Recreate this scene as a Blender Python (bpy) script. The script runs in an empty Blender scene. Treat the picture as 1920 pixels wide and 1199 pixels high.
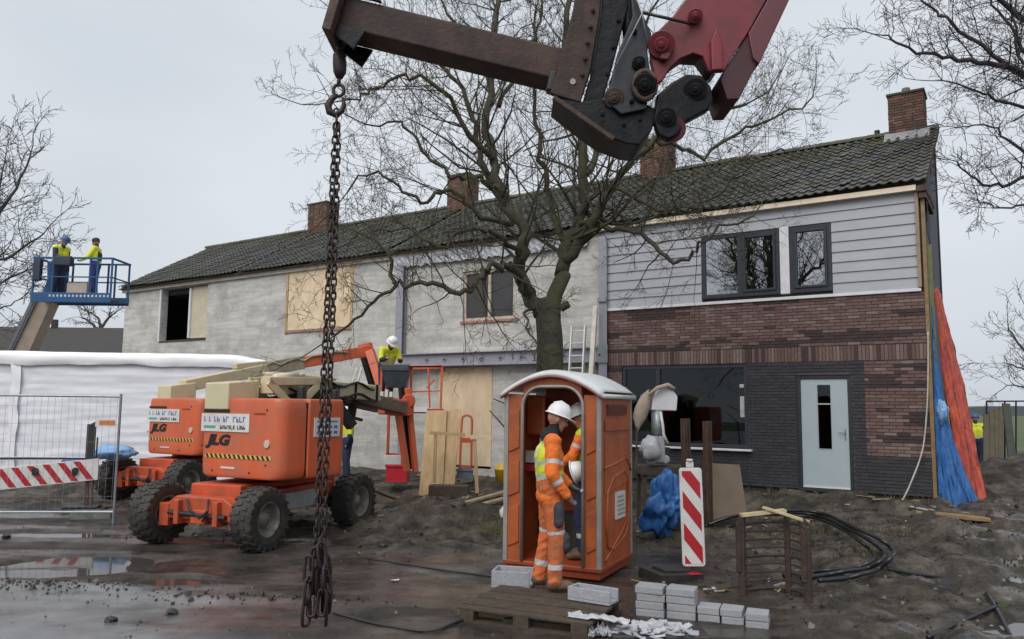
import bpy, bmesh, math, random
import numpy as np
from mathutils import Vector, Matrix, Euler

random.seed(11); RNG = np.random.default_rng(5)
SC = bpy.context.scene
COL = SC.collection
R = math.radians

# ------------------------------------------------------------------ camera
FPX, PITCH, ROLL, CX, CY, CAMH = 1454.2, 0.1035, 0.0110, 960.0, 612.4, 1.88
cam = bpy.data.objects.new('camera', bpy.data.cameras.new('camera'))
COL.objects.link(cam)
cam.data.sensor_width = 36.0
cam.data.lens = FPX / 1920 * 36
cam.data.shift_y = (CY - 599.5) / 1920
cam.data.clip_end = 6000
c_, s_ = math.cos(PITCH), math.sin(PITCH)
FW, UP, RT = Vector((0, c_, s_)), Vector((0, -s_, c_)), Vector((1, 0, 0))
cr, sr = math.cos(ROLL), math.sin(ROLL)
cam.matrix_world = Matrix.Translation((0, 0, CAMH)) @ Matrix((RT * cr + UP * sr, UP * cr - RT * sr, -FW)).transposed().to_4x4()
SC.camera = cam

# ------------------------------------------------------------------ sky, sun, exposure
world = bpy.data.worlds.new("World"); SC.world = world; world.use_nodes = True
wn, wl = world.node_tree.nodes, world.node_tree.links
wn.clear()
wo = wn.new('ShaderNodeOutputWorld'); bg = wn.new('ShaderNodeBackground'); bg.inputs['Strength'].default_value = 0.1
sky = wn.new('ShaderNodeTexSky'); sky.sky_type = 'NISHITA'; sky.sun_disc = False
SUN_EL, SUN_AZ = R(50), R(206)          # azimuth clockwise from +Y: behind the camera, a little to the left
sky.sun_elevation = SUN_EL; sky.sun_rotation = SUN_AZ; sky.dust_density = 4.0
tc = wn.new('ShaderNodeTexCoord')
mp = wn.new('ShaderNodeMapping'); mp.inputs['Scale'].default_value = (1.0, 1.0, 2.2); wl.new(tc.outputs['Generated'], mp.inputs[0])
nz = wn.new('ShaderNodeTexNoise'); nz.inputs['Scale'].default_value = 1.7; nz.inputs['Detail'].default_value = 5; nz.inputs['Roughness'].default_value = 0.45
wl.new(mp.outputs[0], nz.inputs['Vector'])
rp = wn.new('ShaderNodeValToRGB'); e = rp.color_ramp.elements
e[0].position = 0.34; e[0].color = (0.70, 0.765, 0.845, 1); e[1].position = 0.66; e[1].color = (0.90, 0.945, 1.0, 1)
wl.new(nz.outputs['Fac'], rp.inputs[0])
gain = wn.new('ShaderNodeVectorMath'); gain.operation = 'SCALE'; gain.inputs['Scale'].default_value = 5.0
wl.new(rp.outputs[0], gain.inputs[0])
mx = wn.new('ShaderNodeMix'); mx.data_type = 'RGBA'; mx.inputs['Factor'].default_value = 0.93
wl.new(sky.outputs[0], mx.inputs['A']); wl.new(gain.outputs[0], mx.inputs['B'])
wl.new(mx.outputs['Result'], bg.inputs[0]); wl.new(bg.outputs[0], wo.inputs[0])

sun = bpy.data.objects.new('sun', bpy.data.lights.new('sun', 'SUN')); COL.objects.link(sun)
sun.data.energy = 1.4; sun.data.angle = R(48); sun.data.color = (1.0, 0.965, 0.92)
sd = Vector((math.sin(SUN_AZ) * math.cos(SUN_EL), math.cos(SUN_AZ) * math.cos(SUN_EL), math.sin(SUN_EL)))
sun.rotation_euler = sd.to_track_quat('Z', 'Y').to_euler()
SC.view_settings.view_transform = 'Standard'; SC.view_settings.look = 'None'
SC.view_settings.exposure = 0.75; SC.view_settings.gamma = 1.0; SC.view_settings.use_curve_mapping = False

# ------------------------------------------------------------------ measuring helpers (photo pixel -> place)
def ray(px, py):
    dx, dy = px - CX, py - CY
    x = dx * cr + dy * sr; y = -dx * sr + dy * cr
    return RT * x - UP * y + FW * FPX
O = Vector((0, 0, CAMH))
def at(px, py, Y):
    r = ray(px, py); return O + r * (Y / r.y)
def G(px, py, z=0.0):
    r = ray(px, py); return O + r * ((z - CAMH) / r.z)
HX, HY, HA = 7.5192, 13.9612, 0.5815           # right front corner of the house row, angle of its facade
HD = Vector((-math.cos(HA), math.sin(HA), 0)); HN = Vector((math.sin(HA), math.cos(HA), 0)); H0 = Vector((HX, HY, 0))
def fac(px, py, out=0.0):
    """(distance along the facade from its right end, height)"""
    r = ray(px, py); q = H0 - HN * out
    t = (q - O).dot(HN) / r.dot(HN); p = O + r * t
    return (p - H0).dot(HD), p.z

# ------------------------------------------------------------------ mesh builder
class MB:
    def __init__(s, M=None): s.v = []; s.f = []; s.m = []; s.M = M; s.mi = 0
    def add(s, vs, fs, mi=None):
        b = len(s.v)
        if s.M is not None: vs = [tuple(s.M @ Vector(v)) for v in vs]
        s.v += [tuple(v) for v in vs]
        k = s.mi if mi is None else mi
        for f in fs: s.f.append([i + b for i in f]); s.m.append(k)
    def hexa(s, p, mi=None):      # 0-3 bottom ring, 4-7 top ring
        s.add(p, [(3, 2, 1, 0), (4, 5, 6, 7), (0, 1, 5, 4), (1, 2, 6, 5), (2, 3, 7, 6), (3, 0, 4, 7)], mi)
    def box(s, x0, x1, y0, y1, z0, z1, mi=None):
        s.hexa([(x0, y0, z0), (x1, y0, z0), (x1, y1, z0), (x0, y1, z0), (x0, y0, z1), (x1, y0, z1), (x1, y1, z1), (x0, y1, z1)], mi)
    def obox(s, c, sx, sy, sz, rot=None, mi=None):
        m = Matrix.Translation(Vector(c)) @ (rot.to_4x4() if rot is not None else Matrix.Identity(4))
        p = [m @ Vector((a * sx / 2, b * sy / 2, d * sz / 2)) for d in (-1, 1) for a, b in ((-1, -1), (1, -1), (1, 1), (-1, 1))]
        s.hexa(p, mi)
    def bar(s, a, b, w, h, up=(0, 0, 1), mi=None):     # rectangular bar from a to b
        a, b = Vector(a), Vector(b); d = (b - a).normalized(); u = Vector(up)
        x = d.cross(u)
        if x.length < 1e-4: x = d.cross(Vector((1, 0, 0)))
        x.normalize(); z = x.cross(d).normalized()
        p = []
        for q in (a, b):
            p += [q - x * w / 2 - z * h / 2, q + x * w / 2 - z * h / 2, q + x * w / 2 + z * h / 2, q - x * w / 2 + z * h / 2]
        s.hexa(p, mi)
    def tube(s, pts, rad, n=6, cap=True, mi=None, closed=False):
        pts = [Vector(p) for p in pts]; k = len(pts)
        if not hasattr(rad, '__len__'): rad = [rad] * k
        vs = []; fs = []; px = None
        for i in range(k):
            if closed: d = pts[(i + 1) % k] - pts[i - 1]
            else: d = pts[min(i + 1, k - 1)] - pts[max(i - 1, 0)]
            if d.length < 1e-9: d = Vector((0, 0, 1))
            d.normalize()
            if px is None:
                px = d.orthogonal().normalized()
            else:
                px = px - d * px.dot(d)
                px = px.normalized() if px.length > 1e-6 else d.orthogonal().normalized()
            py = d.cross(px)
            for j in range(n):
                a = 2 * math.pi * j / n
                vs.append(pts[i] + (px * math.cos(a) + py * math.sin(a)) * rad[i])
        for i in range(k if closed else k - 1):
            i2 = (i + 1) % k
            for j in range(n):
                fs.append((i * n + j, i * n + (j + 1) % n, i2 * n + (j + 1) % n, i2 * n + j))
        if cap and not closed:
            fs.append(tuple(range(n - 1, -1, -1))); fs.append(tuple((k - 1) * n + j for j in range(n)))
        s.add(vs, fs, mi)
    def cyl(s, a, b, r, n=12, mi=None, r2=None): s.tube([a, b], [r, r if r2 is None else r2], n, True, mi)
    def prism(s, poly, d, mi=None):       # closed polygon of 3-D points extruded by vector d (poly counter-clockwise seen against d)
        n = len(poly); d = Vector(d); P = [Vector(p) for p in poly]
        s.add(P + [p + d for p in P], [tuple(range(n - 1, -1, -1)), tuple(range(n, 2 * n))] + [(i, (i + 1) % n, n + (i + 1) % n, n + i) for i in range(n)], mi)
    def lathe(s, prof, n=24, mi=None, axis='z'):        # profile (r, h) pairs, closed to the axis when r = 0
        vs = []; fs = []
        for r, h in prof:
            for j in range(n):
                a = 2 * math.pi * j / n; c, q = r * math.cos(a), r * math.sin(a)
                vs.append((c, q, h) if axis == 'z' else ((h, c, q) if axis == 'x' else (q, h, c)))
        for i in range(len(prof) - 1):
            for j in range(n): fs.append((i * n + j, i * n + (j + 1) % n, (i + 1) * n + (j + 1) % n, (i + 1) * n + j))
        s.add(vs, fs, mi)
    def ell(s, c, rx, ry, rz, n=12, k=8, mi=None, rot=None):
        vs = []; fs = []
        for i in range(k + 1):
            t = math.pi * i / k
            for j in range(n):
                a = 2 * math.pi * j / n
                p = Vector((rx * math.sin(t) * math.cos(a), ry * math.sin(t) * math.sin(a), rz * math.cos(t)))
                if rot is not None: p = rot @ p
                vs.append(p + Vector(c))
        for i in range(k):
            for j in range(n): fs.append((i * n + j, (i + 1) * n + j, (i + 1) * n + (j + 1) % n, i * n + (j + 1) % n))
        s.add(vs, fs, mi)
    def grid(s, P, mi=None):              # P[i][j] points
        h, w = len(P), len(P[0])
        s.add([p for r_ in P for p in r_], [(i * w + j, i * w + j + 1, (i + 1) * w + j + 1, (i + 1) * w + j) for i in range(h - 1) for j in range(w - 1)], mi)
    def mesh(s, name, mats, smooth=False):
        me = bpy.data.meshes.new(name); me.from_pydata([tuple(v) for v in s.v], [], s.f)
        if not isinstance(mats, (list, tuple)): mats = [mats]
        for m in mats: me.materials.append(m)
        if len(mats) > 1: me.polygons.foreach_set('material_index', s.m)
        if smooth: me.polygons.foreach_set('use_smooth', [True] * len(me.polygons))
        me.update()
        return me
    def build(s, name, mats, parent=None, smooth=False, bevel=0, world=False, kind=None, label=None, seg=2, fix=True):
        me = s.mesh(name, mats, smooth)
        if fix:
            bm = bmesh.new(); bm.from_mesh(me); bmesh.ops.recalc_face_normals(bm, faces=bm.faces[:]); bm.to_mesh(me); bm.free()
        o = link(name, me, parent, world)
        if bevel:
            b = o.modifiers.new('bevel', 'BEVEL'); b.width = bevel; b.segments = seg; b.limit_method = 'ANGLE'; b.angle_limit = R(40)
            me.polygons.foreach_set('use_smooth', [True] * len(me.polygons))
            w = o.modifiers.new('wn', 'WEIGHTED_NORMAL'); w.keep_sharp = True
        if kind: o['kind'] = kind
        if label: o['label'] = label
        return o
MAT_OF = {}
def link(name, data, parent=None, world=False):
    o = bpy.data.objects.new(name, data); COL.objects.link(o)
    if parent is not None:
        o.parent = parent
        if world: o.matrix_parent_inverse = MAT_OF.get(parent.name, Matrix.Identity(4)).inverted()
    return o
def thing(name, label, cat, loc=(0, 0, 0), rz=0.0, group=None, rot=None):
    o = bpy.data.objects.new(name, None); COL.objects.link(o); o.empty_display_size = 0.2
    o.location = loc; o.rotation_euler = rot if rot is not None else (0, 0, rz)
    MAT_OF[o.name] = Matrix.Translation(Vector(loc)) @ Euler(o.rotation_euler).to_matrix().to_4x4()
    return tag(o, label, cat, group)
def tag(o, label, cat, group=None):
    o['label'] = label; o['category'] = cat
    if group: o['group'] = group
    return o
def kids(o): return [c for c in bpy.data.objects if c.parent == o]
def copy_tree(o, parent=None):
    c = o.copy(); COL.objects.link(c)
    if parent is not None: c.parent = parent
    for k in kids(o): copy_tree(k, c)
    return c
def text(body, size, m, M4, parent=None, name='lettering', shear=0.0, offset=0.0, ex=0.002, world=False):
    cu = bpy.data.curves.new(name, 'FONT'); cu.body = body; cu.size = size; cu.align_x = 'CENTER'; cu.align_y = 'CENTER'
    cu.shear = shear; cu.offset = offset; cu.extrude = ex; cu.resolution_u = 3
    t_ = bpy.data.objects.new('tmp_text', cu); COL.objects.link(t_); dg = bpy.context.evaluated_depsgraph_get(); dg.update()
    me = bpy.data.meshes.new_from_object(t_.evaluated_get(dg), depsgraph=dg); me.name = name; me.materials.clear(); me.materials.append(m)
    bpy.data.objects.remove(t_); bpy.data.curves.remove(cu)
    o = link(name, me, parent); o.matrix_local = M4
    return o
def basis(x, z, loc):     # matrix whose local x runs along x, local z (towards the viewer of a text) along z
    x = Vector(x).normalized(); z = Vector(z).normalized(); y = z.cross(x)
    return Matrix.Translation(Vector(loc)) @ Matrix((x, y, z)).transposed().to_4x4()

# ------------------------------------------------------------------ materials
MATS = {}
def mat(name, c1, c2=None, scale=6.0, rough=0.7, bump=0.0, bscale=None, metal=0.0, dirt=None, damt=0.4, dscale=2.0, rvar=0.0, spec=0.5, stretch=None, coat=0.0, detail=6.0, ramp=(0.33, 0.67)):
    if name in MATS: return MATS[name]
    m = bpy.data.materials.new(name); m.use_nodes = True; MATS[name] = m
    N, L = m.node_tree.nodes, m.node_tree.links
    b = N['Principled BSDF']; b.inputs['Roughness'].default_value = rough; b.inputs['Metallic'].default_value = metal
    b.inputs['Specular IOR Level'].default_value = spec; b.inputs['Coat Weight'].default_value = coat
    g = N.new('ShaderNodeNewGeometry'); vec = g.outputs['Position']
    if stretch:
        mpn = N.new('ShaderNodeMapping'); mpn.inputs['Scale'].default_value = stretch
        mpn.inputs['Rotation'].default_value = (0, 0, -math.atan2(-math.sin(HA), math.cos(HA)))
        L.new(vec, mpn.inputs[0]); vec = mpn.outputs[0]
    n1 = N.new('ShaderNodeTexNoise'); n1.inputs['Scale'].default_value = scale; n1.inputs['Detail'].default_value = detail; n1.inputs['Roughness'].default_value = 0.62
    L.new(vec, n1.inputs['Vector'])
    r1 = N.new('ShaderNodeValToRGB'); r1.color_ramp.elements[0].position, r1.color_ramp.elements[1].position = ramp
    if c2 is None: c2 = tuple(x * 0.72 for x in c1)
    r1.color_ramp.elements[0].color = (*c2, 1); r1.color_ramp.elements[1].color = (*c1, 1)
    L.new(n1.outputs['Fac'], r1.inputs[0]); col = r1.outputs[0]
    if dirt:
        n2 = N.new('ShaderNodeTexNoise'); n2.inputs['Scale'].default_value = dscale; n2.inputs['Detail'].default_value = 8; n2.inputs['Roughness'].default_value = 0.7
        L.new(g.outputs['Position'], n2.inputs['Vector'])
        r2 = N.new('ShaderNodeValToRGB'); r2.color_ramp.elements[0].position = 0.62 - 0.35 * damt; r2.color_ramp.elements[1].position = 0.80 - 0.25 * damt
        r2.color_ramp.elements[1].color = (damt + 0.25,) * 3 + (1,); r2.color_ramp.elements[0].color = (0, 0, 0, 1)
        L.new(n2.outputs['Fac'], r2.inputs[0])
        mm = N.new('ShaderNodeMix'); mm.data_type = 'RGBA'; L.new(r2.outputs[0], mm.inputs['Factor']); L.new(col, mm.inputs['A']); mm.inputs['B'].default_value = (*dirt, 1)
        col = mm.outputs['Result']
    L.new(col, b.inputs['Base Color'])
    if rvar:
        mr = N.new('ShaderNodeMapRange'); mr.inputs['From Min'].default_value = 0.3; mr.inputs['From Max'].default_value = 0.7
        mr.inputs['To Min'].default_value = max(0.03, rough - rvar); mr.inputs['To Max'].default_value = min(1, rough + rvar)
        L.new(n1.outputs['Fac'], mr.inputs['Value']); L.new(mr.outputs[0], b.inputs['Roughness'])
    if bump:
        n3 = N.new('ShaderNodeTexNoise'); n3.inputs['Scale'].default_value = bscale or scale * 2.5; n3.inputs['Detail'].default_value = 5
        L.new(vec, n3.inputs['Vector'])
        bp = N.new('ShaderNodeBump'); bp.inputs['Strength'].default_value = bump; bp.inputs['Distance'].default_value = 0.02
        L.new(n3.outputs['Fac'], bp.inputs['Height']); L.new(bp.outputs[0], b.inputs['Normal'])
    return m
def glass(name, tint=(0.02, 0.025, 0.03), rough=0.02, ior=1.45):
    m = bpy.data.materials.new(name); m.use_nodes = True; N, L = m.node_tree.nodes, m.node_tree.links
    b = N['Principled BSDF']; out = N['Material Output']
    b.inputs['Base Color'].default_value = (*tint, 1); b.inputs['Roughness'].default_value = rough; b.inputs['IOR'].default_value = 1.52
    t = N.new('ShaderNodeBsdfTransparent'); t.inputs[0].default_value = (0.55, 0.6, 0.6, 1)
    gl = N.new('ShaderNodeBsdfGlossy'); gl.inputs['Roughness'].default_value = rough; gl.inputs[0].default_value = (0.95, 0.97, 1, 1)
    fr = N.new('ShaderNodeFresnel'); fr.inputs['IOR'].default_value = ior
    mixs = N.new('ShaderNodeMixShader'); L.new(fr.outputs[0], mixs.inputs[0]); L.new(t.outputs[0], mixs.inputs[1]); L.new(gl.outputs[0], mixs.inputs[2])
    L.new(mixs.outputs[0], out.inputs[0]); MATS[name] = m
    return m
MUDC = (0.045, 0.034, 0.026)
M_ = dict(
 conc_grey=mat('raw_concrete', (0.60, 0.59, 0.55), (0.43, 0.42, 0.395), 2.6, 0.85, 0.8, 24, dirt=(0.27, 0.265, 0.25), damt=0.5, dscale=1.3, stretch=(0.38, .38, 3.2), ramp=(.36, .64), detail=9.0),
 mortar=mat('mortar', (0.095, 0.082, 0.076), None, 30, 0.9, 0.3),
 clad=mat('grey_cladding', (0.37, 0.38, 0.41), (0.33, 0.34, 0.37), 3, 0.55, 0.05, 60, stretch=(.2, 1, 1)),
 white=mat('white_paint', (0.68, 0.68, 0.70), (0.58, 0.58, 0.60), 5, 0.45),
 anth=mat('anthracite_frame', (0.030, 0.036, 0.046), (0.024, 0.028, 0.036), 9, 0.4),
 door=mat('pale_door_paint', (0.40, 0.465, 0.49), (0.37, 0.435, 0.46), 2.5, 0.38),
 tile=mat('roof_tile', (0.085, 0.085, 0.080), (0.040, 0.041, 0.039), 5, 0.5, 0.3, 60, dirt=(0.060, 0.072, 0.022), damt=0.36, dscale=1.5, rvar=.12),
 tile2=mat('roof_tile_mossy', (0.080, 0.084, 0.050), (0.042, 0.044, 0.032), 6, 0.7, 0.4, 50, dirt=(0.075, 0.080, 0.028), damt=0.5, dscale=2.4),
 tile3=mat('roof_tile_weathered', (0.115, 0.112, 0.105), (0.062, 0.060, 0.056), 6, 0.65, 0.3, 50, dirt=(0.06, 0.065, 0.035), damt=0.3, dscale=1.0),
 chimb=mat('chimney_brick', (0.17, 0.085, 0.062), (0.10, 0.055, 0.042), 9, 0.85, 0.3, dirt=(0.07, 0.07, 0.035), damt=0.45, dscale=2.5),
 lead=mat('lead_flashing', (0.33, 0.33, 0.34), (0.22, 0.22, 0.23), 7, 0.5),
 mudr=mat('wet_dark_rust', (0.060, 0.036, 0.026), (0.028, 0.019, 0.016), 9, 0.7, 0.4, 40, dirt=(0.085, 0.058, 0.04), damt=.35, dscale=5),
 pine=mat('pine_wood', (0.52, 0.37, 0.20), (0.37, 0.245, 0.125), 6, 0.7, 0.15, 40, stretch=(1.6, 1.6, .16)),
 ply=mat('plywood', (0.74, 0.60, 0.42), (0.60, 0.46, 0.30), 3.0, 0.7, 0.08, dirt=(0.45, 0.36, 0.24), damt=0.35, stretch=(1, 1, .35)),
 oldwood=mat('weathered_wood', (0.080, 0.057, 0.037), (0.040, 0.030, 0.021), 9, 0.75, 0.4, dirt=MUDC, damt=0.5, dscale=3),
 batten=mat('wet_batten', (0.28, 0.19, 0.085), (0.17, 0.11, 0.05), 6, 0.7, 0.2),
 cream=mat('cream_board', (0.56, 0.50, 0.38), (0.48, 0.42, 0.31), 3, 0.7),
 dark=mat('dark_void', (0.018, 0.017, 0.018), (0.010, 0.010, 0.011), 2, 0.9),
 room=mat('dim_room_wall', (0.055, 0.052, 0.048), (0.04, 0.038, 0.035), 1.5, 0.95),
 steelg=mat('grey_primed_steel', (0.30, 0.30, 0.345), (0.25, 0.25, 0.295), 5, 0.55, dirt=(0.2, 0.19, 0.2), damt=.25),
 galv=mat('galvanised_steel', (0.32, 0.34, 0.36), (0.22, 0.24, 0.26), 14, 0.42, metal=0.6),
 alu=mat('aluminium', (0.72, 0.72, 0.70), (0.6, 0.6, 0.58), 6, 0.38, metal=0.4),
 rust=mat('rusty_steel', (0.095, 0.050, 0.034), (0.042, 0.026, 0.022), 9, 0.75, 0.4, 40, dirt=(0.12, 0.078, 0.052), damt=0.45, dscale=5),
 beamst=mat('worn_brown_steel', (0.062, 0.037, 0.031), (0.030, 0.022, 0.021), 4.5, 0.68, 0.3, 30, dirt=(0.10, 0.060, 0.036), damt=0.40, dscale=3.2, spec=.3),
 chainst=mat('oiled_chain_steel', (0.048, 0.030, 0.027), (0.022, 0.016, 0.016), 14, 0.5, 0.2, 60, metal=0.3),
 black=mat('black_paint', (0.022, 0.022, 0.026), (0.013, 0.013, 0.015), 7, 0.5, 0.15, dirt=(0.06, 0.045, 0.035), damt=.35),
 greased=mat('greasy_black_steel', (0.015, 0.016, 0.020), (0.007, 0.007, 0.009), 5, 0.45, 0.3, 20, dirt=(0.055, 0.036, 0.027), damt=.10, dscale=4, spec=.2),
 red=mat('dark_red_paint', (0.205, 0.022, 0.034), (0.140, 0.017, 0.026), 3, 0.5, 0.06, dirt=(0.065, 0.022, 0.024), damt=.48, dscale=5),
 maroon=mat('maroon_paint', (0.135, 0.032, 0.042), (0.10, 0.026, 0.034), 4, 0.5, dirt=(0.07, 0.03, 0.03), damt=.35),
 jorange=mat('machine_orange', (0.66, 0.128, 0.046), (0.54, 0.098, 0.034), 2.2, 0.42, 0.03, dirt=(0.40, 0.145, 0.085), damt=0.52, dscale=2.4, stretch=(2, 2, .35)),
 jorange2=mat('muddy_machine_orange', (0.58, 0.088, 0.028), (0.38, 0.062, 0.024), 4, 0.5, 0.08, dirt=(0.20, 0.075, 0.04), damt=0.45, dscale=5),
 jcream=mat('machine_cream', (0.60, 0.54, 0.36), (0.52, 0.46, 0.29), 3, 0.5, dirt=(0.36, 0.31, 0.21), damt=.4, dscale=3),
 tyre=mat('tyre_rubber', (0.034, 0.032, 0.030), (0.020, 0.019, 0.018), 12, 0.72, 0.2, dirt=(0.075, 0.058, 0.045), damt=0.5, dscale=3.5),
 rim=mat('dirty_rim', (0.26, 0.245, 0.22), (0.15, 0.14, 0.125), 8, 0.6, dirt=MUDC, damt=.5, dscale=6),
 rubber=mat('black_rubber', (0.028, 0.028, 0.03), (0.018, 0.018, 0.02), 10, 0.55, 0.2, dirt=(0.055, 0.045, 0.038), damt=.4),
 hose=mat('black_hose', (0.018, 0.018, 0.022), (0.012, 0.012, 0.014), 10, 0.34),
 torange=mat('toilet_orange', (0.45, 0.108, 0.026), (0.34, 0.074, 0.020), 3.5, 0.45, 0.05, dirt=(0.17, 0.052, 0.024), damt=0.45, dscale=2.8, stretch=(1.5, 1.5, .4)),
 torange2=mat('toilet_dark_orange', (0.33, 0.056, 0.015), (0.25, 0.042, 0.013), 3, 0.5, dirt=(0.14, 0.035, 0.018), damt=.4),
 twhite=mat('translucent_white_plastic', (0.66, 0.68, 0.69), (0.55, 0.575, 0.585), 2.5, 0.42, 0.05, dirt=(0.42, 0.44, 0.44), damt=.35),
 tgrey=mat('grey_aluminium_profile', (0.36, 0.33, 0.30), (0.27, 0.25, 0.23), 8, 0.45, metal=.3),
 wrap=mat('white_wrap', (0.76, 0.77, 0.82), (0.71, 0.72, 0.77), 1.6, 0.42, 0.10, 5, stretch=(.4, .4, 5)),
 wraptop=mat('white_wrap_top', (0.84, 0.84, 0.87), (0.77, 0.77, 0.81), 2.5, 0.5, 0.15, 6),
 blue=mat('blue_tarp', (0.035, 0.155, 0.42), (0.010, 0.065, 0.23), 7, 0.45, 0.5, 22, stretch=(2, 2, .5), ramp=(.36, .64)),
 bluelight=mat('pale_blue_tarp', (0.24, 0.40, 0.62), (0.12, 0.26, 0.5), 5, 0.4, 0.2),
 otarp=mat('orange_tarp', (0.56, 0.092, 0.034), (0.30, 0.036, 0.024), 8, 0.5, 0.6, 22, dirt=(0.24, 0.04, 0.055), damt=.45, dscale=4, stretch=(2, 2, .45), ramp=(.38, .62)),
 navy=mat('navy_membrane', (0.030, 0.036, 0.058), (0.02, 0.024, 0.04), 8, 0.6, 0.2),
 gblue=mat('lift_blue', (0.010, 0.075, 0.20), (0.008, 0.055, 0.15), 5, 0.45, dirt=(0.02, 0.07, 0.14), damt=.3),
 gbeige=mat('lift_boom_beige', (0.40, 0.33, 0.265), (0.33, 0.27, 0.215), 3, 0.55, dirt=(0.25, 0.2, 0.16), damt=.35),
 mred=mat('sign_red', (0.42, 0.014, 0.022), (0.34, 0.012, 0.018), 6, 0.4, dirt=(0.2, 0.02, 0.02), damt=.25),
 mwhite=mat('sign_white', (0.66, 0.65, 0.64), (0.58, 0.57, 0.55), 6, 0.4, dirt=(0.38, 0.35, 0.32), damt=.32, dscale=4),
 yel=mat('yellow_paint', (0.62, 0.44, 0.10), (0.52, 0.36, 0.08), 6, 0.5),
 yplastic=mat('yellow_plastic', (0.62, 0.40, 0.02), (0.5, 0.31, 0.02), 5, 0.4),
 redplastic=mat('red_plastic', (0.45, 0.015, 0.03), (0.36, 0.012, 0.022), 5, 0.4),
 paver=mat('grey_concrete_block', (0.34, 0.345, 0.365), (0.27, 0.275, 0.295), 8, 0.85, 0.4, 60, dirt=(0.2, 0.19, 0.18), damt=.3, dscale=4),
 foam=mat('grey_foam', (0.36, 0.37, 0.40), (0.28, 0.29, 0.32), 25, 0.85, 0.4, 80),
 scrap=mat('white_foil', (0.46, 0.47, 0.50), (0.33, 0.34, 0.37), 10, 0.5, 0.3),
 cloth=mat('beige_cloth_bag', (0.44, 0.36, 0.285), (0.33, 0.27, 0.21), 12, 0.9, 0.4, 40),
 mgrey=mat('grey_machine_paint', (0.36, 0.37, 0.385), (0.28, 0.29, 0.30), 6, 0.5),
 board=mat('brown_board', (0.165, 0.125, 0.085), (0.125, 0.093, 0.062), 3, 0.8, 0.1),
 bark=mat('mossy_bark', (0.085, 0.074, 0.052), (0.032, 0.028, 0.022), 6, 0.9, 0.7, 40, dirt=(0.066, 0.072, 0.026), damt=0.5, dscale=2.2),
 twig=mat('twig_bark', (0.062, 0.054, 0.034), (0.036, 0.031, 0.022), 5, 0.85, dirt=(0.060, 0.064, 0.026), damt=.5, dscale=1.2),
 twigd=mat('dark_twig_bark', (0.055, 0.045, 0.045), (0.032, 0.028, 0.030), 5, 0.85),
 twigg=mat('grey_twig_bark', (0.085, 0.08, 0.078), (0.06, 0.057, 0.056), 5, 0.9),
 skin=mat('skin', (0.48, 0.24, 0.17), (0.42, 0.19, 0.13), 10, 0.5),
 helmet=mat('white_helmet', (0.78, 0.78, 0.77), (0.72, 0.72, 0.71), 6, 0.35),
 helmetb=mat('blue_helmet', (0.035, 0.09, 0.24), (0.03, 0.075, 0.2), 6, 0.4),
 hivis=mat('hi_vis_orange', (0.86, 0.20, 0.025), (0.72, 0.145, 0.02), 9, 0.8, 0.7, 9, dirt=(0.50, 0.15, 0.05), damt=.3, dscale=4),
 hivisd=mat('dirty_hi_vis_orange', (0.70, 0.16, 0.035), (0.46, 0.115, 0.04), 8, 0.85, 0.8, 9, dirt=(0.20, 0.105, 0.06), damt=.5, dscale=5),
 hiyel=mat('hi_vis_yellow', (0.66, 0.72, 0.045), (0.55, 0.60, 0.04), 9, 0.75, 0.5, 10),
 refl=mat('reflective_tape', (0.56, 0.56, 0.55), (0.44, 0.44, 0.43), 9, 0.4),
 pad=mat('dark_knee_pad', (0.055, 0.055, 0.07), (0.035, 0.035, 0.045), 9, 0.8, .3),
 navyc=mat('navy_work_cloth', (0.022, 0.030, 0.070), (0.015, 0.020, 0.05), 9, 0.85, .4),
 bluec=mat('blue_work_cloth', (0.03, 0.05, 0.20), (0.022, 0.035, 0.15), 9, 0.85, .4),
 blackc=mat('black_cloth', (0.018, 0.018, 0.02), (0.012, 0.012, 0.014), 9, 0.9, .4),
 boot=mat('muddy_boot', (0.16, 0.095, 0.055), (0.085, 0.055, 0.035), 12, 0.75, .3, dirt=MUDC, damt=.45, dscale=8),
 glove=mat('grey_glove', (0.17, 0.15, 0.125), (0.11, 0.095, 0.08), 14, 0.85, .3),
 hair=mat('dark_hair', (0.03, 0.022, 0.018), None, 20, 0.7),
 ink=mat('blue_print', (0.10, 0.17, 0.42), None, 20, 0.5),
 inkd=mat('black_print', (0.012, 0.011, 0.012), None, 20, 0.5),
 orsign=mat('orange_sign_print', (0.60, 0.20, 0.06), None, 20, 0.5),
 lamp=mat('pale_lens', (0.62, 0.52, 0.44), (0.5, 0.4, 0.33), 20, 0.3),
 grass=mat('field_grass', (0.085, 0.105, 0.035), (0.055, 0.075, 0.025), 0.12, 0.95),
 straw=mat('dry_grass', (0.14, 0.12, 0.05), (0.08, 0.08, 0.03), 8, 0.9),
 wood2=mat('hazed_far_wood', (0.105, 0.125, 0.140), (0.08, 0.098, 0.112), 0.05, 1.0),  # bluish grey base colour carries the distance haze
 cstick=mat('cut_stick', (0.55, 0.46, 0.28), None, 12, 0.7),
)
GL = glass('window_glass'); GLC = glass('coated_window_glass', ior=5.0)
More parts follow.
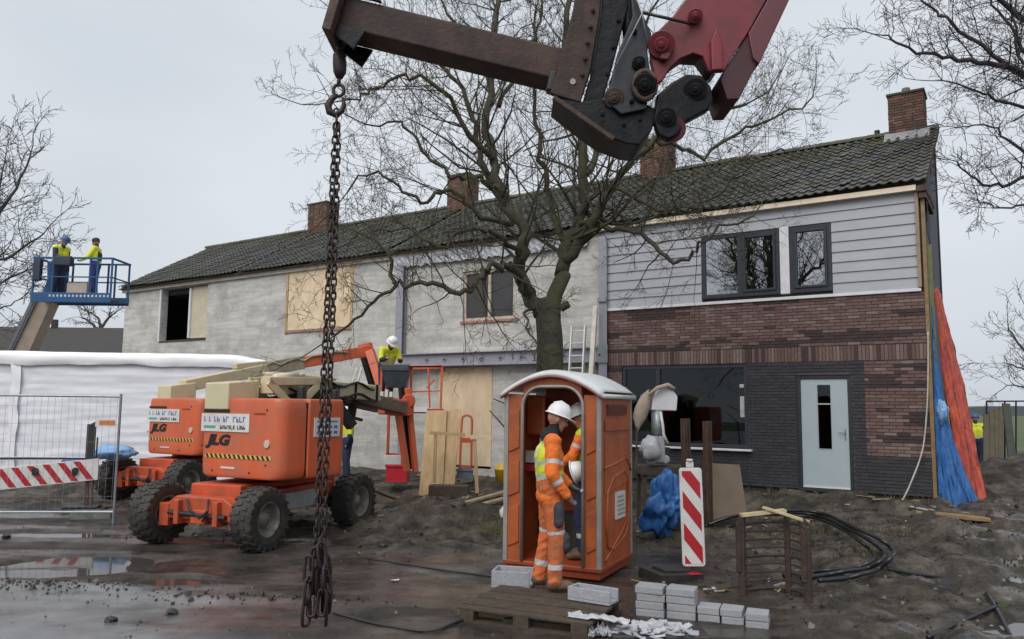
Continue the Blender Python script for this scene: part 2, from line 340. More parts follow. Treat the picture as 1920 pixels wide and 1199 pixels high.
# ------------------------------------------------------------------ ground
def vnoise(x, y, seed):
    xi = np.floor(x).astype(np.int64); yi = np.floor(y).astype(np.int64); fx = x - xi; fy = y - yi
    fx = fx * fx * (3 - 2 * fx); fy = fy * fy * (3 - 2 * fy)
    def h(a, b):
        n = (a * 374761393 + b * 668265263 + seed * 974711) & 0x7fffffff
        n = ((n ^ (n >> 13)) * 1274126177) & 0x7fffffff
        return ((n ^ (n >> 16)) & 0xffff) / 65535.0
    return (h(xi, yi) * (1 - fx) + h(xi + 1, yi) * fx) * (1 - fy) + (h(xi, yi + 1) * (1 - fx) + h(xi + 1, yi + 1) * fx) * fy
def fbm(x, y, seed, oct=5, gain=0.55):
    a, s, t = 1.0, 0.0, 0.0
    for i in range(oct):
        s = s + a * vnoise(x * 2 ** i + 17.3 * i, y * 2 ** i - 9.1 * i, seed + i); t += a; a *= gain
    return s / t
def sst(a, b, x):
    t = np.clip((x - a) / (b - a), 0, 1); return t * t * (3 - 2 * t)
def mound(x, y, cx, cy, rx, ry, h, ang=0.0):
    c, s = math.cos(ang), math.sin(ang); u = (x - cx) * c + (y - cy) * s; v = -(x - cx) * s + (y - cy) * c
    return h * np.exp(-(u / rx) ** 2 - (v / ry) ** 2)
MND = [(-4.6, 8.15, 1.1, .16, .045, -.12), (-2.6, 7.75, .9, .14, .035, -.1), (-.6, 9.3, 1.2, .2, .05, .05), (-1.15, 12.6, 1.25, .40, .26, .12), (0.0, 12.9, .7, .35, .16, -.1), (5.4, 13.2, 1.3, .35, .16, -.45), (4.0, 14.0, .8, .3, .10, -.5), (6.3, 11.3, .8, .35, .13, -.6), (5.0, 10.6, .6, .3, .10, 0),
       (11.4, 16.6, 1.9, 1.2, .75, .1), (13.6, 15.5, 1.8, 1.2, .5, .2), (9.3, 13.4, .7, .4, .16, .4), (5.2, 9.3, .7, .25, .08, -.7), (3.0, 11.2, 1.0, .5, .13, 0), (-.4, 14.8, 1.6, .5, .15, .2)]
POOLS = [(-5.05, 9.3, .75, .60), (-3.6, 8.55, .42, .22), (5.45, 8.95, .75, .30), (6.75, 10.15, .95, .34), (4.75, 6.85, .62, .42), (7.4, 11.5, .8, .22), (4.1, 8.0, .45, .13), (5.9, 11.0, .6, .14), (-6.5, 11.4, .9, .3)]
def soft(x, y):       # 0 on the plated roadway, 1 in the dug-up mud
    b = 9.9 + 0.05 * x + 1.1 * (fbm(x * .5, y * .5, 70, 3) - .5)
    m1 = sst(-.3, .8, y - b - 1.2 * (x < -2) - 3.0 * (x < -5.2))
    m2 = sst(2.0, 3.1, x + .8 * (fbm(x * .6, y * .6, 71, 3) - .5)) * sst(5.2, 6.4, y)
    return np.maximum(m1, m2)
def hgt(x, y):
    x = np.asarray(x, float); y = np.asarray(y, float)
    o = -((x - HX) * HN.x + (y - HY) * HN.y); s = (x - HX) * HD.x + (y - HY) * HD.y
    m = soft(x, y)
    z = 0.26 * sst(4.2, .9, o) * sst(-3, 0, s) + 0.10 * sst(2.2, 6, x) * sst(6, 9, y)
    z = z + m * (0.20 * (fbm(x * .9, y * .9, 3) - .5) + 0.17 * (fbm(x * 4.2, y * 4.2, 21, 4) - .45) + 0.20 * np.abs(fbm(x * 2.3, y * 2.3, 41, 4) - .5))
    z = z + (1 - m) * (0.03 * (fbm(x * .35, y * .35, 9, 3) - .5) + 0.030 * (fbm(x * 1.6, y * 5.0, 33, 5) - .5) + .02 * np.abs(fbm(x * 2.2, y * 4.4, 37, 4) - .5))
    for a in MND:
        mm = mound(x, y, *a); z = z + mm * (0.62 + 0.75 * (fbm(x * 3.0, y * 3.0, 55, 4)))
    z = np.where((s > -.4) & (o < 1.1), np.minimum(z, .17 + .12 * np.clip(o / 1.1, 0, 1) + .05 * (fbm(x * 3, y * 3, 91, 3) - .5)), z)
    # wheel ruts on the right
    for k, off in enumerate((0.0, 0.9)):
        d = (x - (4.9 + off)) * .93 - (y - 9.0) * .36
        z = z - 0.06 * np.exp(-(d / .16) ** 2) * sst(7.5, 8.5, y) * sst(14, 12, y)
    for cx, cy, rx, ry in POOLS:
        q = np.sqrt(((x - cx) / rx) ** 2 + ((y - cy) / ry) ** 2) + 0.55 * (fbm(x * 2.2, y * 2.2, 88, 4) - .5)
        w = sst(1.22, .92, q); z = z * (1 - w) + w * np.minimum(z, -0.075 + 0.16 * (cx > 3) * 0.3)
    return z
def hz(x, y): return float(hgt(x, y))
def seat(px, py):      # ground point under a photo pixel
    z = 0.0
    for _ in range(12):
        p = G(px, py, z); z = hz(p.x, p.y)
    return G(px, py, z)
def axis(lo, hi, a, b, step, far):
    mid = np.arange(a, b + 1e-6, step); l = []; r = []
    v, d = a, step
    while v > lo: d *= 1.22; v -= d; l.append(v)
    v, d = b, step
    while v < hi: d *= 1.22; v += d; r.append(v)
    return np.array(l[::-1] + list(mid) + r)
gx = axis(-60, 60, -9.5, 9.5, 0.060, 0); gy = axis(-20, 60, 5.0, 15.5, 0.055, 0)
X, Y = np.meshgrid(gx, gy); Z = hgt(X, Y)
edge = np.maximum(sst(30, 55, np.abs(X)), sst(32, 52, Y)); Z = Z * (1 - edge) - 0.4 * edge
nv = np.stack([X.ravel(), Y.ravel(), Z.ravel()], 1)
hh, ww = X.shape
ii = (np.arange(hh - 1)[:, None] * ww + np.arange(ww - 1)[None, :]).ravel()
fc = np.stack([ii, ii + 1, ii + ww + 1, ii + ww], 1)
gm = bpy.data.meshes.new('ground'); gm.vertices.add(len(nv)); gm.vertices.foreach_set('co', nv.ravel())
gm.loops.add(fc.size); gm.loops.foreach_set('vertex_index', fc.ravel()); gm.polygons.add(len(fc))
gm.polygons.foreach_set('loop_start', np.arange(len(fc)) * 4); gm.polygons.foreach_set('loop_total', np.full(len(fc), 4))
gm.update(calc_edges=True); gm.polygons.foreach_set('use_smooth', [True] * len(fc))
wet = gm.attributes.new('wet', 'FLOAT', 'POINT'); soft_a = gm.attributes.new('soft', 'FLOAT', 'POINT')
S = soft(X, Y)
W = (1 - S) * (0.25 + 1.0 * sst(.36, .62, fbm(X * .7, Y * 2.2, 5, 5))) + S * (.14 + 0.4 * sst(.47, .60, fbm(X * .8, Y * 1.6, 15, 5)))
W = W + 0.75 * sst(-1.9, -2.9, X + .5 * (fbm(X, Y, 76, 3) - .5)) * sst(8.5, 7.9, Y + .5 * (fbm(X * 1.5, Y * 1.5, 77, 4) - .5))
SHEEN = sst(-1.7, -2.9, X + .5 * (fbm(X * 1.2, Y * 1.2, 76, 3) - .5)) * sst(8.25, 7.75, Y + .06 * X + .35 * (fbm(X * 1.8, Y * 1.8, 79, 4) - .5)) * (.45 + .55 * sst(.35, .6, fbm(X * 1.5, Y * 3, 78, 4)))  # mask: sky sheen of the wet road painted as pale concrete grey
gm.attributes.new('conc_grey', 'FLOAT', 'POINT').data.foreach_set('value', np.clip(SHEEN, 0, 1).ravel().astype(np.float32)); wet = gm.attributes['wet']; soft_a = gm.attributes['soft']
W = W + 0.95 * sst(2.6, 4.2, X) * sst(.49, .57, fbm(X * 1.1, Y * 2.6, 95, 5)) * sst(14.0, 12, Y)
wet.data.foreach_set('value', np.clip(W, 0, 1).ravel().astype(np.float32)); soft_a.data.foreach_set('value', S.ravel().astype(np.float32))

def ground_mat():
    m = bpy.data.materials.new('wet_mud'); m.use_nodes = True; N, L = m.node_tree.nodes, m.node_tree.links; b = N['Principled BSDF']
    g = N.new('ShaderNodeNewGeometry'); P = g.outputs['Position']
    def noise(sc, det=6, ro=.6):
        n = N.new('ShaderNodeTexNoise'); n.inputs['Scale'].default_value = sc; n.inputs['Detail'].default_value = det; n.inputs['Roughness'].default_value = ro; L.new(P, n.inputs['Vector']); return n.outputs['Fac']
    def ramp(f, stops):
        r = N.new('ShaderNodeValToRGB'); el = r.color_ramp.elements
        el[0].position, el[0].color = stops[0][0], (*stops[0][1], 1); el[1].position, el[1].color = stops[-1][0], (*stops[-1][1], 1)
        for p, c in stops[1:-1]: q = el.new(p); q.color = (*c, 1)
        L.new(f, r.inputs[0]); return r.outputs[0]
    def mixc(f, a, c):
        k = N.new('ShaderNodeMix'); k.data_type = 'RGBA'; L.new(f, k.inputs['Factor']); L.new(a, k.inputs['A']); L.new(c, k.inputs['B']); return k.outputs['Result']
    at_ = lambda nm: (lambda n: (setattr(n, 'attribute_name', nm), n.outputs['Fac'])[1])(N.new('ShaderNodeAttribute'))
    wetf, softf = at_('wet'), at_('soft')
    mud = ramp(noise(2.8, 9, .68), [(.36, (0.015, 0.012, 0.010)), (.5, (0.048, 0.039, 0.031)), (.66, (0.125, 0.106, 0.083))])
    road = ramp(noise(1.5, 9, .68), [(.35, (0.016, 0.013, 0.011)), (.5, (0.044, 0.036, 0.031)), (.65, (0.092, 0.074, 0.063)), (.74, (0.110, 0.070, 0.054))])
    moss = ramp(noise(1.6), [(.55, (0, 0, 0)), (.70, (.5, .5, .5))])
    gr = N.new('ShaderNodeRGB'); gr.outputs[0].default_value = (0.066, 0.070, 0.026, 1)
    mm = N.new('ShaderNodeMath'); mm.operation = 'MULTIPLY'; L.new(moss, mm.inputs[0]); L.new(softf, mm.inputs[1])
    mud2 = mixc(mm.outputs[0], mud, gr.outputs[0])
    sheen_col = ramp(noise(3.0), [(.35, (0.13, 0.13, 0.135)), (.65, (0.185, 0.185, 0.19))]); road = mixc(at_('conc_grey'), road, sheen_col)  # sky sheen put into the road's base colour
    base = mixc(softf, road, mud2)
    peb = ramp(noise(38, 3), [(.60, (0, 0, 0)), (.72, (.55, .55, .55))])
    pc = N.new('ShaderNodeRGB'); pc.outputs[0].default_value = (0.16, 0.145, 0.12, 1)
    base = mixc(peb, base, pc.outputs[0])
    L.new(base, b.inputs['Base Color'])
    # wet film: mirror-like where the wet mask is high
    wn_ = N.new('ShaderNodeMath'); wn_.operation = 'MULTIPLY_ADD'; L.new(noise(5.5, 6), wn_.inputs[0]); wn_.inputs[1].default_value = .9; wn_.inputs[2].default_value = -.45
    ws = N.new('ShaderNodeMath'); ws.operation = 'ADD'; L.new(wetf, ws.inputs[0]); L.new(wn_.outputs[0], ws.inputs[1])
    rr = N.new('ShaderNodeMapRange'); rr.inputs['From Min'].default_value = .25; rr.inputs['From Max'].default_value = .95; rr.inputs['To Min'].default_value = .78; rr.inputs['To Max'].default_value = .16
    L.new(ws.outputs[0], rr.inputs['Value']); L.new(rr.outputs[0], b.inputs['Roughness'])
    b.inputs['IOR'].default_value = 1.40; b.inputs['Specular IOR Level'].default_value = .5
    bh = N.new('ShaderNodeMath'); bh.operation = 'ADD'; L.new(noise(16, 8, .7), bh.inputs[0]); L.new(noise(60, 3), bh.inputs[1])
    bs = N.new('ShaderNodeMapRange'); bs.inputs['From Min'].default_value = .2; bs.inputs['From Max'].default_value = 1.0; bs.inputs['To Min'].default_value = .85; bs.inputs['To Max'].default_value = .10; L.new(ws.outputs[0], bs.inputs['Value'])
    bp = N.new('ShaderNodeBump'); bp.inputs['Distance'].default_value = .03; L.new(bs.outputs[0], bp.inputs['Strength']); L.new(bh.outputs[0], bp.inputs['Height']); L.new(bp.outputs[0], b.inputs['Normal'])
    return m
gm.materials.append(ground_mat())
gobj = link('ground', gm); gobj['kind'] = 'structure'
# water standing in the hollows
wm = bpy.data.materials.new('puddle_water'); wm.use_nodes = True
wb = wm.node_tree.nodes['Principled BSDF']; wb.inputs['Base Color'].default_value = (0.055, 0.050, 0.045, 1); wb.inputs['Roughness'].default_value = 0.04; wb.inputs['IOR'].default_value = 1.33
wnz = wm.node_tree.nodes.new('ShaderNodeTexNoise'); wnz.inputs['Scale'].default_value = 7; wbp = wm.node_tree.nodes.new('ShaderNodeBump'); wbp.inputs['Strength'].default_value = .06; wbp.inputs['Distance'].default_value = .01
wm.node_tree.links.new(wnz.outputs['Fac'], wbp.inputs['Height']); wm.node_tree.links.new(wbp.outputs[0], wb.inputs['Normal'])
for cx, cy, rx, ry in POOLS:
    b = MB(); n = 40; lev = -0.030 + (0.035 if cx > 3 else 0)
    b.add([(cx + 1.25 * rx * math.cos(t * 2 * math.pi / n), cy + 1.25 * ry * math.sin(t * 2 * math.pi / n), lev) for t in range(n)], [tuple(range(n))])
    q = b.build('puddle', wm, fix=False); q['kind'] = 'structure'
# far field to the horizon
b = MB(); b.add([(-4000, -60, -.32), (4000, -60, -.32), (4000, 5000, -.32), (-4000, 5000, -.32)], [(0, 1, 2, 3)])
f_ = b.build('field', M_['grass'], fix=False); f_['kind'] = 'structure'
b = MB(); b.add([(13.2, 22, 0.10), (70, 18, 0.10), (90, 160, -.2), (20, 160, -.2)], [(0, 1, 2, 3)])
f_ = b.build('meadow', M_['grass'], fix=False); f_['kind'] = 'structure'
# far-off woods along the horizon
def woods(name, x0, x1, y, h, seed):
    b = MB(); n = 160
    top = [h * (.55 + .6 * float(fbm(np.array(i * .13), np.array(0.5), seed, 4))) for i in range(n + 1)]
    for i in range(n):
        a, c = x0 + (x1 - x0) * i / n, x0 + (x1 - x0) * (i + 1) / n
        b.hexa([(a, y, -1), (c, y, -1), (c, y + 40, -1), (a, y + 40, -1), (a, y, top[i]), (c, y, top[i + 1]), (c, y + 40, top[i + 1]), (a, y + 40, top[i])])
    o = b.build(name, M_['wood2']); tag(o, 'far-off band of woods tinted bluish grey for haze on the horizon behind the meadow', 'woods'); o['kind'] = 'stuff'
woods('woods', 40, 900, 520, 6.5, 4)

# ------------------------------------------------------------------ the house row
HROT = -HA
ZB, ZC, ZE = 0.38, 4.112, 6.016
ZR, NB = 8.176, 3.53
PITCHR = math.atan2(ZR - ZE, NB + .24)
DW = 6.5
GLIT = 0.0
def holes_wall(mb, x0, x1, z0, z1, y0, y1, holes, mi=None):
    xs = sorted({x0, x1, *[min(max(v, x0), x1) for h in holes for v in h[:2]]}); zs = sorted({z0, z1, *[min(max(v, z0), z1) for h in holes for v in h[2:]]})
    nx, nz_ = len(xs) - 1, len(zs) - 1
    full = lambda i, k: 0 <= i < nx and 0 <= k < nz_ and not any(h[0] - 1e-6 <= xs[i] and xs[i + 1] <= h[1] + 1e-6 and h[2] - 1e-6 <= zs[k] and zs[k + 1] <= h[3] + 1e-6 for h in holes)
    for i in range(nx):
        for k in range(nz_):
            if not full(i, k): continue
            a, b_, c, d = xs[i], xs[i + 1], zs[k], zs[k + 1]
            mb.add([(a, y0, c), (b_, y0, c), (b_, y0, d), (a, y0, d)], [(0, 1, 2, 3)], mi); mb.add([(a, y1, c), (b_, y1, c), (b_, y1, d), (a, y1, d)], [(3, 2, 1, 0)], mi)
            if not full(i - 1, k): mb.add([(a, y0, c), (a, y1, c), (a, y1, d), (a, y0, d)], [(3, 2, 1, 0)], mi)
            if not full(i + 1, k): mb.add([(b_, y0, c), (b_, y1, c), (b_, y1, d), (b_, y0, d)], [(0, 1, 2, 3)], mi)
            if not full(i, k - 1): mb.add([(a, y0, c), (b_, y0, c), (b_, y1, c), (a, y1, c)], [(3, 2, 1, 0)], mi)
            if not full(i, k + 1): mb.add([(a, y0, d), (b_, y0, d), (b_, y1, d), (a, y1, d)], [(0, 1, 2, 3)], mi)
def frect(pxs, y0, y1, s0, out=0.0):
    """photo pixels -> house-local rectangle (x0, x1, z0, z1); y0 top, y1 bottom measured at the middle"""
    m = (pxs[0] + pxs[1]) / 2
    return (-(fac(pxs[0], (y0 + y1) / 2, out)[0] - s0), -(fac(pxs[1], (y0 + y1) / 2, out)[0] - s0), fac(m, y1, out)[1], fac(m, y0, out)[1])

# pan tile, laid with its long side up the slope: local x across, y up the slope, z off the roof
def tile_pts():
    w, l = 0.195, 0.345; xs = np.linspace(0, w, 7); zs = [0.016, 0.002, 0.0, 0.005, 0.024, 0.036, 0.024]
    return xs, zs, l
def tile_mesh():
    xs, zs, l = tile_pts(); v = []; f = []
    for yy, lift in ((0, 0.034), (l, 0.0)):
        for x, z in zip(xs, zs): v.append((x, yy, z + lift))
    for x, z in zip(xs, zs): v.append((x, 0.0, z + 0.034 - 0.018))
    for i in range(6): f.append((i, i + 1, 8 + i, 7 + i)); f.append((14 + i, 15 + i, i + 1, i))
    return v, f
TV, TF = tile_mesh()
TILE_MESHES = []
for mn in ('tile', 'tile', 'tile3', 'tile2'):
    b = MB(); b.add(TV, TF); TILE_MESHES.append(b.mesh('roof_tile', M_[mn], False))
TMATS = [M_['tile'], M_['tile3'], M_['tile2']]
COURSE, TW = 0.285, 0.187
def roof(h, idx, nparts):
    """front slope of tiles, ridge tiles, boarding and rear slope"""
    cp, sp = math.cos(PITCHR), math.sin(PITCHR)
    y_e, z_e = -.24, ZE + .02
    L = (NB + .24) / cp; nrow = int(L / COURSE); ncol = int(round(DW / TW)) + (1 if idx in (0, 3) else 0)
    lefto = 0.18 if idx == 3 else 0.0; righto = 0.10 if idx == 0 else 0.0
    bd = MB()
    for sgn in (1, -1):
        if sgn == -1: continue
        ys = (y_e, NB)
        zz = (z_e, z_e + (NB - y_e) * math.tan(PITCHR))
        zz = (zz[0] + .17 * math.tan(PITCHR), zz[1]); ys = (ys[0] + .17, ys[1])
        bd.hexa([(-DW - lefto, ys[0], zz[0] - .09), (righto, ys[0], zz[0] - .09), (righto, ys[1], zz[1] - .09), (-DW - lefto, ys[1], zz[1] - .09),
                 (-DW - lefto, ys[0], zz[0] - .01), (righto, ys[0], zz[0] - .01), (righto, ys[1], zz[1] - .01), (-DW - lefto, ys[1], zz[1] - .01)])
    bd.build('roof', M_['oldwood'], h)
    rm = Euler((PITCHR, 0, 0)).to_matrix()
    rest = MB(); cnt = 0
    order = [(c, r) for c in range(ncol) for r in range(nrow)]
    for c, r in order:
        x = righto - (c + 1) * TW; dsl = r * COURSE
        if x < -DW - lefto - .02: continue
        sag = 0.012 * math.sin(c * .35 + idx) + 0.006 * math.sin(r * 1.3 + c)
        p = Vector((x, y_e + dsl * cp - .02, z_e + dsl * sp + .004 + sag))
        mossy = random.random() < .9 * math.exp(-(nrow - 1 - r) * .42) + .05
        k = 3 if mossy else random.choice((0, 0, 1, 1, 2))
        tw = Euler((PITCHR + random.uniform(-.02, .02), random.uniform(-.015, .015), random.uniform(-.015, .015)))
        if (idx == 0 and (c, r) == (7, 1)) or random.random() < .006: p.z += .03; tw.z += .12
        if cnt < nparts:
            o = link('roof_tile', TILE_MESHES[k], h); o.location = p; o.rotation_euler = tw; cnt += 1
        else:
            m4 = Matrix.Translation(p) @ tw.to_matrix().to_4x4()
            rest.add([m4 @ Vector(v) for v in TV], TF, (2 if k == 3 else (1 if k == 2 else 0)))
    if rest.v: rest.build('roof_tiles', TMATS, h, kind='stuff', fix=False)
    nr = int(DW / .36) + 1; me = []
    for mn in ('tile', 'tile2'):
        b = MB(); n = 8
        v = [(xx, .12 * rr * math.cos(math.pi * j / n), .11 * rr * math.sin(math.pi * j / n)) for xx, rr in ((0, 1), (.39, .92)) for j in range(n + 1)]
        b.add(v, [(j, j + 1, n + 2 + j, n + 1 + j) for j in range(n)] + [tuple(range(n + 1))]); me.append(b.mesh('ridge_tile', M_[mn]))
    for k in range(nr):
        o = link('ridge_tile', me[1 if random.random() < .6 else 0], h); o.location = (righto - .39 - k * .36, NB, z_e + (NB - y_e) * math.tan(PITCHR) + .015); o.rotation_euler = (0, random.uniform(-.02, .02), 0)
BMATS = [mat('brick_red_%d' % i, c, tuple(x * .78 for x in c), 14, .88, .35, 70) for i, c in enumerate([(.160, .098, .088), (.134, .080, .073), (.186, .118, .105), (.220, .160, .145)])] + \
        [mat('brick_dark_%d' % i, c, tuple(x * .8 for x in c), 14, .88, .35, 70) for i, c in enumerate([(.066, .040, .038), (.050, .034, .035)])] + \
        [mat('brick_grey_%d' % i, c, tuple(x * .8 for x in c), 14, .8, .35, 70) for i, c in enumerate([(.040, .041, .049), (.033, .034, .041), (.048, .048, .056)])]
for i_, m_ in enumerate(BMATS): m_.name = ['plum_brick', 'brown_plum_brick', 'rose_brick', 'pale_plum_brick', 'burnt_brick', 'black_burnt_brick', 'slate_brick', 'dark_slate_brick', 'grey_slate_brick'][i_]
BRICK_ME = {}
def brick_part(h, x0, x1, y0, y1, z0, z1, mi):
    key = (round(x1 - x0, 2), round(z1 - z0, 3), mi)
    if key not in BRICK_ME:
        b = MB(); w, t = x1 - x0, z1 - z0; b.box(-w / 2, w / 2, 0, y1 - y0, -t / 2, t / 2); BRICK_ME[key] = b.mesh('brick', BMATS[mi])
    o = link('brick', BRICK_ME[key], h); o.location = ((x0 + x1) / 2, y0, (z0 + z1) / 2); return o
def row_pieces(x0, x1, off, bl, jt):
    """bricks of a course between x0 and x1, running from the right"""
    out = []; x = x1 + off
    while x > x0:
        a, b_ = max(x0, x - bl), min(x1, x)
        if b_ - a > .03: out.append((a, b_))
        x -= bl + jt
    return out
def house(idx, label, rough_open=()):
    s0 = DW * idx; p = H0 + HD * s0
    h = thing('terraced_house', label, 'house', p, HROT, 'houses of the terraced row')
    return h, s0
# common shell: party walls, rear wall, floors, so that openings show dim rooms
def shell(h, idx, front_mat, holes, y0=0.0, zlow=-.15):
    b = MB(); holes_wall(b, -DW + .002, -.002, zlow, ZE - .02, y0 + .0, y0 + .24, holes); b.build('front_wall', front_mat, h)
    b = MB(); D = NB + .02
    for x in (-DW + .004, -.24):
        if idx == 0 and x > -1: continue
        b.box(x, x + .22, .26, D - .01, zlow, ZE - .1)
    b.box(-DW, 0, D, D + .2, zlow, ZR - .16); b.box(-DW + .23, -.25, .26, D - .01, 3.0, 3.2); b.box(-DW + .23, -.25, .26, D - .01, ZE - .35, ZE - .2); b.box(-DW + .23, -.25, .26, D - .01, .25, .36)
    b.box(-DW + .23, -.25, 3.3, 3.4, .37, 2.99); b.box(-DW + .23, -.25, 3.3, 3.4, 3.21, ZE - .36)
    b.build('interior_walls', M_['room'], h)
def chimney(h, x, w, dpt, ztop, zbot, yc):
    b = MB(); hgt_ = ztop - zbot; k = int(hgt_ / .0625)
    b.box(x - w / 2 + .012, x + w / 2 - .012, yc - dpt / 2 + .012, yc + dpt / 2 - .012, zbot - .6, ztop - .03)
    ch = b.build('chimney', M_['mortar'], h)
    q = MB()
    for r in range(k):
        z = ztop - (r + 1) * .0625; o = .5 * (r % 2)
        for (a, c, fixed, ax) in ((x - w / 2, x + w / 2, yc - dpt / 2, 'f'), (yc - dpt / 2, yc + dpt / 2, x + w / 2, 'r'), (yc - dpt / 2, yc + dpt / 2, x - w / 2, 'l')):
            for a1, c1 in row_pieces(a, c, o * .11, .205, .012):
                t = random.uniform(0, .006)
                if ax == 'f': q.box(a1, c1, fixed - t, fixed + .03, z, z + .051, random.randrange(3))
                elif ax == 'r': q.box(fixed - .03, fixed + t, a1, c1, z, z + .051, random.randrange(3))
                else: q.box(fixed - t, fixed + .03, a1, c1, z, z + .051, random.randrange(3))
    q.build('brickwork', [M_['chimb'], mat('chimney_brick_dark', (.12, .062, .048), None, 9, .85, .3, dirt=(.07, .07, .035), damt=.4), mat('chimney_brick_pale', (.22, .115, .085), None, 9, .85, .3, dirt=(.08, .08, .04), damt=.4)], ch, kind='stuff')
    c = MB(); c.box(x - w / 2 - .03, x + w / 2 + .03, yc - dpt / 2 - .03, yc + dpt / 2 + .03, ztop - .02, ztop + .035); c.build('capping', M_['tile2'], ch, bevel=.01)
    return ch
# ---- renovated end house
h1, s0 = house(0, 'renovated end house with plum brick below and pale grey cladding boards above')
wA = frect((1315, 1463), 446, 561, 0, .1); wB = frect((1480, 1560), 424, 548, 0, .1)
wA = (wA[0], wA[1], ZC + .06, 5.52); wB = (wB[0], wB[1], ZC + .06, 5.52)
gw = frect((1166, 1402), 686, 838, 0, .1); dr = frect((1494, 1599), 703, 913, 0, .1)
prt = frect((1402, 1624), 680, 913, 0, .1)
ZP = fac(1500, 679, .1)[1]; ZS = fac(1500, 651, .1)[1]
ZPL = fac(1690, 856, .1)[1]
gw = (gw[0], gw[1], gw[2], ZP - .01); dr = (dr[0], dr[1], ZB + .02, dr[3])
HOL = [wA, wB, gw, dr]
mul = (wA[1], wB[0])
b = MB(); holes_wall(b, -DW + .002, -.02, -.15, ZE - .02, 0.0, .24, HOL); b.build('front_wall', M_['mortar'], h1)
shell_b = MB(); D = NB + .02
shell_b.box(-DW + .004, -DW + .22, .26, D - .01, -.15, ZE - .1); shell_b.box(-DW, 0, D, D + .2, -.15, ZR - .16)
shell_b.box(-DW + .23, -.25, .26, D - .01, 3.0, 3.2); shell_b.box(-DW + .23, -.25, .26, D - .01, ZE - .35, ZE - .2); shell_b.box(-DW + .23, -.25, .26, D - .01, .25, .36)
shell_b.box(-DW + .23, -.25, 3.3, 3.4, .37, 2.99); shell_b.box(-DW + .23, -.25, 3.3, 3.4, 3.21, ZE - .36)
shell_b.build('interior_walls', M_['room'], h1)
b = MB(); yv = [0.245, D - .005]
b.prism([(-.24, yv[0], -.15), (-.24, yv[1], -.15), (-.24, NB + .015, ZR - .22), (-.24, yv[0], ZE - .12)][::-1], (.22, 0, 0)); b.build('gable_wall', M_['navy'], h1)
b = MB(); holes_wall(b, -DW + .012, -.012, ZB, ZC - .07, -.085, -.003, [gw, dr]); b.build('mortar_bed', M_['mortar'], h1)
# bricks: stretcher courses, one soldier course, slate-grey surround and plinth
NB_ = np.random.default_rng(3)
def zone(x, z):
    if prt[0] <= x <= prt[1] and z < ZP: return 'g'
    if z < ZPL: return 'g'
    return 'r'
bricks = []
ch_ = .0622
nrow = int((ZC - .06 - ZB) / ch_)
zsold = (ZP + .004, ZS - .006)
for r in range(nrow):
    z0 = ZB + r * ch_; z1 = z0 + .051; zc = (z0 + z1) / 2
    if z1 > zsold[0] and z0 < zsold[1]: continue
    # split the course by zones and openings
    cuts = [-DW + .01, -.012]
    for q in (gw, dr):
        if z1 > q[2] and z0 < q[3]: cuts += [q[0], q[1]]
    if zc < ZP: cuts += [prt[0], prt[1]]
    cuts = sorted(cuts)
    for a, c in zip(cuts[:-1], cuts[1:]):
        m = (a + c) / 2
        if c - a < .03 or any(q[0] < m < q[1] and z1 > q[2] and z0 < q[3] for q in (gw, dr)): continue
        zn = zone(m, zc)
        for x0, x1 in row_pieces(a, c, .11 * (r % 2) + NB_.uniform(-.012, .012), .21, .011):
            if zn == 'g': k = int(NB_.choice((6, 6, 7, 8)))
            else:
                t = float(fbm(np.array(x0 * .75 + 40), np.array(z0 * 5.2 + 3), 61, 3)) + NB_.uniform(-.06, .06)
                k = int(NB_.choice((4, 5))) if t < .425 else int(NB_.choice((0, 0, 1, 2, 3, 0)))
            bricks.append((x0, x1, z0, z1, k))
x = -.012
while x > -DW + .07:
    x0 = x - .052
    k = int(NB_.choice((0, 0, 1, 2, 3, 2, 1, 4, 3)))
    bricks.append((x0, x, zsold[0], zsold[1], k)); x -= .064
bricks.sort(key=lambda q: -q[1])
rest = MB()
for i, (x0, x1, z0, z1, k) in enumerate(bricks):
    y0 = -.10 + NB_.uniform(-.004, .004)
    if i < 300: brick_part(h1, x0, x1, y0, -.086, z0, z1, k)
    else: rest.box(x0, x1, y0, -.086, z0, z1, k)
rest.build('brickwork', BMATS, h1, kind='stuff')
# cladding boards
nb = 9; bh = (ZE - .10 - (ZC + .0)) / nb
for i in range(nb):
    z0, z1 = ZC + i * bh, ZC + (i + 1) * bh + .015
    segs = [(-DW + .03, -.10)]
    if z1 - .02 > wA[2] and z0 + .02 < wA[3]: segs = [(-DW + .03, wA[0] - .002), (wB[1] + .002, -.10)]
    for a, c in segs:
        b = MB(); zt = min(z1, wA[2] if False else z1)
        b.hexa([(a, -.112, z0), (c, -.112, z0), (c, -.02, z0), (a, -.02, z0), (a, -.088, z1), (c, -.088, z1), (c, -.02, z1), (a, -.02, z1)])
        b.build('cladding_board', M_['clad'], h1)
b = MB(); b.box(-DW + .02, -.06, -.135, -.02, ZC - .065, ZC - .005); b.build('sill_strip', M_['white'], h1, bevel=.006)
b = MB(); b.box(mul[0] + .002, mul[1] - .002, -.118, .05, wA[2] + .002, wA[3]); b.build('window_post', M_['white'], h1)
b = MB(); b.box(-DW - .05, -.07, -.215, -.01, ZE - .11, ZE - .012); b.build('eaves_batten', mat('new_pine', (.80, .68, .54), (.68, .56, .42), 5, .6), h1)
b = MB(); b.box(-.10, -.045, -.150, .02, ZC + .01, ZE - .10); b.build('corner_trim', mat('brown_trim', (.33, .235, .165), None, 6, .7), h1)
b = MB(); b.box(-.010, .05, -.115, -.035, ZB - .15, ZC + 1.9); b.build('corner_batten', M_['batten'], h1)
b = MB(); b.box(.055, .13, -.03, .06, 2.0, ZC + .8); b.build('gable_lath', mat('mossy_lath', (.16, .17, .09), None, 8, .8), h1)
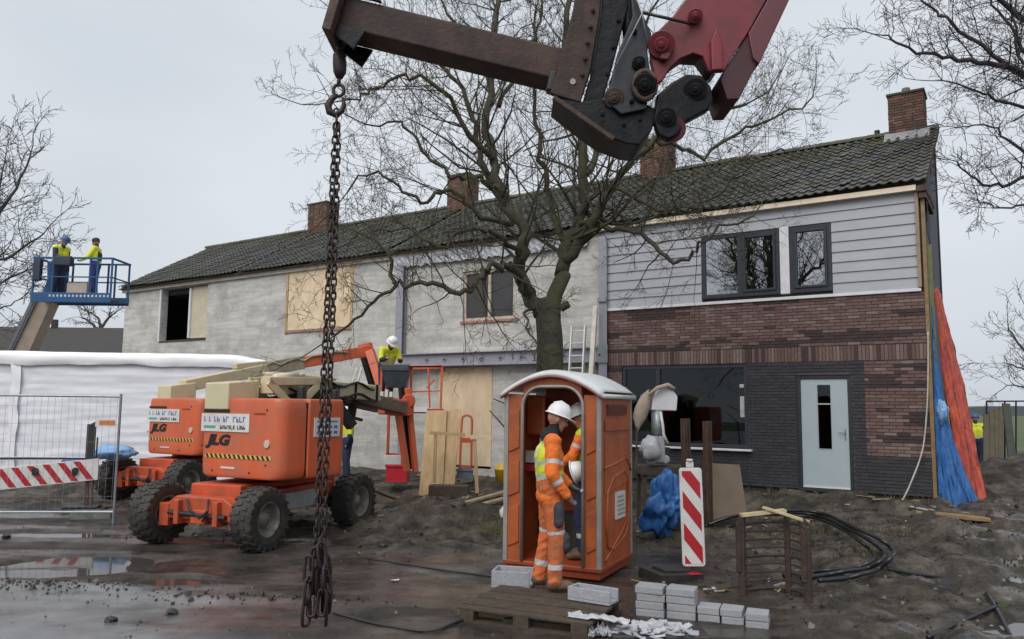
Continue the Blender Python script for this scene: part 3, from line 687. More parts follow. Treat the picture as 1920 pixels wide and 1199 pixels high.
b = MB(); b.box(-.06, .10, -.22, 1.4, ZE - .14, ZE - .03); b.build('rafter_end', M_['rust'], h1); b = MB(); b.box(-.03, .09, -.18, 1.3, ZE - .26, ZE - .15); b.build('rafter_end', M_['rust'], h1)
def window(h, q, y, lights=1, splits=None, fw=.085, pane=GL, inner=True, handle=False, thick=.07):
    fr = MB(); x0, x1, z0, z1 = q; x0 += .003; x1 -= .003; z0 += .003; z1 -= .003
    xs = [x0] + (splits or []) + [x1]
    fr.box(x0, x1, y, y + thick, z1 - fw, z1); fr.box(x0, x1, y, y + thick, z0, z0 + fw)
    for k, x in enumerate(xs):
        a, c = (x, x + fw) if k == 0 else ((x - fw, x) if k == len(xs) - 1 else (x - fw * .6, x + fw * .6))
        fr.box(a, c, y, y + thick, z0 + fw, z1 - fw)
    f = fr.build('window', M_['anth'], h, bevel=.006)
    for k in range(len(xs) - 1):
        a = xs[k] + (fw if k == 0 else fw * .6); c = xs[k + 1] - (fw if k == len(xs) - 2 else fw * .6)
        p = MB(); p.box(a + .002, c - .002, y + thick * .5, y + thick * .5 + .012, z0 + fw + .002, z1 - fw - .002); p.build('pane', pane, f)
    return f
def sash(f, q, y, fw=.05):
    s_ = MB(); x0, x1, z0, z1 = q
    s_.box(x0, x1, y - .02, y + .03, z1 - fw, z1); s_.box(x0, x1, y - .02, y + .03, z0, z0 + fw); s_.box(x0, x0 + fw, y - .02, y + .03, z0 + fw, z1 - fw); s_.box(x1 - fw, x1, y - .02, y + .03, z0 + fw, z1 - fw)
    s_.build('sash', M_['anth'], f, bevel=.005)
spl = wA[0] + (wA[1] - wA[0]) * .5
f = window(h1, wA, -.095, splits=[spl], pane=GLC); sash(f, (spl + .055, wA[1] - .09, wA[2] + .09, wA[3] - .09), -.095)
f = window(h1, wB, -.095, pane=GLC); sash(f, (wB[0] + .09, wB[1] - .09, wB[2] + .09, wB[3] - .09), -.095)
gsp = -(fac(1233, 760, .1)[0])
f = window(h1, gw, -.07, splits=[gsp], fw=.075)
for (px, py, w_, hh_) in ((1393, 724, .13, .07), (1394, 763, .13, .42)):
    s_, z_ = fac(px, py, .03); k = MB(); k.box(-s_ - w_ / 2, -s_ + w_ / 2, -.038, -.034, z_ - hh_ / 2, z_ + hh_ / 2); k.build('sticker', mat('pale_sticker', (.48, .5, .48), None, 9, .6), f)
b = MB(); b.box(gw[0] - .03, gw[1] + .08, -.20, -.01, gw[2] - .045, gw[2] - .004); b.build('window_sill', M_['white'], h1, bevel=.008)
# front door
fw = .075; f_ = MB(); x0, x1, z0, z1 = dr
f_.box(x0, x0 + fw, -.06, .06, z0, z1); f_.box(x1 - fw, x1, -.06, .06, z0, z1); f_.box(x0 + fw, x1 - fw, -.06, .06, z1 - fw, z1); f_.box(x0, x1, -.10, .06, z0 - .06, z0)
f_.build('door_frame', M_['anth'], h1, bevel=.006)
a, c = x0 + fw + .006, x1 - fw - .006; zd0, zd1 = z0 + .012, z1 - fw - .006
gq = (a + (c - a) * .36, a + (c - a) * .64, fac(1545, 842, .05)[1], fac(1545, 722, .05)[1])
f_ = MB(); holes_wall(f_, a, c, zd0, zd1, -.035, .02, [gq]); d_ = f_.build('door', M_['door'], h1)
f_ = MB(); f_.box(gq[0], gq[1], -.012, -.002, gq[2], gq[3]); f_.build('pane', GL, d_)
zt = gq[2] + (gq[3] - gq[2]) * .70
f_ = MB(); f_.box(gq[0], gq[1], -.03, -.014, zt - .012, zt + .012)
for u in ((gq[0] - .012, gq[0], gq[2], gq[3]), (gq[1], gq[1] + .012, gq[2], gq[3]), (gq[0] - .012, gq[1] + .012, gq[3], gq[3] + .012), (gq[0] - .012, gq[1] + .012, gq[2] - .012, gq[2])): f_.box(u[0], u[1], -.043, -.036, u[2], u[3])
f_.build('glazing_bead', M_['door'], d_)
f_ = MB(); f_.box(c - .07, c - .05, -.05, -.036, zd0 + .92, zd0 + 1.12); f_.cyl((c - .06, -.05, zd0 + 1.06), (c - .06, -.085, zd0 + 1.06), .011); f_.cyl((c - .06, -.085, zd0 + 1.06), (c - .18, -.085, zd0 + 1.06), .010); f_.build('handle', M_['galv'], d_)
f_ = MB(); f_.box(a, c, -.05, -.036, zd0, zd0 + .03); f_.build('weatherboard', M_['white'], d_)
roof(h1, 0, 300)
chx = -(fac(1706, 300, -NB)[0])
cz1 = at(1706, 183, (H0 + HD * (-chx) + HN * (NB - .1)).y).z
chy = NB - .1; chm = chimney(h1, chx, .72, .62, cz1, ZR - .35, chy)
b = MB(); b.cyl((chx, chy - .1, cz1 + .03), (chx, chy - .1, cz1 + .17), .10, 12, r2=.085); b.build('chimney_pot', mat('pot_clay', (.2, .17, .15), None, 9, .8), chm)
b = MB(); sl = math.tan(PITCHR)
b.hexa([(chx - .45, chy - .52, ZR - .62 * sl + .06), (chx + .46, chy - .52, ZR - .62 * sl + .06), (chx + .46, chy - .30, ZR - .40 * sl + .06), (chx - .45, chy - .30, ZR - .40 * sl + .06),
        (chx - .45, chy - .52, ZR - .62 * sl + .085), (chx + .46, chy - .52, ZR - .62 * sl + .085), (chx + .46, chy - .30, ZR - .40 * sl + .20), (chx - .45, chy - .30, ZR - .40 * sl + .20)]); b.build('flashing', M_['lead'], chm)
b = MB(); vx = -(fac(1645, 260, -NB)[0]); b.cyl((vx, NB, ZR - .1), (vx, NB, ZR + .22), .06, 10); b.build('vent_pipe', M_['black'], h1)
# navy membrane hanging at the gable
b = MB(); P = []
for i in range(15):
    z = ZE - .25 - i * .105; P.append([(.05 + .004 * i + .02 * math.sin(i * .9 + j), .03 + j * .08 + .02 * math.sin(i * 1.7), z) for j in range(6)])
b.grid(P); o = b.build('membrane', M_['navy'], h1, smooth=True, fix=False); sm = o.modifiers.new('s', 'SOLIDIFY'); sm.thickness = .012

# ---- the three stripped concrete houses
h2, s2 = house(1, 'stripped grey concrete house behind the bare tree with a dark two-light upper window')
w2 = frect((868, 965), 505, 600, s2)
op2 = frect((826, 921), 690, 880, s2); op2 = (op2[0], op2[1], .36, op2[3])
shell(h2, 1, M_['conc_grey'], [w2, op2])
def woodwin(h, q, y, split):
    f = MB(); x0, x1, z0, z1 = q; fw = .07
    f.box(x0, x0 + fw, y, y + .09, z0, z1); f.box(x1 - fw, x1, y, y + .09, z0, z1); f.box(x0 + fw, x1 - fw, y, y + .09, z1 - fw, z1); f.box(x0 + fw, x1 - fw, y, y + .09, z0, z0 + fw); f.box(split - .04, split + .04, y - .01, y + .08, z0 + fw, z1 - fw)
    return f.build('window', mat('bare_window_frame', (.50, .43, .34), None, 8, .7), h, bevel=.005)
f = woodwin(h2, (w2[0] + .003, w2[1] - .003, w2[2] + .003, w2[3] - .003), .04, -(fac(916, 550)[0] - s2))
dgl = mat('dark_window_film', (.050, .046, .048), (.038, .035, .037), 3, .35)
sp_ = -(fac(916, 550)[0] - s2)
for a, c in ((w2[0] + .075, sp_ - .042), (sp_ + .042, w2[1] - .075)):
    p = MB(); p.box(a, c, .085, .095, w2[2] + .075, w2[3] - .075); p.build('pane', dgl, f)
def brick_sill(h, q, n=None):
    x = q[0] - .05; me = MB(); me.box(-.05, .05, 0, .16, -.03, .03); me = me.mesh('sill_brick', mat('sill_brick', (.40, .22, .17), (.3, .15, .12), 12, .8))
    while x < q[1] + .05:
        o = link('sill_brick', me, h); o.location = (x + .05, -.05 + random.uniform(-.006, .006), q[2] - .035); o.rotation_euler = (random.uniform(-.04, .04), 0, 0); x += .11
brick_sill(h2, w2)
p = MB(); p.box(op2[0] - .06, op2[1] + .02, -.024, -.004, .42, op2[3]); p.build('plywood_panel', M_['ply'], h2)
# crumpled white foil below the eaves
b = MB(); P = []; a0, a1 = -(fac(742, 530)[0] - s2), -(fac(1105, 480)[0] - s2)
for i in range(4):
    P.append([(a0 + (a1 - a0) * j / 60, -.05 - .05 * abs(math.sin(j * 1.9 + i * 2.3)) - .03 * random.random(), ZE - .10 - i * .10 * (.9 + .25 * random.random())) for j in range(61)])
b.grid(P); o = b.build('insulation_foil', M_['scrap'], h2, fix=False); sm = o.modifiers.new('s', 'SOLIDIFY'); sm.thickness = .008
roof(h2, 1, 0)
h3, s3 = house(2, 'stripped grey concrete house with its upper window boarded up in plywood')
w3 = frect((541, 658), 520, 617, s3); w3 = (w3[0], w3[1], w3[2], ZE - .12)
op3 = frect((722, 800), 770, 880, s3); op3 = (op3[0], min(op3[1], -.3), .36, op3[3])
shell(h3, 2, M_['conc_grey'], [w3, op3])
x0, x1, z0, z1 = w3; xm = [x0, x0 + (x1 - x0) * .36, x0 + (x1 - x0) * .70, x1]
for k in range(3):
    p = MB(); p.box(xm[k] + .006, xm[k + 1] - .006, -.012 - .006 * (k % 2), .012, z0 + .01, z1); p.build('plywood_panel', M_['ply'], h3)
p = MB(); p.box(x0 - .10, x0 - .01, -.03, .03, z0 - .1, z1); p.box(x1 + .01, x1 + .08, -.02, .03, z0 - .1, z1); p.build('window_frame', M_['pine'], h3)
brick_sill(h3, w3)
b = MB(); b.box(op3[0] - .1, op3[1] + .1, -.04, -.003, op3[3], op3[3] + .12); b.build('lintel', M_['steelg'], h3)
roof(h3, 2, 0)
h4, s4 = house(3, 'stripped grey concrete house farthest along the row with an open hole for an upper window')
w4 = frect((302, 388), 545, 637, s4); w4 = (w4[0], w4[1], w4[2], ZE - .17)
shell(h4, 3, M_['conc_grey'], [w4])
xm = w4[0] + (w4[1] - w4[0]) * .62
p = MB(); p.box(xm, w4[1] - .02, .10, .14, w4[2] + .04, w4[3] - .03); p.build('cream_panel', M_['cream'], h4)
p = MB(); p.box(w4[0] - .10, w4[0] - .005, -.03, .16, w4[2] - .03, w4[3]); p.build('window_jamb', M_['white'], h4)
p = MB(); p.box(xm - .10, xm - .01, .04, .2, w4[2] + .05, w4[3] - .06); p.build('window_post', M_['white'], h4)
p = MB(); p.box(w4[0], w4[1], -.02, .22, w4[2] - .06, w4[2] - .004); p.build('window_sill', M_['oldwood'], h4)
b = MB(); b.prism([(-DW + .01, .245, -.15), (-DW + .01, NB + .02, -.15), (-DW + .01, NB + .015, ZR - .22), (-DW + .01, .245, ZE - .12)][::-1], (-.012, 0, 0)); b.build('gable_wall', M_['conc_grey'], h4)
roof(h4, 3, 0)
for hh in (h3, h4, h2):
    b = MB(); b.box(-DW + (.0 if hh != h4 else -.1), -.004, -.09, -.003, ZE - .14, ZE - .03); b.build('eaves_board', mat('pale_eaves_board', (.52, .46, .38), (.42, .36, .29), 3, .7, dirt=(.3, .26, .2), damt=.4), hh)
    b = MB(); b.box(-DW + (.0 if hh != h4 else -.15), -.004, -.20, -.003, ZE - .025, ZE + .012); b.build('soffit', M_['oldwood'], hh)
def chim_at(h, sb, px, ptop, w):
    s_ = fac(px, ptop, -NB)[0]; p = H0 + HD * s_ + HN * (NB - .1); z = at(px, ptop, p.y).z
    chimney(h, -(s_ - sb), w, .6, z, ZR - .4, NB - .1)
chim_at(h2, s2, 1236, 268, .78); chim_at(h3, s3, 872, 333, .80); chim_at(h4, s4, 611, 385, .95)
# ---- steel frame in front of the row
sf = thing('steelwork', 'grey primed steel columns and bolted beam across the concrete houses', 'steelwork', H0 + HD * DW, HROT)
def I_col(x, z0, z1, name='column', w=.20):
    b = MB(); b.box(x - w / 2, x + w / 2, -.20, -.185, z0, z1); b.box(x - w / 2, x + w / 2, -.045, -.03, z0, z1); b.box(x - .006, x + .006, -.185, -.045, z0, z1); return b.build(name, M_['steelg'], sf)
xc1 = .11; xc2 = -(fac(747, 620, .2)[0] - DW)
I_col(xc1 - .04, ZB - .2, ZE - .25); I_col(xc2, 3.29, ZE - .3, w=.24)
b = MB(); za = fac(950, 658, .2)[1]; zb_ = fac(950, 684, .2)[1]
bx0 = xc2 + .05
b.box(bx0, xc1 - .16, -.215, -.20, zb_ + .02, za - .02); b.box(bx0, xc1 - .16, -.30, -.06, za - .018, za); b.box(bx0, xc1 - .16, -.30, -.06, zb_, zb_ + .018); b.build('beam', M_['steelg'], sf)
I_col(bx0 + .1, ZB - .2, zb_ - .002, w=.16)
me = MB(); me.box(-.055, .055, 0, .012, -.06, .06, 0); me.cyl((0, -.02, 0), (0, 0, 0), .022, 8, 1); me = me.mesh('bolt_plate', [M_['galv'], M_['black']])
for px in (800, 833, 868, 903, 938, 977, 1058, 1124):
    s_, z_ = fac(px, 670, .23); o = link('bolt_plate', me, sf); o.location = (-(s_ - DW), -.228, (za + zb_) / 2); o.rotation_euler = (0, R(45), 0)
b = MB(); b.box(xc1 - .17, xc1 + .09, -.226, -.206, za - .35, za + .05); b.build('splice_plate', M_['galv'], sf); b = MB(); b.box(xc1 - .15, xc1 + .07, -.24, -.21, fac(1122, 563, .2)[1] - .05, fac(1122, 563, .2)[1] + .05); b.build('splice_plate', M_['galv'], sf)
# ---- ladder leaning on the wall
def ladder(name, label, pb, pt, w, n, m, r=.022):
    t = thing(name, label, 'ladder', pb)
    a, c = Vector((0, 0, 0)), Vector(pt) - Vector(pb); wx = HD * -1
    for sgn, nm in ((-1, 'rail'), (1, 'rail')):
        b = MB(); b.bar(a + wx * w / 2 * sgn, c + wx * w / 2 * sgn, .03, .07, HN); b.build(nm, m, t)
    for k in range(n):
        q = a + (c - a) * ((k + .6) / n); b = MB(); b.cyl(q - wx * w / 2, q + wx * w / 2, .014, 8); b.build('rung', m, t)
    return t
fp = lambda px, py, o: (lambda s_, z_: H0 + HD * s_ - HN * o + Vector((0, 0, z_)))(*fac(px, py, o))
pt = fp(1085, 612, .32); s_, _ = fac(1070, 760, 1.2); pb = H0 + HD * s_ - HN * 1.2; pb.z = hz(pb.x, pb.y)
ladder('ladder', 'white aluminium ladder leaning on the concrete wall behind the toilet', pb, pt, .34, 12, M_['alu'])
pt = fp(1117, 575, .40); s_, _ = fac(1095, 760, 1.25); pb = H0 + HD * s_ - HN * 1.25; pb.z = hz(pb.x, pb.y)
b = MB(); b.bar(pb, pt, .10, .07, HN); tag(b.build('plank', mat('white_plank', (.68, .64, .56), None, 5, .6)), 'long whitish plank leaning beside the ladder against the grey steel column', 'plank')

# ---- neighbouring roof far left
def tmark(b): return b
nb_t = thing('neighbouring_house', 'distant low house with a long dark roof behind the white stack', 'house', (-26, 46, -.3))
pz0 = at(110, 652, 46).z - .6; pz1 = at(110, 614, 49).z
b = MB(); b.box(-16, 5.2, 0.3, 9, 0, pz0 + .2); b.build('wall', M_['chimb'], nb_t)
b = MB(); b.prism([(-16.5, -.3, pz0), (-16.5, 9.6, pz0), (-16.5, 4.6, pz1 + .45)], (22, 0, 0)); b.build('roof', mat('far_dark_tiles', (.050, .048, .044), (.036, .035, .033), 5, .8, .5, 9, stretch=(.3, 1, 4)), nb_t)
b = MB(); b.box(-4.1, -3.8, 4.4, 4.7, pz1, pz1 + .95); b.build('chimney', M_['black'], nb_t)
# ------------------------------------------------------------------ bare trees
TR = random.Random(4)
def rvec(): return Vector((TR.gauss(0, 1), TR.gauss(0, 1), TR.gauss(0, 1)))
def twig(mb, p, d, L, r, lvl, maxl, up, jit=.30, rmin=.0035, dens=1.0):
    n = 5 if lvl < 2 else (4 if lvl < maxl else 3); pts = [p.copy()]; rad = [r]; d = d.normalized()
    kid = []
    for i in range(n):
        d = (d + rvec() * jit * .45 + Vector((0, 0, up))).normalized(); p = p + d * (L / n); pts.append(p.copy()); rad.append(max(rmin * .7, r * (1 - .62 * (i + 1) / n)))
        if lvl < maxl and (i > 0 or lvl > 1):
            for _ in range(2 if TR.random() < .35 * dens else 1):
                if TR.random() < .92 * dens:
                    ax = rvec(); ax = (ax - d * ax.dot(d)).normalized(); a = R(TR.uniform(28, 62)); kid.append((p.copy(), d * math.cos(a) + ax * math.sin(a), L * TR.uniform(.42, .72) * (1 - .08 * i), max(rmin, rad[-1] * .62)))
    mb.tube(pts, rad, 5 if lvl < 1 else (4 if lvl < 2 else 3), False)
    for k in kid: twig(mb, *k, lvl + 1, maxl, up, jit, rmin, dens)
def smooth_pts(P, sub=4):
    out = []
    for i in range(len(P) - 1):
        p0, p1, p2, p3 = P[max(i - 1, 0)], P[i], P[i + 1], P[min(i + 2, len(P) - 1)]
        for k in range(sub):
            t = k / sub; out.append(.5 * ((2 * p1) + (p2 - p0) * t + (2 * p0 - 5 * p1 + 4 * p2 - p3) * t * t + (3 * p1 - p0 - 3 * p2 + p3) * t ** 3))
    out.append(P[-1]); return out
def limb(mb_l, mb_t, P, r0, r1, every, L, lvl, maxl, up, start=.25, rough=.03, dens=1.0, rmin=.0035):
    Q = smooth_pts([Vector(p) for p in P], 5); n = len(Q); rad = [r0 + (r1 - r0) * (i / (n - 1)) ** .8 for i in range(n)]
    Q = [q + rvec() * rough * (i > 0) for i, q in enumerate(Q)]
    mb_l.tube(Q, rad, 9, True)
    acc = 0
    for i in range(1, n):
        acc += (Q[i] - Q[i - 1]).length
        if i / n < start: acc = 0; continue
        while acc > every:
            acc -= every; d = (Q[i] - Q[i - 1]).normalized(); ax = rvec(); ax = (ax - d * ax.dot(d)).normalized(); a = R(TR.uniform(35, 75))
            f = 1 - .45 * i / n
            twig(mb_t, Q[i].copy(), d * math.cos(a) + ax * math.sin(a) + Vector((0, 0, .1)), L * f * TR.uniform(.6, 1.2), max(rmin * 1.6, rad[i] * TR.uniform(.22, .42)), lvl, maxl, up, .30, rmin, dens)
    twig(mb_t, Q[-1].copy(), (Q[-1] - Q[-2]), L * .8, r1 * .9, lvl, maxl, up, .3, rmin, dens)
TY = 11.4
tb = at(1031, 700, TY); tb.z = hz(tb.x, tb.y)
tree = thing('bare_tree', 'large gnarled bare tree with mossy forked trunk in front of the houses', 'tree', tb)
T_ = lambda px, py, dy=0.0: at(px, py, TY + dy) - tb
mt, ml, mw = MB(), MB(), MB()
Q = smooth_pts([Vector((0.02, 0, -.15)), T_(1031, 850), T_(1031, 700), T_(1031, 640), T_(1027, 596), T_(1020, 560)], 5)
mt.tube(Q, [.36, .32, .26, .235, .225, .218, .212, .208, .205, .202, .20, .198, .196, .195, .193, .192, .191, .19, .188, .186, .183, .18, .172, .165, .16, .15][:len(Q)], 14, True)
mt.build('trunk', M_['bark'], tree, smooth=True)
K = 1454.2 / TY
LIMBS = [  # pixel path (px, py, depth offset), radius start, end
 ([(1015, 590, 0), (985, 545, -.1), (975, 500, -.2), (985, 440, -.3), (945, 380, -.3), (925, 300, -.3), (915, 200, -.2), (925, 90, 0), (935, -40, .2)], .155, .05, 1.7),
 ([(1035, 600, 0), (1052, 520, .1), (1062, 460, .2), (1090, 400, .3), (1095, 310, .3), (1075, 200, .4), (1062, 90, .5), (1075, -60, .6)], .165, .05, 1.7),
 ([(1058, 490, .1), (1100, 430, -.1), (1135, 370, -.2), (1165, 320, -.3), (1230, 262, -.5), (1300, 215, -.6), (1400, 200, -.7)], .115, .025, 1.6),
 ([(1000, 570, -.1), (978, 520, -.5), (940, 498, -.8), (905, 515, -1.0), (868, 548, -1.1), (800, 532, -1.1), (738, 533, -1.0), (690, 575, -.9), (640, 625, -.8)], .085, .02, 1.25),
 ([(738, 533, -1.0), (728, 480, -1.0), (690, 440, -.9), (655, 455, -.8)], .04, .012, 1.0),
 ([(945, 385, -.3), (905, 300, 0), (880, 200, .1), (838, 130, .2), (780, 80, .3), (720, 60, .3)], .075, .018, 1.4),
 ([(925, 300, -.3), (880, 255, -.6), (830, 170, -.9), (760, 145, -1.0), (690, 175, -1.0), (640, 190, -1.0)], .060, .014, 1.3),
 ([(940, 370, -.3), (900, 335, -.6), (850, 330, -.8), (800, 290, -.9), (750, 230, -1.0), (690, 240, -1.0)], .06, .014, 1.3),
 ([(960, 420, -.3), (900, 400, -.8), (840, 360, -1.0), (785, 380, -1.1), (720, 330, -1.2), (650, 350, -1.2)], .06, .014, 1.3),
 ([(975, 480, -.3), (930, 440, -.7), (880, 430, -1.0), (820, 460, -1.2), (760, 430, -1.2), (700, 440, -1.3)], .055, .014, 1.2),
 ([(1090, 420, .2), (1140, 425, -.2), (1200, 440, -.5), (1258, 490, -.7), (1310, 470, -.8), (1350, 430, -.9), (1420, 400, -1.0)], .065, .016, 1.2),
 ([(1150, 345, -.2), (1210, 380, -.5), (1280, 395, -.7), (1340, 370, -.8), (1400, 320, -.9), (1470, 280, -1.0)], .05, .012, 1.2),
 ([(1230, 262, -.5), (1320, 290, -.5), (1400, 240, -.5), (1470, 215, -.5), (1530, 175, -.5)], .045, .012, 1.2),
 ([(1095, 330, .3), (1130, 250, .6), (1160, 160, .8), (1200, 70, .9), (1250, -40, 1.0)], .07, .02, 1.5),
 ([(1062, 460, .2), (1030, 380, .6), (1010, 280, .8), (1000, 160, .9), (1005, 30, 1.0)], .08, .022, 1.6),
 ([(935, 200, -.2), (975, 120, .2), (1010, 40, .4), (1020, -60, .5)], .05, .015, 1.4),
 ([(900, 130, -.1), (850, 40, -.1), (800, -30, -.1)], .045, .014, 1.4),
 ([(1100, 400, .3), (1160, 420, .8), (1240, 400, 1.2), (1320, 330, 1.5), (1400, 290, 1.6)], .05, .012, 1.2),
 ([(1000, 580, .1), (985, 600, -.5), (1000, 640, -.8), (1010, 690, -.9)], .03, .01, .7),
]
for P, r0, r1, L in LIMBS:
    r0 *= .80; r1 *= .8
    limb(ml, mw, [T_(*q) for q in P], r0, r1, .15 if P[-1][1] > 250 else .118, L, 1, 4, .05 if P[-1][1] < 250 else .03, start=.16, dens=.73, rmin=.0032)
ml.build('limbs', M_['bark'], tree, smooth=True, fix=False)
mw.build('crown', M_['twig'], tree, fix=False)
print('twigs', len(mw.f))
b = MB(); b.cyl(T_(1052, 578) , T_(1066, 570, -.05), .06, 9); b.build('branch_stump', M_['bark'], tree)
def far_tree(name, label, px, Y, limbs, group, m, every=.2, L=1.6, maxl=3, tr=.25, rmin=.006, dens=1.0, hgt0=None):
    base = at(px, 760, Y); base.z = hz(base.x, base.y) if abs(base.x) < 50 and base.y < 50 else -.32
    t = thing(name, label, 'tree', base, 0, group)
    A, B_, C_ = MB(), MB(), MB(); q = lambda a: at(a[0], a[1], Y + (a[2] if len(a) > 2 else 0)) - base
    top = q(limbs[0][0][0]); A.tube([Vector((0, 0, -.3)), Vector((0, 0, max(.5, top.z * .5))), top], [tr * 1.3, tr, tr * .8], 10, True)
    for P, r0, r1 in limbs: limb(B_, C_, [q(a) for a in P], r0, r1, every, L, 1, maxl, .03, start=.1, dens=dens, rmin=rmin)
    A.build('trunk', m, t, smooth=True); B_.build('limbs', m, t, smooth=True, fix=False); C_.build('crown', m, t, fix=False); return t
far_tree('bare_tree', 'dark bare tree reaching in at the upper right beyond the gable', 2190, 15.5, [
 ([(2180, 260), (2080, 200), (1980, 165), (1890, 125), (1800, 112), (1720, 95), (1650, 66)], .12, .016),
 ([(2180, 260), (2060, 130), (1950, 60), (1860, -10), (1800, -60)], .12, .03),
 ([(1980, 165), (1930, 105), (1880, 40), (1850, -40)], .06, .015), ([(1890, 125), (1800, 60), (1740, 10), (1700, -40)], .05, .014),
 ([(2090, 205), (2000, 210), (1900, 195), (1830, 170), (1760, 150)], .06, .012), ([(2180, 330), (2060, 330), (1960, 315), (1880, 350), (1830, 340), (1790, 300)], .07, .014),
 ([(1960, 315), (1900, 270), (1850, 235), (1800, 240)], .04, .01), ([(2180, 260), (2050, 10), (1960, -60)], .1, .03), ([(2000, 175), (1940, 160), (1900, 60), (1910, -30)], .05, .015),
 ([(2060, 380), (1960, 375), (1880, 390), (1830, 380)], .04, .01)], 'bare trees around the site', M_['twigd'], .17, 1.25, 3, .32, .0055, .95)
far_tree('bare_tree', 'grey bare tree at the left edge behind the blue lift', -130, 34, [
 ([(-130, 640), (-100, 540), (-40, 440), (20, 370), (60, 290)], .22, .03), ([(-110, 560), (-40, 500), (20, 480), (80, 440)], .14, .03), ([(-60, 470), (-10, 380), (10, 290)], .12, .02),
 ([(-120, 600), (-50, 560), (20, 520), (70, 500)], .12, .02), ([(-100, 540), (-80, 420), (-40, 320)], .16, .03), ([(-90, 600), (-20, 590), (40, 560)], .08, .02)], 'bare trees around the site', M_['twigg'], .36, 2.6, 3, .38, .013, .95)
far_tree('bare_tree', 'small pale bare tree on the meadow at the right edge', 1980, 46, [
 ([(1975, 760), (1950, 700), (1915, 650), (1890, 615)], .18, .03), ([(1955, 710), (1915, 690), (1880, 680)], .10, .02), ([(1965, 730), (1920, 725), (1885, 720)], .10, .02), ([(1970, 700), (1945, 630), (1930, 590)], .14, .03)], 'bare trees around the site', M_['twigg'], .5, 2.4, 3, .25, .014, .8)
far_tree('bare_tree', 'rounded bare tree peeping above the distant dark roof', 187, 62, [
 ([(187, 630), (187, 605), (175, 588)], .2, .05), ([(187, 620), (200, 600), (212, 590)], .15, .05), ([(187, 620), (165, 602), (155, 596)], .15, .05)], 'bare trees around the site', M_['twigg'], .4, 1.6, 3, .25, .02, .9)

# ------------------------------------------------------------------ people
def capsule_mesh(a, c, ra, rc, n=14, k=5):
    a, c = Vector(a), Vector(c); d = c - a
    if d.length < 1e-5: d = Vector((0, 0, 1e-3))
    z = d.normalized(); x = z.orthogonal().normalized(); y = z.cross(x); vs, fs = [], []
    rings = [(a - z * ra * math.cos(math.pi / 2 * i / k), ra * math.sin(math.pi / 2 * i / k)) for i in range(k + 1)] + [(c + z * rc * math.sin(math.pi / 2 * i / k), rc * math.cos(math.pi / 2 * i / k)) for i in range(k + 1)]
    for p, r in rings:
        for j in range(n):
            t = 2 * math.pi * j / n; vs.append(p + (x * math.cos(t) + y * math.sin(t)) * max(r, 1e-4))
    for i in range(len(rings) - 1):
        for j in range(n): fs.append((i * n + j, i * n + (j + 1) % n, (i + 1) * n + (j + 1) % n, (i + 1) * n + j))
    fs.append(tuple(range(n - 1, -1, -1))); fs.append(tuple((len(rings) - 1) * n + j for j in range(n)))
    return vs, fs
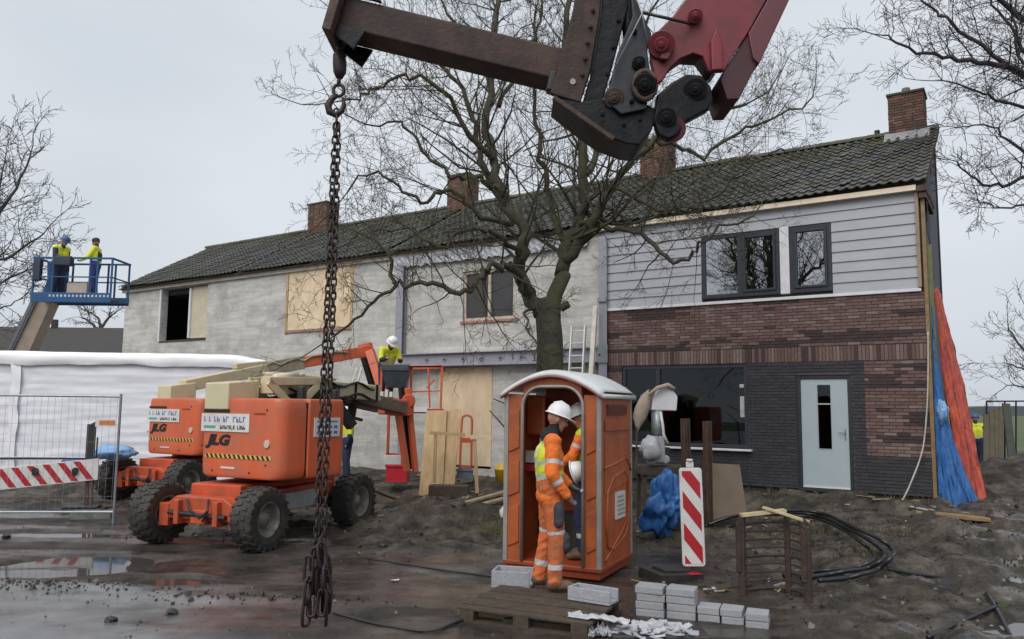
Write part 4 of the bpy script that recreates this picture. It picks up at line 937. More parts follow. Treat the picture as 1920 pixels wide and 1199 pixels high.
def person(label, loc, rz, J, mats, zone, voxel=.012, helmet='helmet', fing=True, sc=1.0, group='workers on the building site', curl=.5):
    """J: joints in the figure's own frame (x forward, y left, z up). mats: list of material names. zone: {segment: index or function(point, t)}"""
    t = thing('person', label, 'person', loc, rz, group)
    prim = []
    def cap(seg, a, c, ra, rc): prim.append((seg, Vector(a), Vector(c), ra, rc))
    j = {k: Vector(v) for k, v in J.items() if k != '_extra'}
    pel, che, nek, hed = j['pelvis'], j['chest'], j['neck'], j['head']
    lat = Vector((0, 1, 0))
    for s in (-1, 1):
        cap('hip', pel + lat * .075 * s, pel + lat * .07 * s + (che - pel) * .35, .125, .118)
        cap('torso', pel + (che - pel) * .3 + lat * .065 * s, che + lat * .085 * s, .122, .130)
        cap('torso', che + lat * .085 * s, che + (nek - che) * .55 + lat * .10 * s, .125, .085)
    cap('torso', j['shR'], j['shL'], .078, .078)
    f = (j['face'] if 'face' in j else Vector((1, 0, 0))).normalized(); up = (hed - nek).normalized(); side = up.cross(f).normalized(); f = side.cross(up).normalized()
    cap('neck', nek - up * .03, hed - up * .05, .062, .058)
    cap('head', hed + up * .015 - f * .015, hed + up * .055 + f * .0, .088, .086); cap('head', hed - up * .055 + f * .040, hed - up * .03 + f * .045, .050, .062)
    cap('head', hed - up * .088 + f * .068, hed - up * .082 + f * .07, .022, .022)
    cap('head', hed + up * .012 + f * .086, hed - up * .022 + f * .108, .010, .015)
    cap('lip', hed - up * .050 + f * .088 + side * .016, hed - up * .050 + f * .088 - side * .016, .0085, .0085)
    for s in (-1, 1):
        cap('head', hed + up * .012 + side * .085 * s - f * .008, hed - up * .025 + side * .083 * s - f * .008, .017, .012)
        cap('eye', hed + up * .022 + side * .032 * s + f * .080, hed + up * .022 + side * .036 * s + f * .078, .0085, .0085)
        cap('head', hed + up * .036 + side * .02 * s + f * .085, hed + up * .034 + side * .045 * s + f * .074, .009, .008)
    for s in 'LR':
        cap('uarm', j['sh' + s], j['el' + s], .073, .060); cap('farm', j['el' + s], j['wr' + s], .060, .046)
        d = (j['ha' + s] - j['wr' + s]).normalized(); w = j['wr' + s]
        sd = d.cross(Vector((1, 0, 0)) if abs(d.x) < .8 else Vector((0, 0, 1))).normalized(); nn = sd.cross(d)
        cap('hand', w - d * .02, w + d * .02, .038, .036)
        for q in (-.5, .5): cap('hand', w + d * .03 + sd * .022 * q * 2 * .8, w + d * .085 + sd * .026 * q * 2 * .8, .022, .021)
        if fing:
            for k, (o_, ln) in enumerate(((-.034, .062), (-.012, .072), (.012, .067), (.033, .052))):
                p0 = w + d * .09 + sd * o_; p1 = p0 + d * ln * .55 + nn * ln * .2 * curl; p2 = p1 + d * ln * .35 * (1 - curl) + nn * ln * .55 * curl
                cap('hand', p0, p1, .0125, .0115); cap('hand', p1, p2, .0115, .0095)
            p0 = w + d * .035 - sd * .034; p1 = p0 + d * .035 - sd * .022 + nn * .01; p2 = p1 + d * .028 + nn * .014 * curl; cap('hand', p0, p1, .014, .0125); cap('hand', p1, p2, .0125, .010)
        cap('thigh', pel + lat * (.085 if s == 'L' else -.085), j['kn' + s], .108, .080); cap('calf', j['kn' + s], j['an' + s], .080, .066)
        fd = (j['to' + s] - j['an' + s]); an = j['an' + s]
        cap('boot', an + Vector((0, 0, .06)), an - Vector((0, 0, .03)), .060, .058); hl = an - Vector((0, 0, .045)) - fd.normalized() * .035
        cap('boot', hl, j['to' + s] - fd * .25, .050, .050); cap('boot', j['to' + s] - fd * .35, j['to' + s], .050, .042)
    for e_ in J.get('_extra', []): cap(*e_)
    mb = MB()
    for _, a, c, ra, rc in prim: mb.add(*capsule_mesh(a, c, ra, rc))
    me = mb.mesh('person_body', M_['skin']); tmp = bpy.data.objects.new('tmp_body', me); COL.objects.link(tmp)
    m = tmp.modifiers.new('r', 'REMESH'); m.mode = 'VOXEL'; m.voxel_size = voxel; m = tmp.modifiers.new('s', 'SMOOTH'); m.factor = .5; m.iterations = 2
    dg = bpy.context.evaluated_depsgraph_get(); dg.update(); ev = tmp.evaluated_get(dg); nm = bpy.data.meshes.new_from_object(ev, depsgraph=dg)
    bpy.data.objects.remove(tmp); bpy.data.meshes.remove(me)
    nm.name = 'person_body'; nm.materials.clear()
    for k in mats: nm.materials.append(M_[k])
    nf = len(nm.polygons); C = np.empty(nf * 3); nm.polygons.foreach_get('center', C); C = C.reshape(-1, 3)
    best = np.full(nf, 1e9); seg = np.zeros(nf, int); tt = np.zeros(nf)
    for i, (sg, a, c, ra, rc) in enumerate(prim):
        A = np.array(a); D_ = np.array(c) - A; l2 = max(D_ @ D_, 1e-9); u = np.clip(((C - A) @ D_) / l2, 0, 1)
        d = np.linalg.norm(C - A - u[:, None] * D_, axis=1) - (ra + (rc - ra) * u)
        if sg in ('eye', 'lip'): d = d - .004
        w_ = d < best; best[w_] = d[w_]; seg[w_] = i; tt[w_] = u[w_]
    names = [p[0] for p in prim]; mi = np.zeros(nf, np.int32)
    for i in range(nf):
        z = zone.get(names[seg[i]], 0); mi[i] = z(C[i], tt[i]) if callable(z) else z
    nm.polygons.foreach_set('material_index', mi); nm.polygons.foreach_set('use_smooth', [True] * nf); nm.update()
    if voxel < .015:      # creases in the clothes
        cl = np.array([k in ('hivis', 'hivisd', 'hiyel', 'refl', 'navyc', 'blackc', 'pad') for k in mats])[mi]
        nv_ = len(nm.vertices); co = np.empty(nv_ * 3); nm.vertices.foreach_get('co', co); co = co.reshape(-1, 3); nr_ = np.empty(nv_ * 3); nm.vertex_normals.foreach_get('vector', nr_); nr_ = nr_.reshape(-1, 3)
        wv = np.zeros(nv_); lt = np.empty(nf, np.int32); nm.polygons.foreach_get('loop_total', lt); vi = np.empty(lt.sum(), np.int32); nm.loops.foreach_get('vertex_index', vi)
        wv[vi[np.repeat(cl, lt)]] = 1
        a_ = co[:, 0] + co[:, 1] * .7; b_ = co[:, 2]; c_2 = co[:, 1] - co[:, 0] * .6
        w1 = 1 - 4 * np.abs(fbm(a_ * 7 + 3 + 2 * c_2, b_ * 13 + 5 * c_2, 51, 2) - .5); w2 = fbm(a_ * 26 + 9, b_ * 30 + c_2 * 20, 52, 2) - .5
        co += nr_ * (wv * (.006 * w1 + .007 * w2))[:, None]; nm.vertices.foreach_set('co', co.ravel())
        nm.update()
    link('body', nm, t)
    hm = MB(Matrix.Translation(hed + up * .048) @ Matrix((f, side, up)).transposed().to_4x4())
    if helmet:
        hm.lathe([(.125, -.012), (.124, 0), (.120, .035), (.106, .072), (.080, .100), (.045, .117), (0.0005, .122)], 20); hm.lathe([(.140, -.014), (.140, -.008), (.124, 0)], 20)
        hm.lathe([(.140, -.014), (.118, -.014)], 20)
        hm.tube([(.115, 0, .05), (.06, 0, .108), (-.02, 0, .127), (-.09, 0, .095)], [.010, .013, .013, .008], 6)
        hm.add([(.10, -.095, -.004), (.165, -.065, -.018), (.188, 0, -.022), (.165, .065, -.018), (.10, .095, -.004), (.10, -.095, -.014), (.165, -.065, -.026), (.188, 0, -.030), (.165, .065, -.026), (.10, .095, -.014)], [(0, 1, 2, 3, 4), (9, 8, 7, 6, 5), (0, 5, 6, 1), (1, 6, 7, 2), (2, 7, 8, 3), (3, 8, 9, 4)])
        hm.build('helmet', M_[helmet], t, smooth=True)
    else:
        hm.lathe([(.098, -.05), (.101, -.01), (.098, .03), (.080, .062), (.045, .078), (.0005, .082)], 16); hm.build('hair', M_['hair'], t, smooth=True)
    return t
def pose(**kw):
    J = dict(pelvis=(0, 0, .96), chest=(0, 0, 1.27), neck=(.0, 0, 1.47), head=(.025, 0, 1.62), shL=(0, .185, 1.415), shR=(0, -.185, 1.415),
             elL=(-.02, .245, 1.13), elR=(-.02, -.245, 1.13), wrL=(.06, .24, .90), wrR=(.06, -.24, .90), haL=(.09, .235, .82), haR=(.09, -.235, .82),
             knL=(.03, .10, .52), knR=(.03, -.10, .52), anL=(-.01, .11, .10), anR=(-.01, -.11, .10), toL=(.15, .13, .045), toR=(.15, -.13, .045))
    J.update(kw); return J
def bands(m, ref, *ts):
    return lambda p, t: ref if any(a < t < c for a, c in ts) else m

# ------------------------------------------------------------------ portable toilet
kt = Vector((0.985, 8.57)); tx = Vector((.899, -.438)).normalized(); ty = Vector((-tx.y, tx.x))
TRZ = math.atan2(tx.y, tx.x)
tl = thing('portable_toilet', 'orange portable toilet with white arched roof and its doorway open', 'portable toilet', (kt.x, kt.y, 0.0), TRZ)
TW_, TD_, TH = 1.17, 1.12, 2.02      # local x: -TW..0, y: 0..TD
b = MB(); b.box(-TW_ + .02, -.02, .02, TD_ - .02, .02, .12); b.box(-TW_ - .01, .01, -.01, TD_ + .01, .10, .16); b.build('base', M_['torange2'], tl, bevel=.015)
dx0, dx1 = -.93, -.215
def arch(x0, x1, z0, z1, n=9, r=.2):
    p = [(x0, z0), (x0, z1 - r)]; p += [(x0 + r - r * math.cos(math.pi / 2 * i / n), z1 - r + r * math.sin(math.pi / 2 * i / n)) for i in range(1, n + 1)]
    p += [(x1 - r + r * math.sin(math.pi / 2 * i / n), z1 - r + r * math.cos(math.pi / 2 * i / n)) for i in range(0, n + 1)]; p += [(x1, z0)]; return p
# front: jambs either side and the arched head
roofz = lambda x: TH - .005 + .20 * math.sin(math.pi * (x + TW_) / TW_)
b = MB(); b.box(-TW_, dx0 - .02, 0, .05, .16, TH); b.box(dx1 + .02, 0, 0, .05, .16, TH)
A = arch(dx0, dx1, .16, 2.10, r=.22); n = 22; tops = [(-TW_ + .03 + (TW_ - .06) * i / n) for i in range(n + 1)]
hp = [(x, 0, TH - .02) for x in (dx0 - .02,)] 
top = [(x, 0.0, roofz(x) - .012) for x in tops if dx0 - .02 <= x <= dx1 + .02]
inner = [(x, 0.0, z + .03) for x, z in A if z > 1.6]
m_ = min(len(top), len(inner)); ti = [top[int(i * (len(top) - 1) / 15)] for i in range(16)]; ni = [inner[int(i * (len(inner) - 1) / 15)] for i in range(16)]
for i in range(15): b.hexa([ni[i], ni[i + 1], (ni[i + 1][0], .05, ni[i + 1][2]), (ni[i][0], .05, ni[i][2]), (ti[i][0], 0, max(ti[i][2], ni[i][2] + .01)), (ti[i + 1][0], 0, max(ti[i + 1][2], ni[i + 1][2] + .01)), (ti[i + 1][0], .05, max(ti[i + 1][2], ni[i + 1][2] + .01)), (ti[i][0], .05, max(ti[i][2], ni[i][2] + .01))])
b.build('front_panel', M_['torange'], tl)
b = MB(); b.tube([(x, -.012, z) for x, z in arch(dx0 - .012, dx1 + .012, .16, 2.115, r=.23)], .021, 8); b.build('door_frame', M_['tgrey'], tl, smooth=True)
# moulded relief on the jambs
for (x0, x1) in ((-TW_ + .05, dx0 - .05), (dx1 + .05, -.05)):
    for z0, z1 in ((.30, .78), (.86, 1.28), (1.36, 1.86)):
        b = MB(); k = .06; b.prism([(x0, -.016, z0), (x1, -.016, z0 + k), (x1, -.016, z1), (x0, -.016, z1 - k)][::-1], (0, .016, 0)); b.build('jamb_relief', M_['torange'], tl, bevel=.008)
b = MB(); b.box(-.045, 0, .05, TD_, .16, TH); b.build('side_wall', M_['torange'], tl)
b = MB(); b.box(-TW_, -TW_ + .045, .05, TD_, .16, TH); b.build('side_wall', M_['torange'], tl)
b = MB(); b.box(-TW_ + .046, -.046, TD_ - .05, TD_, .16, TH + .12); b.build('back_wall', M_['torange2'], tl)
b = MB()   # corner posts
for x, y in ((-.02, -.004), (-TW_ + .02, -.004), (-.02, TD_ - .03), (-TW_ + .02, TD_ - .03)): b = MB(); b.box(x - .028, x + .028, y - .012, y + .038, .14, TH + .01); b.build('corner_post', M_['tgrey'], tl, bevel=.008)
# right side mouldings: vent, ribs, rounded raised field
b = MB()
def sp(pts, th=.018): b.prism([(0.0, y, z) for y, z in pts], (th, 0, 0))
sp([(.12, 1.62), (TD_ - .12, 1.62), (TD_ - .12, 1.74), (.12, 1.74)], .022); sp([(.12, .92), (TD_ - .12, 1.02), (TD_ - .12, 1.56), (.12, 1.56)], .012)
b.build('side_relief', M_['torange'], tl, bevel=.012)
b = MB(); b.tube([(.008, y, z) for y, z in ((.16, .60), (.20, .95), (.40, 1.10), (.80, 1.15), (.95, 1.02), (.96, .55), (.82, .40), (.40, .30), (.20, .36))], .016, 6, closed=True)
b.tube([(.010, .10, 1.22), (.010, .5, 1.25), (.010, .86, 1.30), (.010, 1.02, 1.20)], .015, 6); b.tube([(.010, .12, .22), (.010, .6, .42), (.010, 1.0, .62)], .013, 6); b.tube([(.010, .78, 1.36), (.010, .92, 1.26), (.010, 1.05, 1.14)], .014, 6)
b.build('side_rib', M_['torange'], tl, smooth=True)
b = MB(); b.box(.001, .016, .20, TD_ - .22, 1.80, 1.92); vent = b.build('vent', mat('vent_mesh', (.10, .075, .06), None, 60, .8, .5), tl)
b = MB()
for i in range(5): b.box(.0165, .024, .20, TD_ - .22, 1.805 + i * .024, 1.813 + i * .024)
b.build('louvre', M_['torange2'], vent)
b = MB(); b.box(.0, .022, .48, .80, .62, .92); st = b.build('sticker', M_['mwhite'], tl)
b = MB(); rr = random.Random(3)
for r in range(5):
    y = .52
    while y < .74: w_ = rr.uniform(.03, .08); b.box(.0225, .0245, y, min(.77, y + w_), .66 + r * .048, .685 + r * .048); y += w_ + .02
b.build('sticker_print', mat('grey_print', (.30, .27, .25), None, 9, .6), st, kind='stuff')
# arched roof
n = 26; b = MB(); prof = []
for i in range(n + 1):
    u = i / n; x = -TW_ - .035 + (TW_ + .07) * u; prof.append((x, TH + .015 + .245 * math.sin(math.pi * u) ** .9))
P = [[(x, y, z + (0.03 if 0 < k < 3 else 0)) for x, z in prof] for k, y in enumerate((-.05, .06, TD_ - .06, TD_ + .05))]
b.grid(P); b.add([(x, -.05, z) for x, z in prof] + [(x, -.05, max(TH - .03, z - .05)) for x, z in prof], [(i, i + 1, n + 2 + i, n + 1 + i) for i in range(n)])
b.add([(TW_ * 0 + .035, -.05, TH + .015), (.035, TD_ + .05, TH + .015), (.035, TD_ + .05, TH - .035), (.035, -.05, TH - .035)], [(0, 1, 2, 3)]); b.add([(-TW_ - .035, -.05, TH + .015), (-TW_ - .035, TD_ + .05, TH + .015), (-TW_ - .035, TD_ + .05, TH - .035), (-TW_ - .035, -.05, TH - .035)], [(3, 2, 1, 0)])
o = b.build('roof', M_['twhite'], tl, smooth=True, fix=False); sm = o.modifiers.new('s', 'SOLIDIFY'); sm.thickness = .012
b = MB(); b.tube([(x, -.058, z - .055) for x, z in prof], .011, 6); b.build('roof_trim', mat('red_trim', (.30, .05, .03), None, 9, .5), tl, smooth=True)
b = MB(); b.box(-TW_ + .06, -.72, TD_ - .30, TD_ - .06, .16, .60); b.cyl((-.55, TD_ - .35, .16), (-.55, TD_ - .35, .62), .22, 16); b.build('seat_tank', M_['black'], tl)
b = MB(); b.box(-TW_ + .06, -TW_ + .30, .45, .50, 1.55, 2.02); b.build('dispenser', M_['torange'], tl, bevel=.04)
b = MB(); b.box(-TW_ + .06, -TW_ + .30, .44, .455, 1.22, 1.36); b.build('notice', M_['mwhite'], tl); b = MB(); b.box(-TW_ + .06, -TW_ + .28, .435, .45, 1.12, 1.20); b.build('notice', mat('red_notice', (.5, .03, .04), None, 9, .5), tl)
b = MB(); b.cyl((dx1 + .012, -.02, .98), (dx1 + .012, -.06, .98), .016, 8); b.build('latch', M_['alu'], tl)
# ---- worker in the doorway (on the pallet) and the one inside the toilet
wp = G(1034, 1106, .13)
def tors(p, t):
    z = p[2]
    if 1.055 < z < 1.105 or 1.20 < z < 1.235: return 3
    if z < .93: return 2
    if abs(p[1]) > .105 and z > 1.14 and p[0] > -.10: return 0
    if abs(abs(p[1]) - .085) < .022 and z > 1.16: return 3
    return 1
W1 = ['hivis', 'hiyel', 'hivis', 'refl', 'hivisd', 'pad', 'boot', 'glove', 'skin', 'hair', 'blackc']
j = pose(pelvis=(-.02, 0, .97), chest=(-.035, 0, 1.28), neck=(.0, 0, 1.49), head=(.05, 0, 1.635), face=(.95, .05, -.22),
         shL=(-.02, .19, 1.42), shR=(-.02, -.19, 1.42), elR=(-.04, -.25, 1.12), wrR=(.10, -.22, .93), haR=(.16, -.19, .86), elL=(.05, .25, 1.14), wrL=(.19, .20, .99), haL=(.25, .17, .94),
         knR=(.03, -.10, .53), anR=(.015, -.10, .10), toR=(.19, -.12, .045), knL=(-.02, .12, .53), anL=(-.10, .14, .10), toL=(.06, .17, .045))
j['_extra'] = [('collar', (-.03, -.05, 1.47), (-.03, .05, 1.47), .085, .085), ('pocket', (.04, -.185, .80), (.04, -.19, .66), .05, .045), ('pocket', (.10, -.10, .50), (.10, -.10, .42), .062, .055), ('pocket', (.055, .11, .55), (.04, .11, .46), .066, .058),
               ('hem', (-.02, -.06, .90), (-.02, .06, .90), .128, .128)]
z1 = dict(torso=tors, hip=4, uarm=bands(0, 3, (.55, .68)), farm=bands(0, 3, (.25, .45)), hand=7, thigh=bands(4, 3, (.90, .97)), calf=bands(4, 3, (.62, .74)), boot=6, head=8, neck=10, eye=9, lip=8, collar=10, pocket=5, hem=2)
person('worker in white helmet and orange hi-vis clothes standing before the toilet doorway', (wp.x, wp.y, .13), R(6), j, W1, z1, .0095)
w2p = Vector((kt.x, kt.y)) + tx * -.34 + ty * .42
def tors2(p, t): return 3 if 1.05 < p[2] < 1.10 else (1 if p[2] > .95 else 2)
W2 = ['hivis', 'hiyel', 'navyc', 'refl', 'skin', 'hair', 'blackc', 'boot']
j = pose(head=(.05, 0, 1.60), elL=(.10, .25, 1.17), wrL=(.26, .14, 1.06), haL=(.34, .10, 1.04), elR=(.06, -.25, 1.17), wrR=(.24, -.15, 1.05), haR=(.32, -.10, 1.02), face=(.9, 0, -.2))
z2 = dict(torso=tors2, hip=2, uarm=bands(0, 3, (.5, .62)), farm=0, hand=4, thigh=2, calf=bands(2, 3, (.5, .62)), boot=7, head=4, neck=4, eye=5, lip=4)
person('worker in yellow vest half hidden inside the orange toilet', (w2p.x, w2p.y, .161), R(165), j, W2, z2, .013, helmet='helmet')
hp_ = w2p - ty * .26 + tx * -.02
hb = MB(Euler((R(20), R(70), 0)).to_matrix().to_4x4()); hb.lathe([(.125, -.012), (.124, 0), (.120, .035), (.106, .072), (.080, .100), (.045, .117), (0.0005, .122)], 20); hb.lathe([(.145, -.014), (.145, -.008), (.124, 0)], 20)
o = hb.build('helmet', M_['helmet'], smooth=True, fix=False); o.location = (hp_.x, hp_.y, 1.16); tag(o, 'spare white helmet held in the toilet doorway at waist height', 'helmet'); sm = o.modifiers.new('s', 'SOLIDIFY'); sm.thickness = .006

# ------------------------------------------------------------------ boom lifts
TYRE = MB(); r0 = .415
TYRE.lathe([(.23, -.150), (.30, -.165), (.375, -.160), (.398, -.125), (.400, 0), (.398, .125), (.375, .160), (.30, .165), (.23, .150)], 36, 0, axis='x')
for k in range(22):
    for sgn in (-1, 1):
        a = 2 * math.pi * (k + (.5 if sgn > 0 else 0)) / 22
        for (x0, x1, q0) in ((0.01, .085, .03), (.085, .165, .10)):
            p = []
            for rr_ in (.390, r0 if x1 < .1 else .405):
                for x, da in ((x0, 0), (x0, .11), (x1, .11 + q0), (x1, q0)):
                    th = a + da * 1.0; p.append((sgn * x, rr_ * math.cos(th), rr_ * math.sin(th)))
            TYRE.hexa(p)
        p = []
        for x in (.155, .170):
            for rr_, da in ((.33, .10), (.33, .20), (.402, .20), (.402, .10)): th = a + da; p.append((sgn * x, rr_ * math.cos(th), rr_ * math.sin(th)))
        TYRE.hexa(p)
TY_ME = TYRE.mesh('tyre', M_['tyre'])
RIM = MB(); RIM.lathe([(.232, -.14), (.215, -.15), (.195, -.10), (.19, -.02), (.10, -.01), (.095, .02), (.06, .03), (.0005, .035)], 28, 0, axis='x'); RIM.lathe([(.232, .14), (.215, .15), (.195, .10), (.19, .02), (.10, .03), (.085, .085), (.0005, .09)], 28, 0, axis='x')
for k in range(8):
    a = 2 * math.pi * k / 8; RIM.cyl((.02, .145 * math.cos(a), .145 * math.sin(a)), (.045, .145 * math.cos(a), .145 * math.sin(a)), .016, 6)
RIM_ME = RIM.mesh('rim', M_['rim'], True)
def make_lift(label, c, rz, trot):
    t = thing('boom_lift', label, 'boom lift', (c.x, c.y, hz(c.x, c.y) * .3), rz, 'orange boom lifts')
    for x, y in ((-.83, -1.1), (.83, -1.1), (-.83, 1.1), (.83, 1.1)):
        w = link('wheel', None, t); w.location = (x, y, .405); w.rotation_euler = (random.uniform(0, 6), 0, 0 if x > 0 else math.pi)
        link('tyre', TY_ME, w); link('rim', RIM_ME, w)
    b = MB(); b.box(-.42, .42, -1.0, 1.2, .42, .80); b.box(-.62, .62, -.75, .85, .55, .72); b.box(-.30, .30, -1.22, -.95, .30, .62)
    b.prism([(-.55, -1.28, .36), (.55, -1.28, .36), (.55, -1.28, .56), (.38, -1.28, .66), (-.40, -1.28, .66), (-.55, -1.28, .56)], (0, .22, 0)); b.build('chassis', M_['jorange2'], t, bevel=.02)
    b = MB(); b.cyl((-.72, -1.1, .40), (.72, -1.1, .40), .10, 12); b.box(-.66, -.50, -1.30, -.98, .26, .56); b.box(.50, .66, -1.30, -.98, .26, .56); b.box(-.1, .14, -1.33, -1.1, .32, .5); b.box(-.36, -.28, -1.36, -1.1, .30, .62); b.box(.28, .36, -1.36, -1.1, .30, .62); b.build('axle', M_['jorange2'], t, bevel=.015)
    b = MB(); b.cyl((-.48, -1.31, .45), (.46, -1.31, .42), .034, 8); b.tube([(-.2, -1.30, .62), (-.1, -1.36, .52), (.05, -1.33, .40), (.2, -1.34, .5)], .016, 6); b.tube([(.15, -1.29, .64), (.22, -1.37, .5), (.12, -1.35, .36)], .014, 6); b.build('steering_ram', M_['black'], t)
    b = MB(); b.cyl((-.66, 1.1, .40), (.66, 1.1, .40), .12, 12); b.cyl((0, 0, .72), (0, 0, .90), .42, 20); b.build('slew_ring', M_['black'], t)
    b = MB(); b.box(.44, .70, -.55, .35, .42, .66); b.build('tool_box', M_['mgrey'], t, bevel=.02)
    return t
def rounded(x0, x1, y0, y1, r, n=6):
    p = []
    for cx, cy, a0 in ((x1 - r, y0 + r, -90), (x1 - r, y1 - r, 0), (x0 + r, y1 - r, 90), (x0 + r, y0 + r, 180)):
        for i in range(n + 1): a = R(a0 + 90 * i / n); p.append((cx + r * math.cos(a), cy + r * math.sin(a)))
    return p
def rounded2(x0, x1, y0, y1, rf, rb, n=6):
    p = []
    for cx, cy, a0, r in ((x1 - rf, y0 + rf, -90, rf), (x1 - rb, y1 - rb, 0, rb), (x0 + rb, y1 - rb, 90, rb), (x0 + rf, y0 + rf, 180, rf)):
        for i in range(n + 1): a = R(a0 + 90 * i / n); p.append((cx + r * math.cos(a), cy + r * math.sin(a)))
    return p
def cover(t, TM):
    """turntable covers, in the lift's frame through TM (turntable rotation)"""
    def mk(): return MB(TM)
    b = mk(); P = rounded2(-.82, .82, -1.12, -.66, .17, .02)
    lv = [(.885, .93), (.93, .985), (1.03, 1.0), (1.80, 1.0), (1.90, .985), (1.955, .95)]
    n = len(P); vs = []; cxm, cym = 0, -.89
    for z, k in lv: vs += [(cxm + (x - cxm) * k, cym + (y - cym) * k, z) for x, y in P]
    fs = [tuple(range(n - 1, -1, -1)), tuple((len(lv) - 1) * n + i for i in range(n))]
    for i in range(len(lv) - 1):
        for q in range(n): fs.append((i * n + q, i * n + (q + 1) % n, (i + 1) * n + (q + 1) % n, (i + 1) * n + q))
    b.add(vs, fs); o = b.build('counterweight_cover', M_['jorange'], t, bevel=.02)
    b = mk()
    for sg in (-1, 1):
        x0, x1 = (.30, .845) if sg > 0 else (-.845, -.30); P = rounded2(x0, x1, -.645, .10, .025, .12); n = len(P); vs = []
        for z, k in lv: vs += [((x0 + x1) / 2 + (x - (x0 + x1) / 2) * k, -.27 + (y + .27) * k, z) for x, y in P]
        b.add(vs, fs if n * len(lv) == len(vs) else fs)
    b.build('side_cover', M_['jorange'], t, bevel=.02)
    b = mk(); b.box(-.30, .30, -.65, .60, .88, 1.62); b.build('turntable', M_['black'], t)
    # sign, lettering, hazard stripe, marker lamp, dark strip painted as slot shadow
    b = mk(); b.box(-.76, .22, -1.134, -1.122, 1.50, 1.745); sg_ = b.build('sign_plate', M_['mwhite'], t)
    b = mk(); rr = random.Random(8)
    def glyphs(b, x0, x1, z, h, y, mi, sp=.5):
        x = x0
        while x < x1:
            w = h * rr.uniform(.45, .8)
            if rr.random() > .14:
                st = h * .20; k = rr.randrange(4); b.box(x, x + st, y - .003, y, z, z + h, mi)
                if k != 1: b.box(x + st, x + w, y - .003, y, z + (h - st if k % 2 == 0 else h * .4), z + (h if k % 2 == 0 else h * .4 + st), mi)
                if k > 1: b.box(x + w - st, x + w, y - .003, y, z, z + h * (1 if k == 2 else .5), mi)
                if k in (1, 3): b.box(x + st, x + w, y - .003, y, z, z + st, mi)
            x += w + h * .22
    glyphs(b, -.70, -.42, 1.635, .07, -1.1345, 0); glyphs(b, -.36, .15, 1.630, .075, -1.1345, 0); glyphs(b, -.40, .12, 1.535, .05, -1.1345, 1); b.box(-.70, -.46, -1.1375, -1.1345, 1.545, 1.58, 2)
    b.build('sign_print', [M_['ink'], M_['inkd'], mat('teal_print', (.10, .35, .38), None, 9, .5)], sg_, kind='stuff')
    text('JLG', .20, M_['inkd'], TM @ basis((1, 0, 0), (0, -1, 0), (-.40, -1.124, 1.38)) @ Matrix.Diagonal((1.45, .95, 1, 1)), t, shear=.22, offset=.012)
    b = mk(); b.box(-.66, .66, -1.126, -1.121, 1.145, 1.20); hs = b.build('hazard_stripe', M_['yel'], t)
    b = mk()
    for k in range(14): x = -.65 + k * .093; b.add([(x + .035, -1.1285, 1.146), (x + .08, -1.1285, 1.146), (x + .045, -1.1285, 1.199), (x, -1.1285, 1.199)], [(0, 1, 2, 3)])
    b.build('hazard_bar', M_['inkd'], hs, fix=False)
    b = mk(); b.box(-.80, .82, -.664, -.640, .93, 1.90); b.build('panel_gap', M_['inkd'], t)
    b = mk(); b.box(.30, .52, -1.1265, -1.12, 1.74, 1.765); b.build('lettering_strip', mat('dark_red_print', (.35, .05, .02), None, 9, .5), t)
    for x_, z_ in ((.25, .97), (-.5, .97), (.55, 1.80), (-.74, 1.30), (.56, 1.08)): b = mk(); b.cyl((x_, -1.118, z_), (x_, -1.128, z_), .014, 8); b.build('bolt', M_['black'], t)
    b = mk(); b.cyl((.58, -1.120, 1.36), (.58, -1.140, 1.36), .052, 14); b.build('marker_lamp', M_['lamp'], t)
    b = mk(); b.box(-.32, -.04, -1.127, -1.121, 1.005, 1.03); b.build('model_plate', M_['mwhite'], t)
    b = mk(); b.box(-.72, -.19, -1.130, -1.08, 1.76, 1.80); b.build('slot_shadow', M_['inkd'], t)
    b = mk(); b.box(.846, .858, -.55, -.05, 1.44, 1.70); sg_ = b.build('sign_plate', M_['mwhite'], t)
    b = mk()
    for r in range(2):
        for k in range(4): b.box(.8585, .861, -.50 + k * .11, -.50 + k * .11 + .07, 1.48 + r * .075, 1.52 + r * .075)
    b.box(.8585, .861, -.50, -.10, 1.64, 1.66); b.build('sign_print', M_['ink'], sg_, kind='stuff')
# --- near lift
C1 = (G(660, 980) + G(315, 1004)) / 2; C1 = Vector((-3.60, 11.52, 0))
LR = R(-21); TROT = R(-9)
L1 = make_lift('near orange boom lift with chunky tyres and cream boom beside the hanging chain', C1, LR, TROT)
TM0 = Matrix.Translation((.45, .18, 0)) @ Matrix.Rotation(TROT, 4, 'Z'); TM1 = TM0 @ Matrix.Diagonal((.97, 1, 1, 1)); cover(L1, TM1)
k1 = [o for o in kids(L1)]
def boom_world(t):
    def part(fn, name, m, **kw):
        b = MB(); fn(b); return b.build(name, m, t, world=True, **kw)
    return part
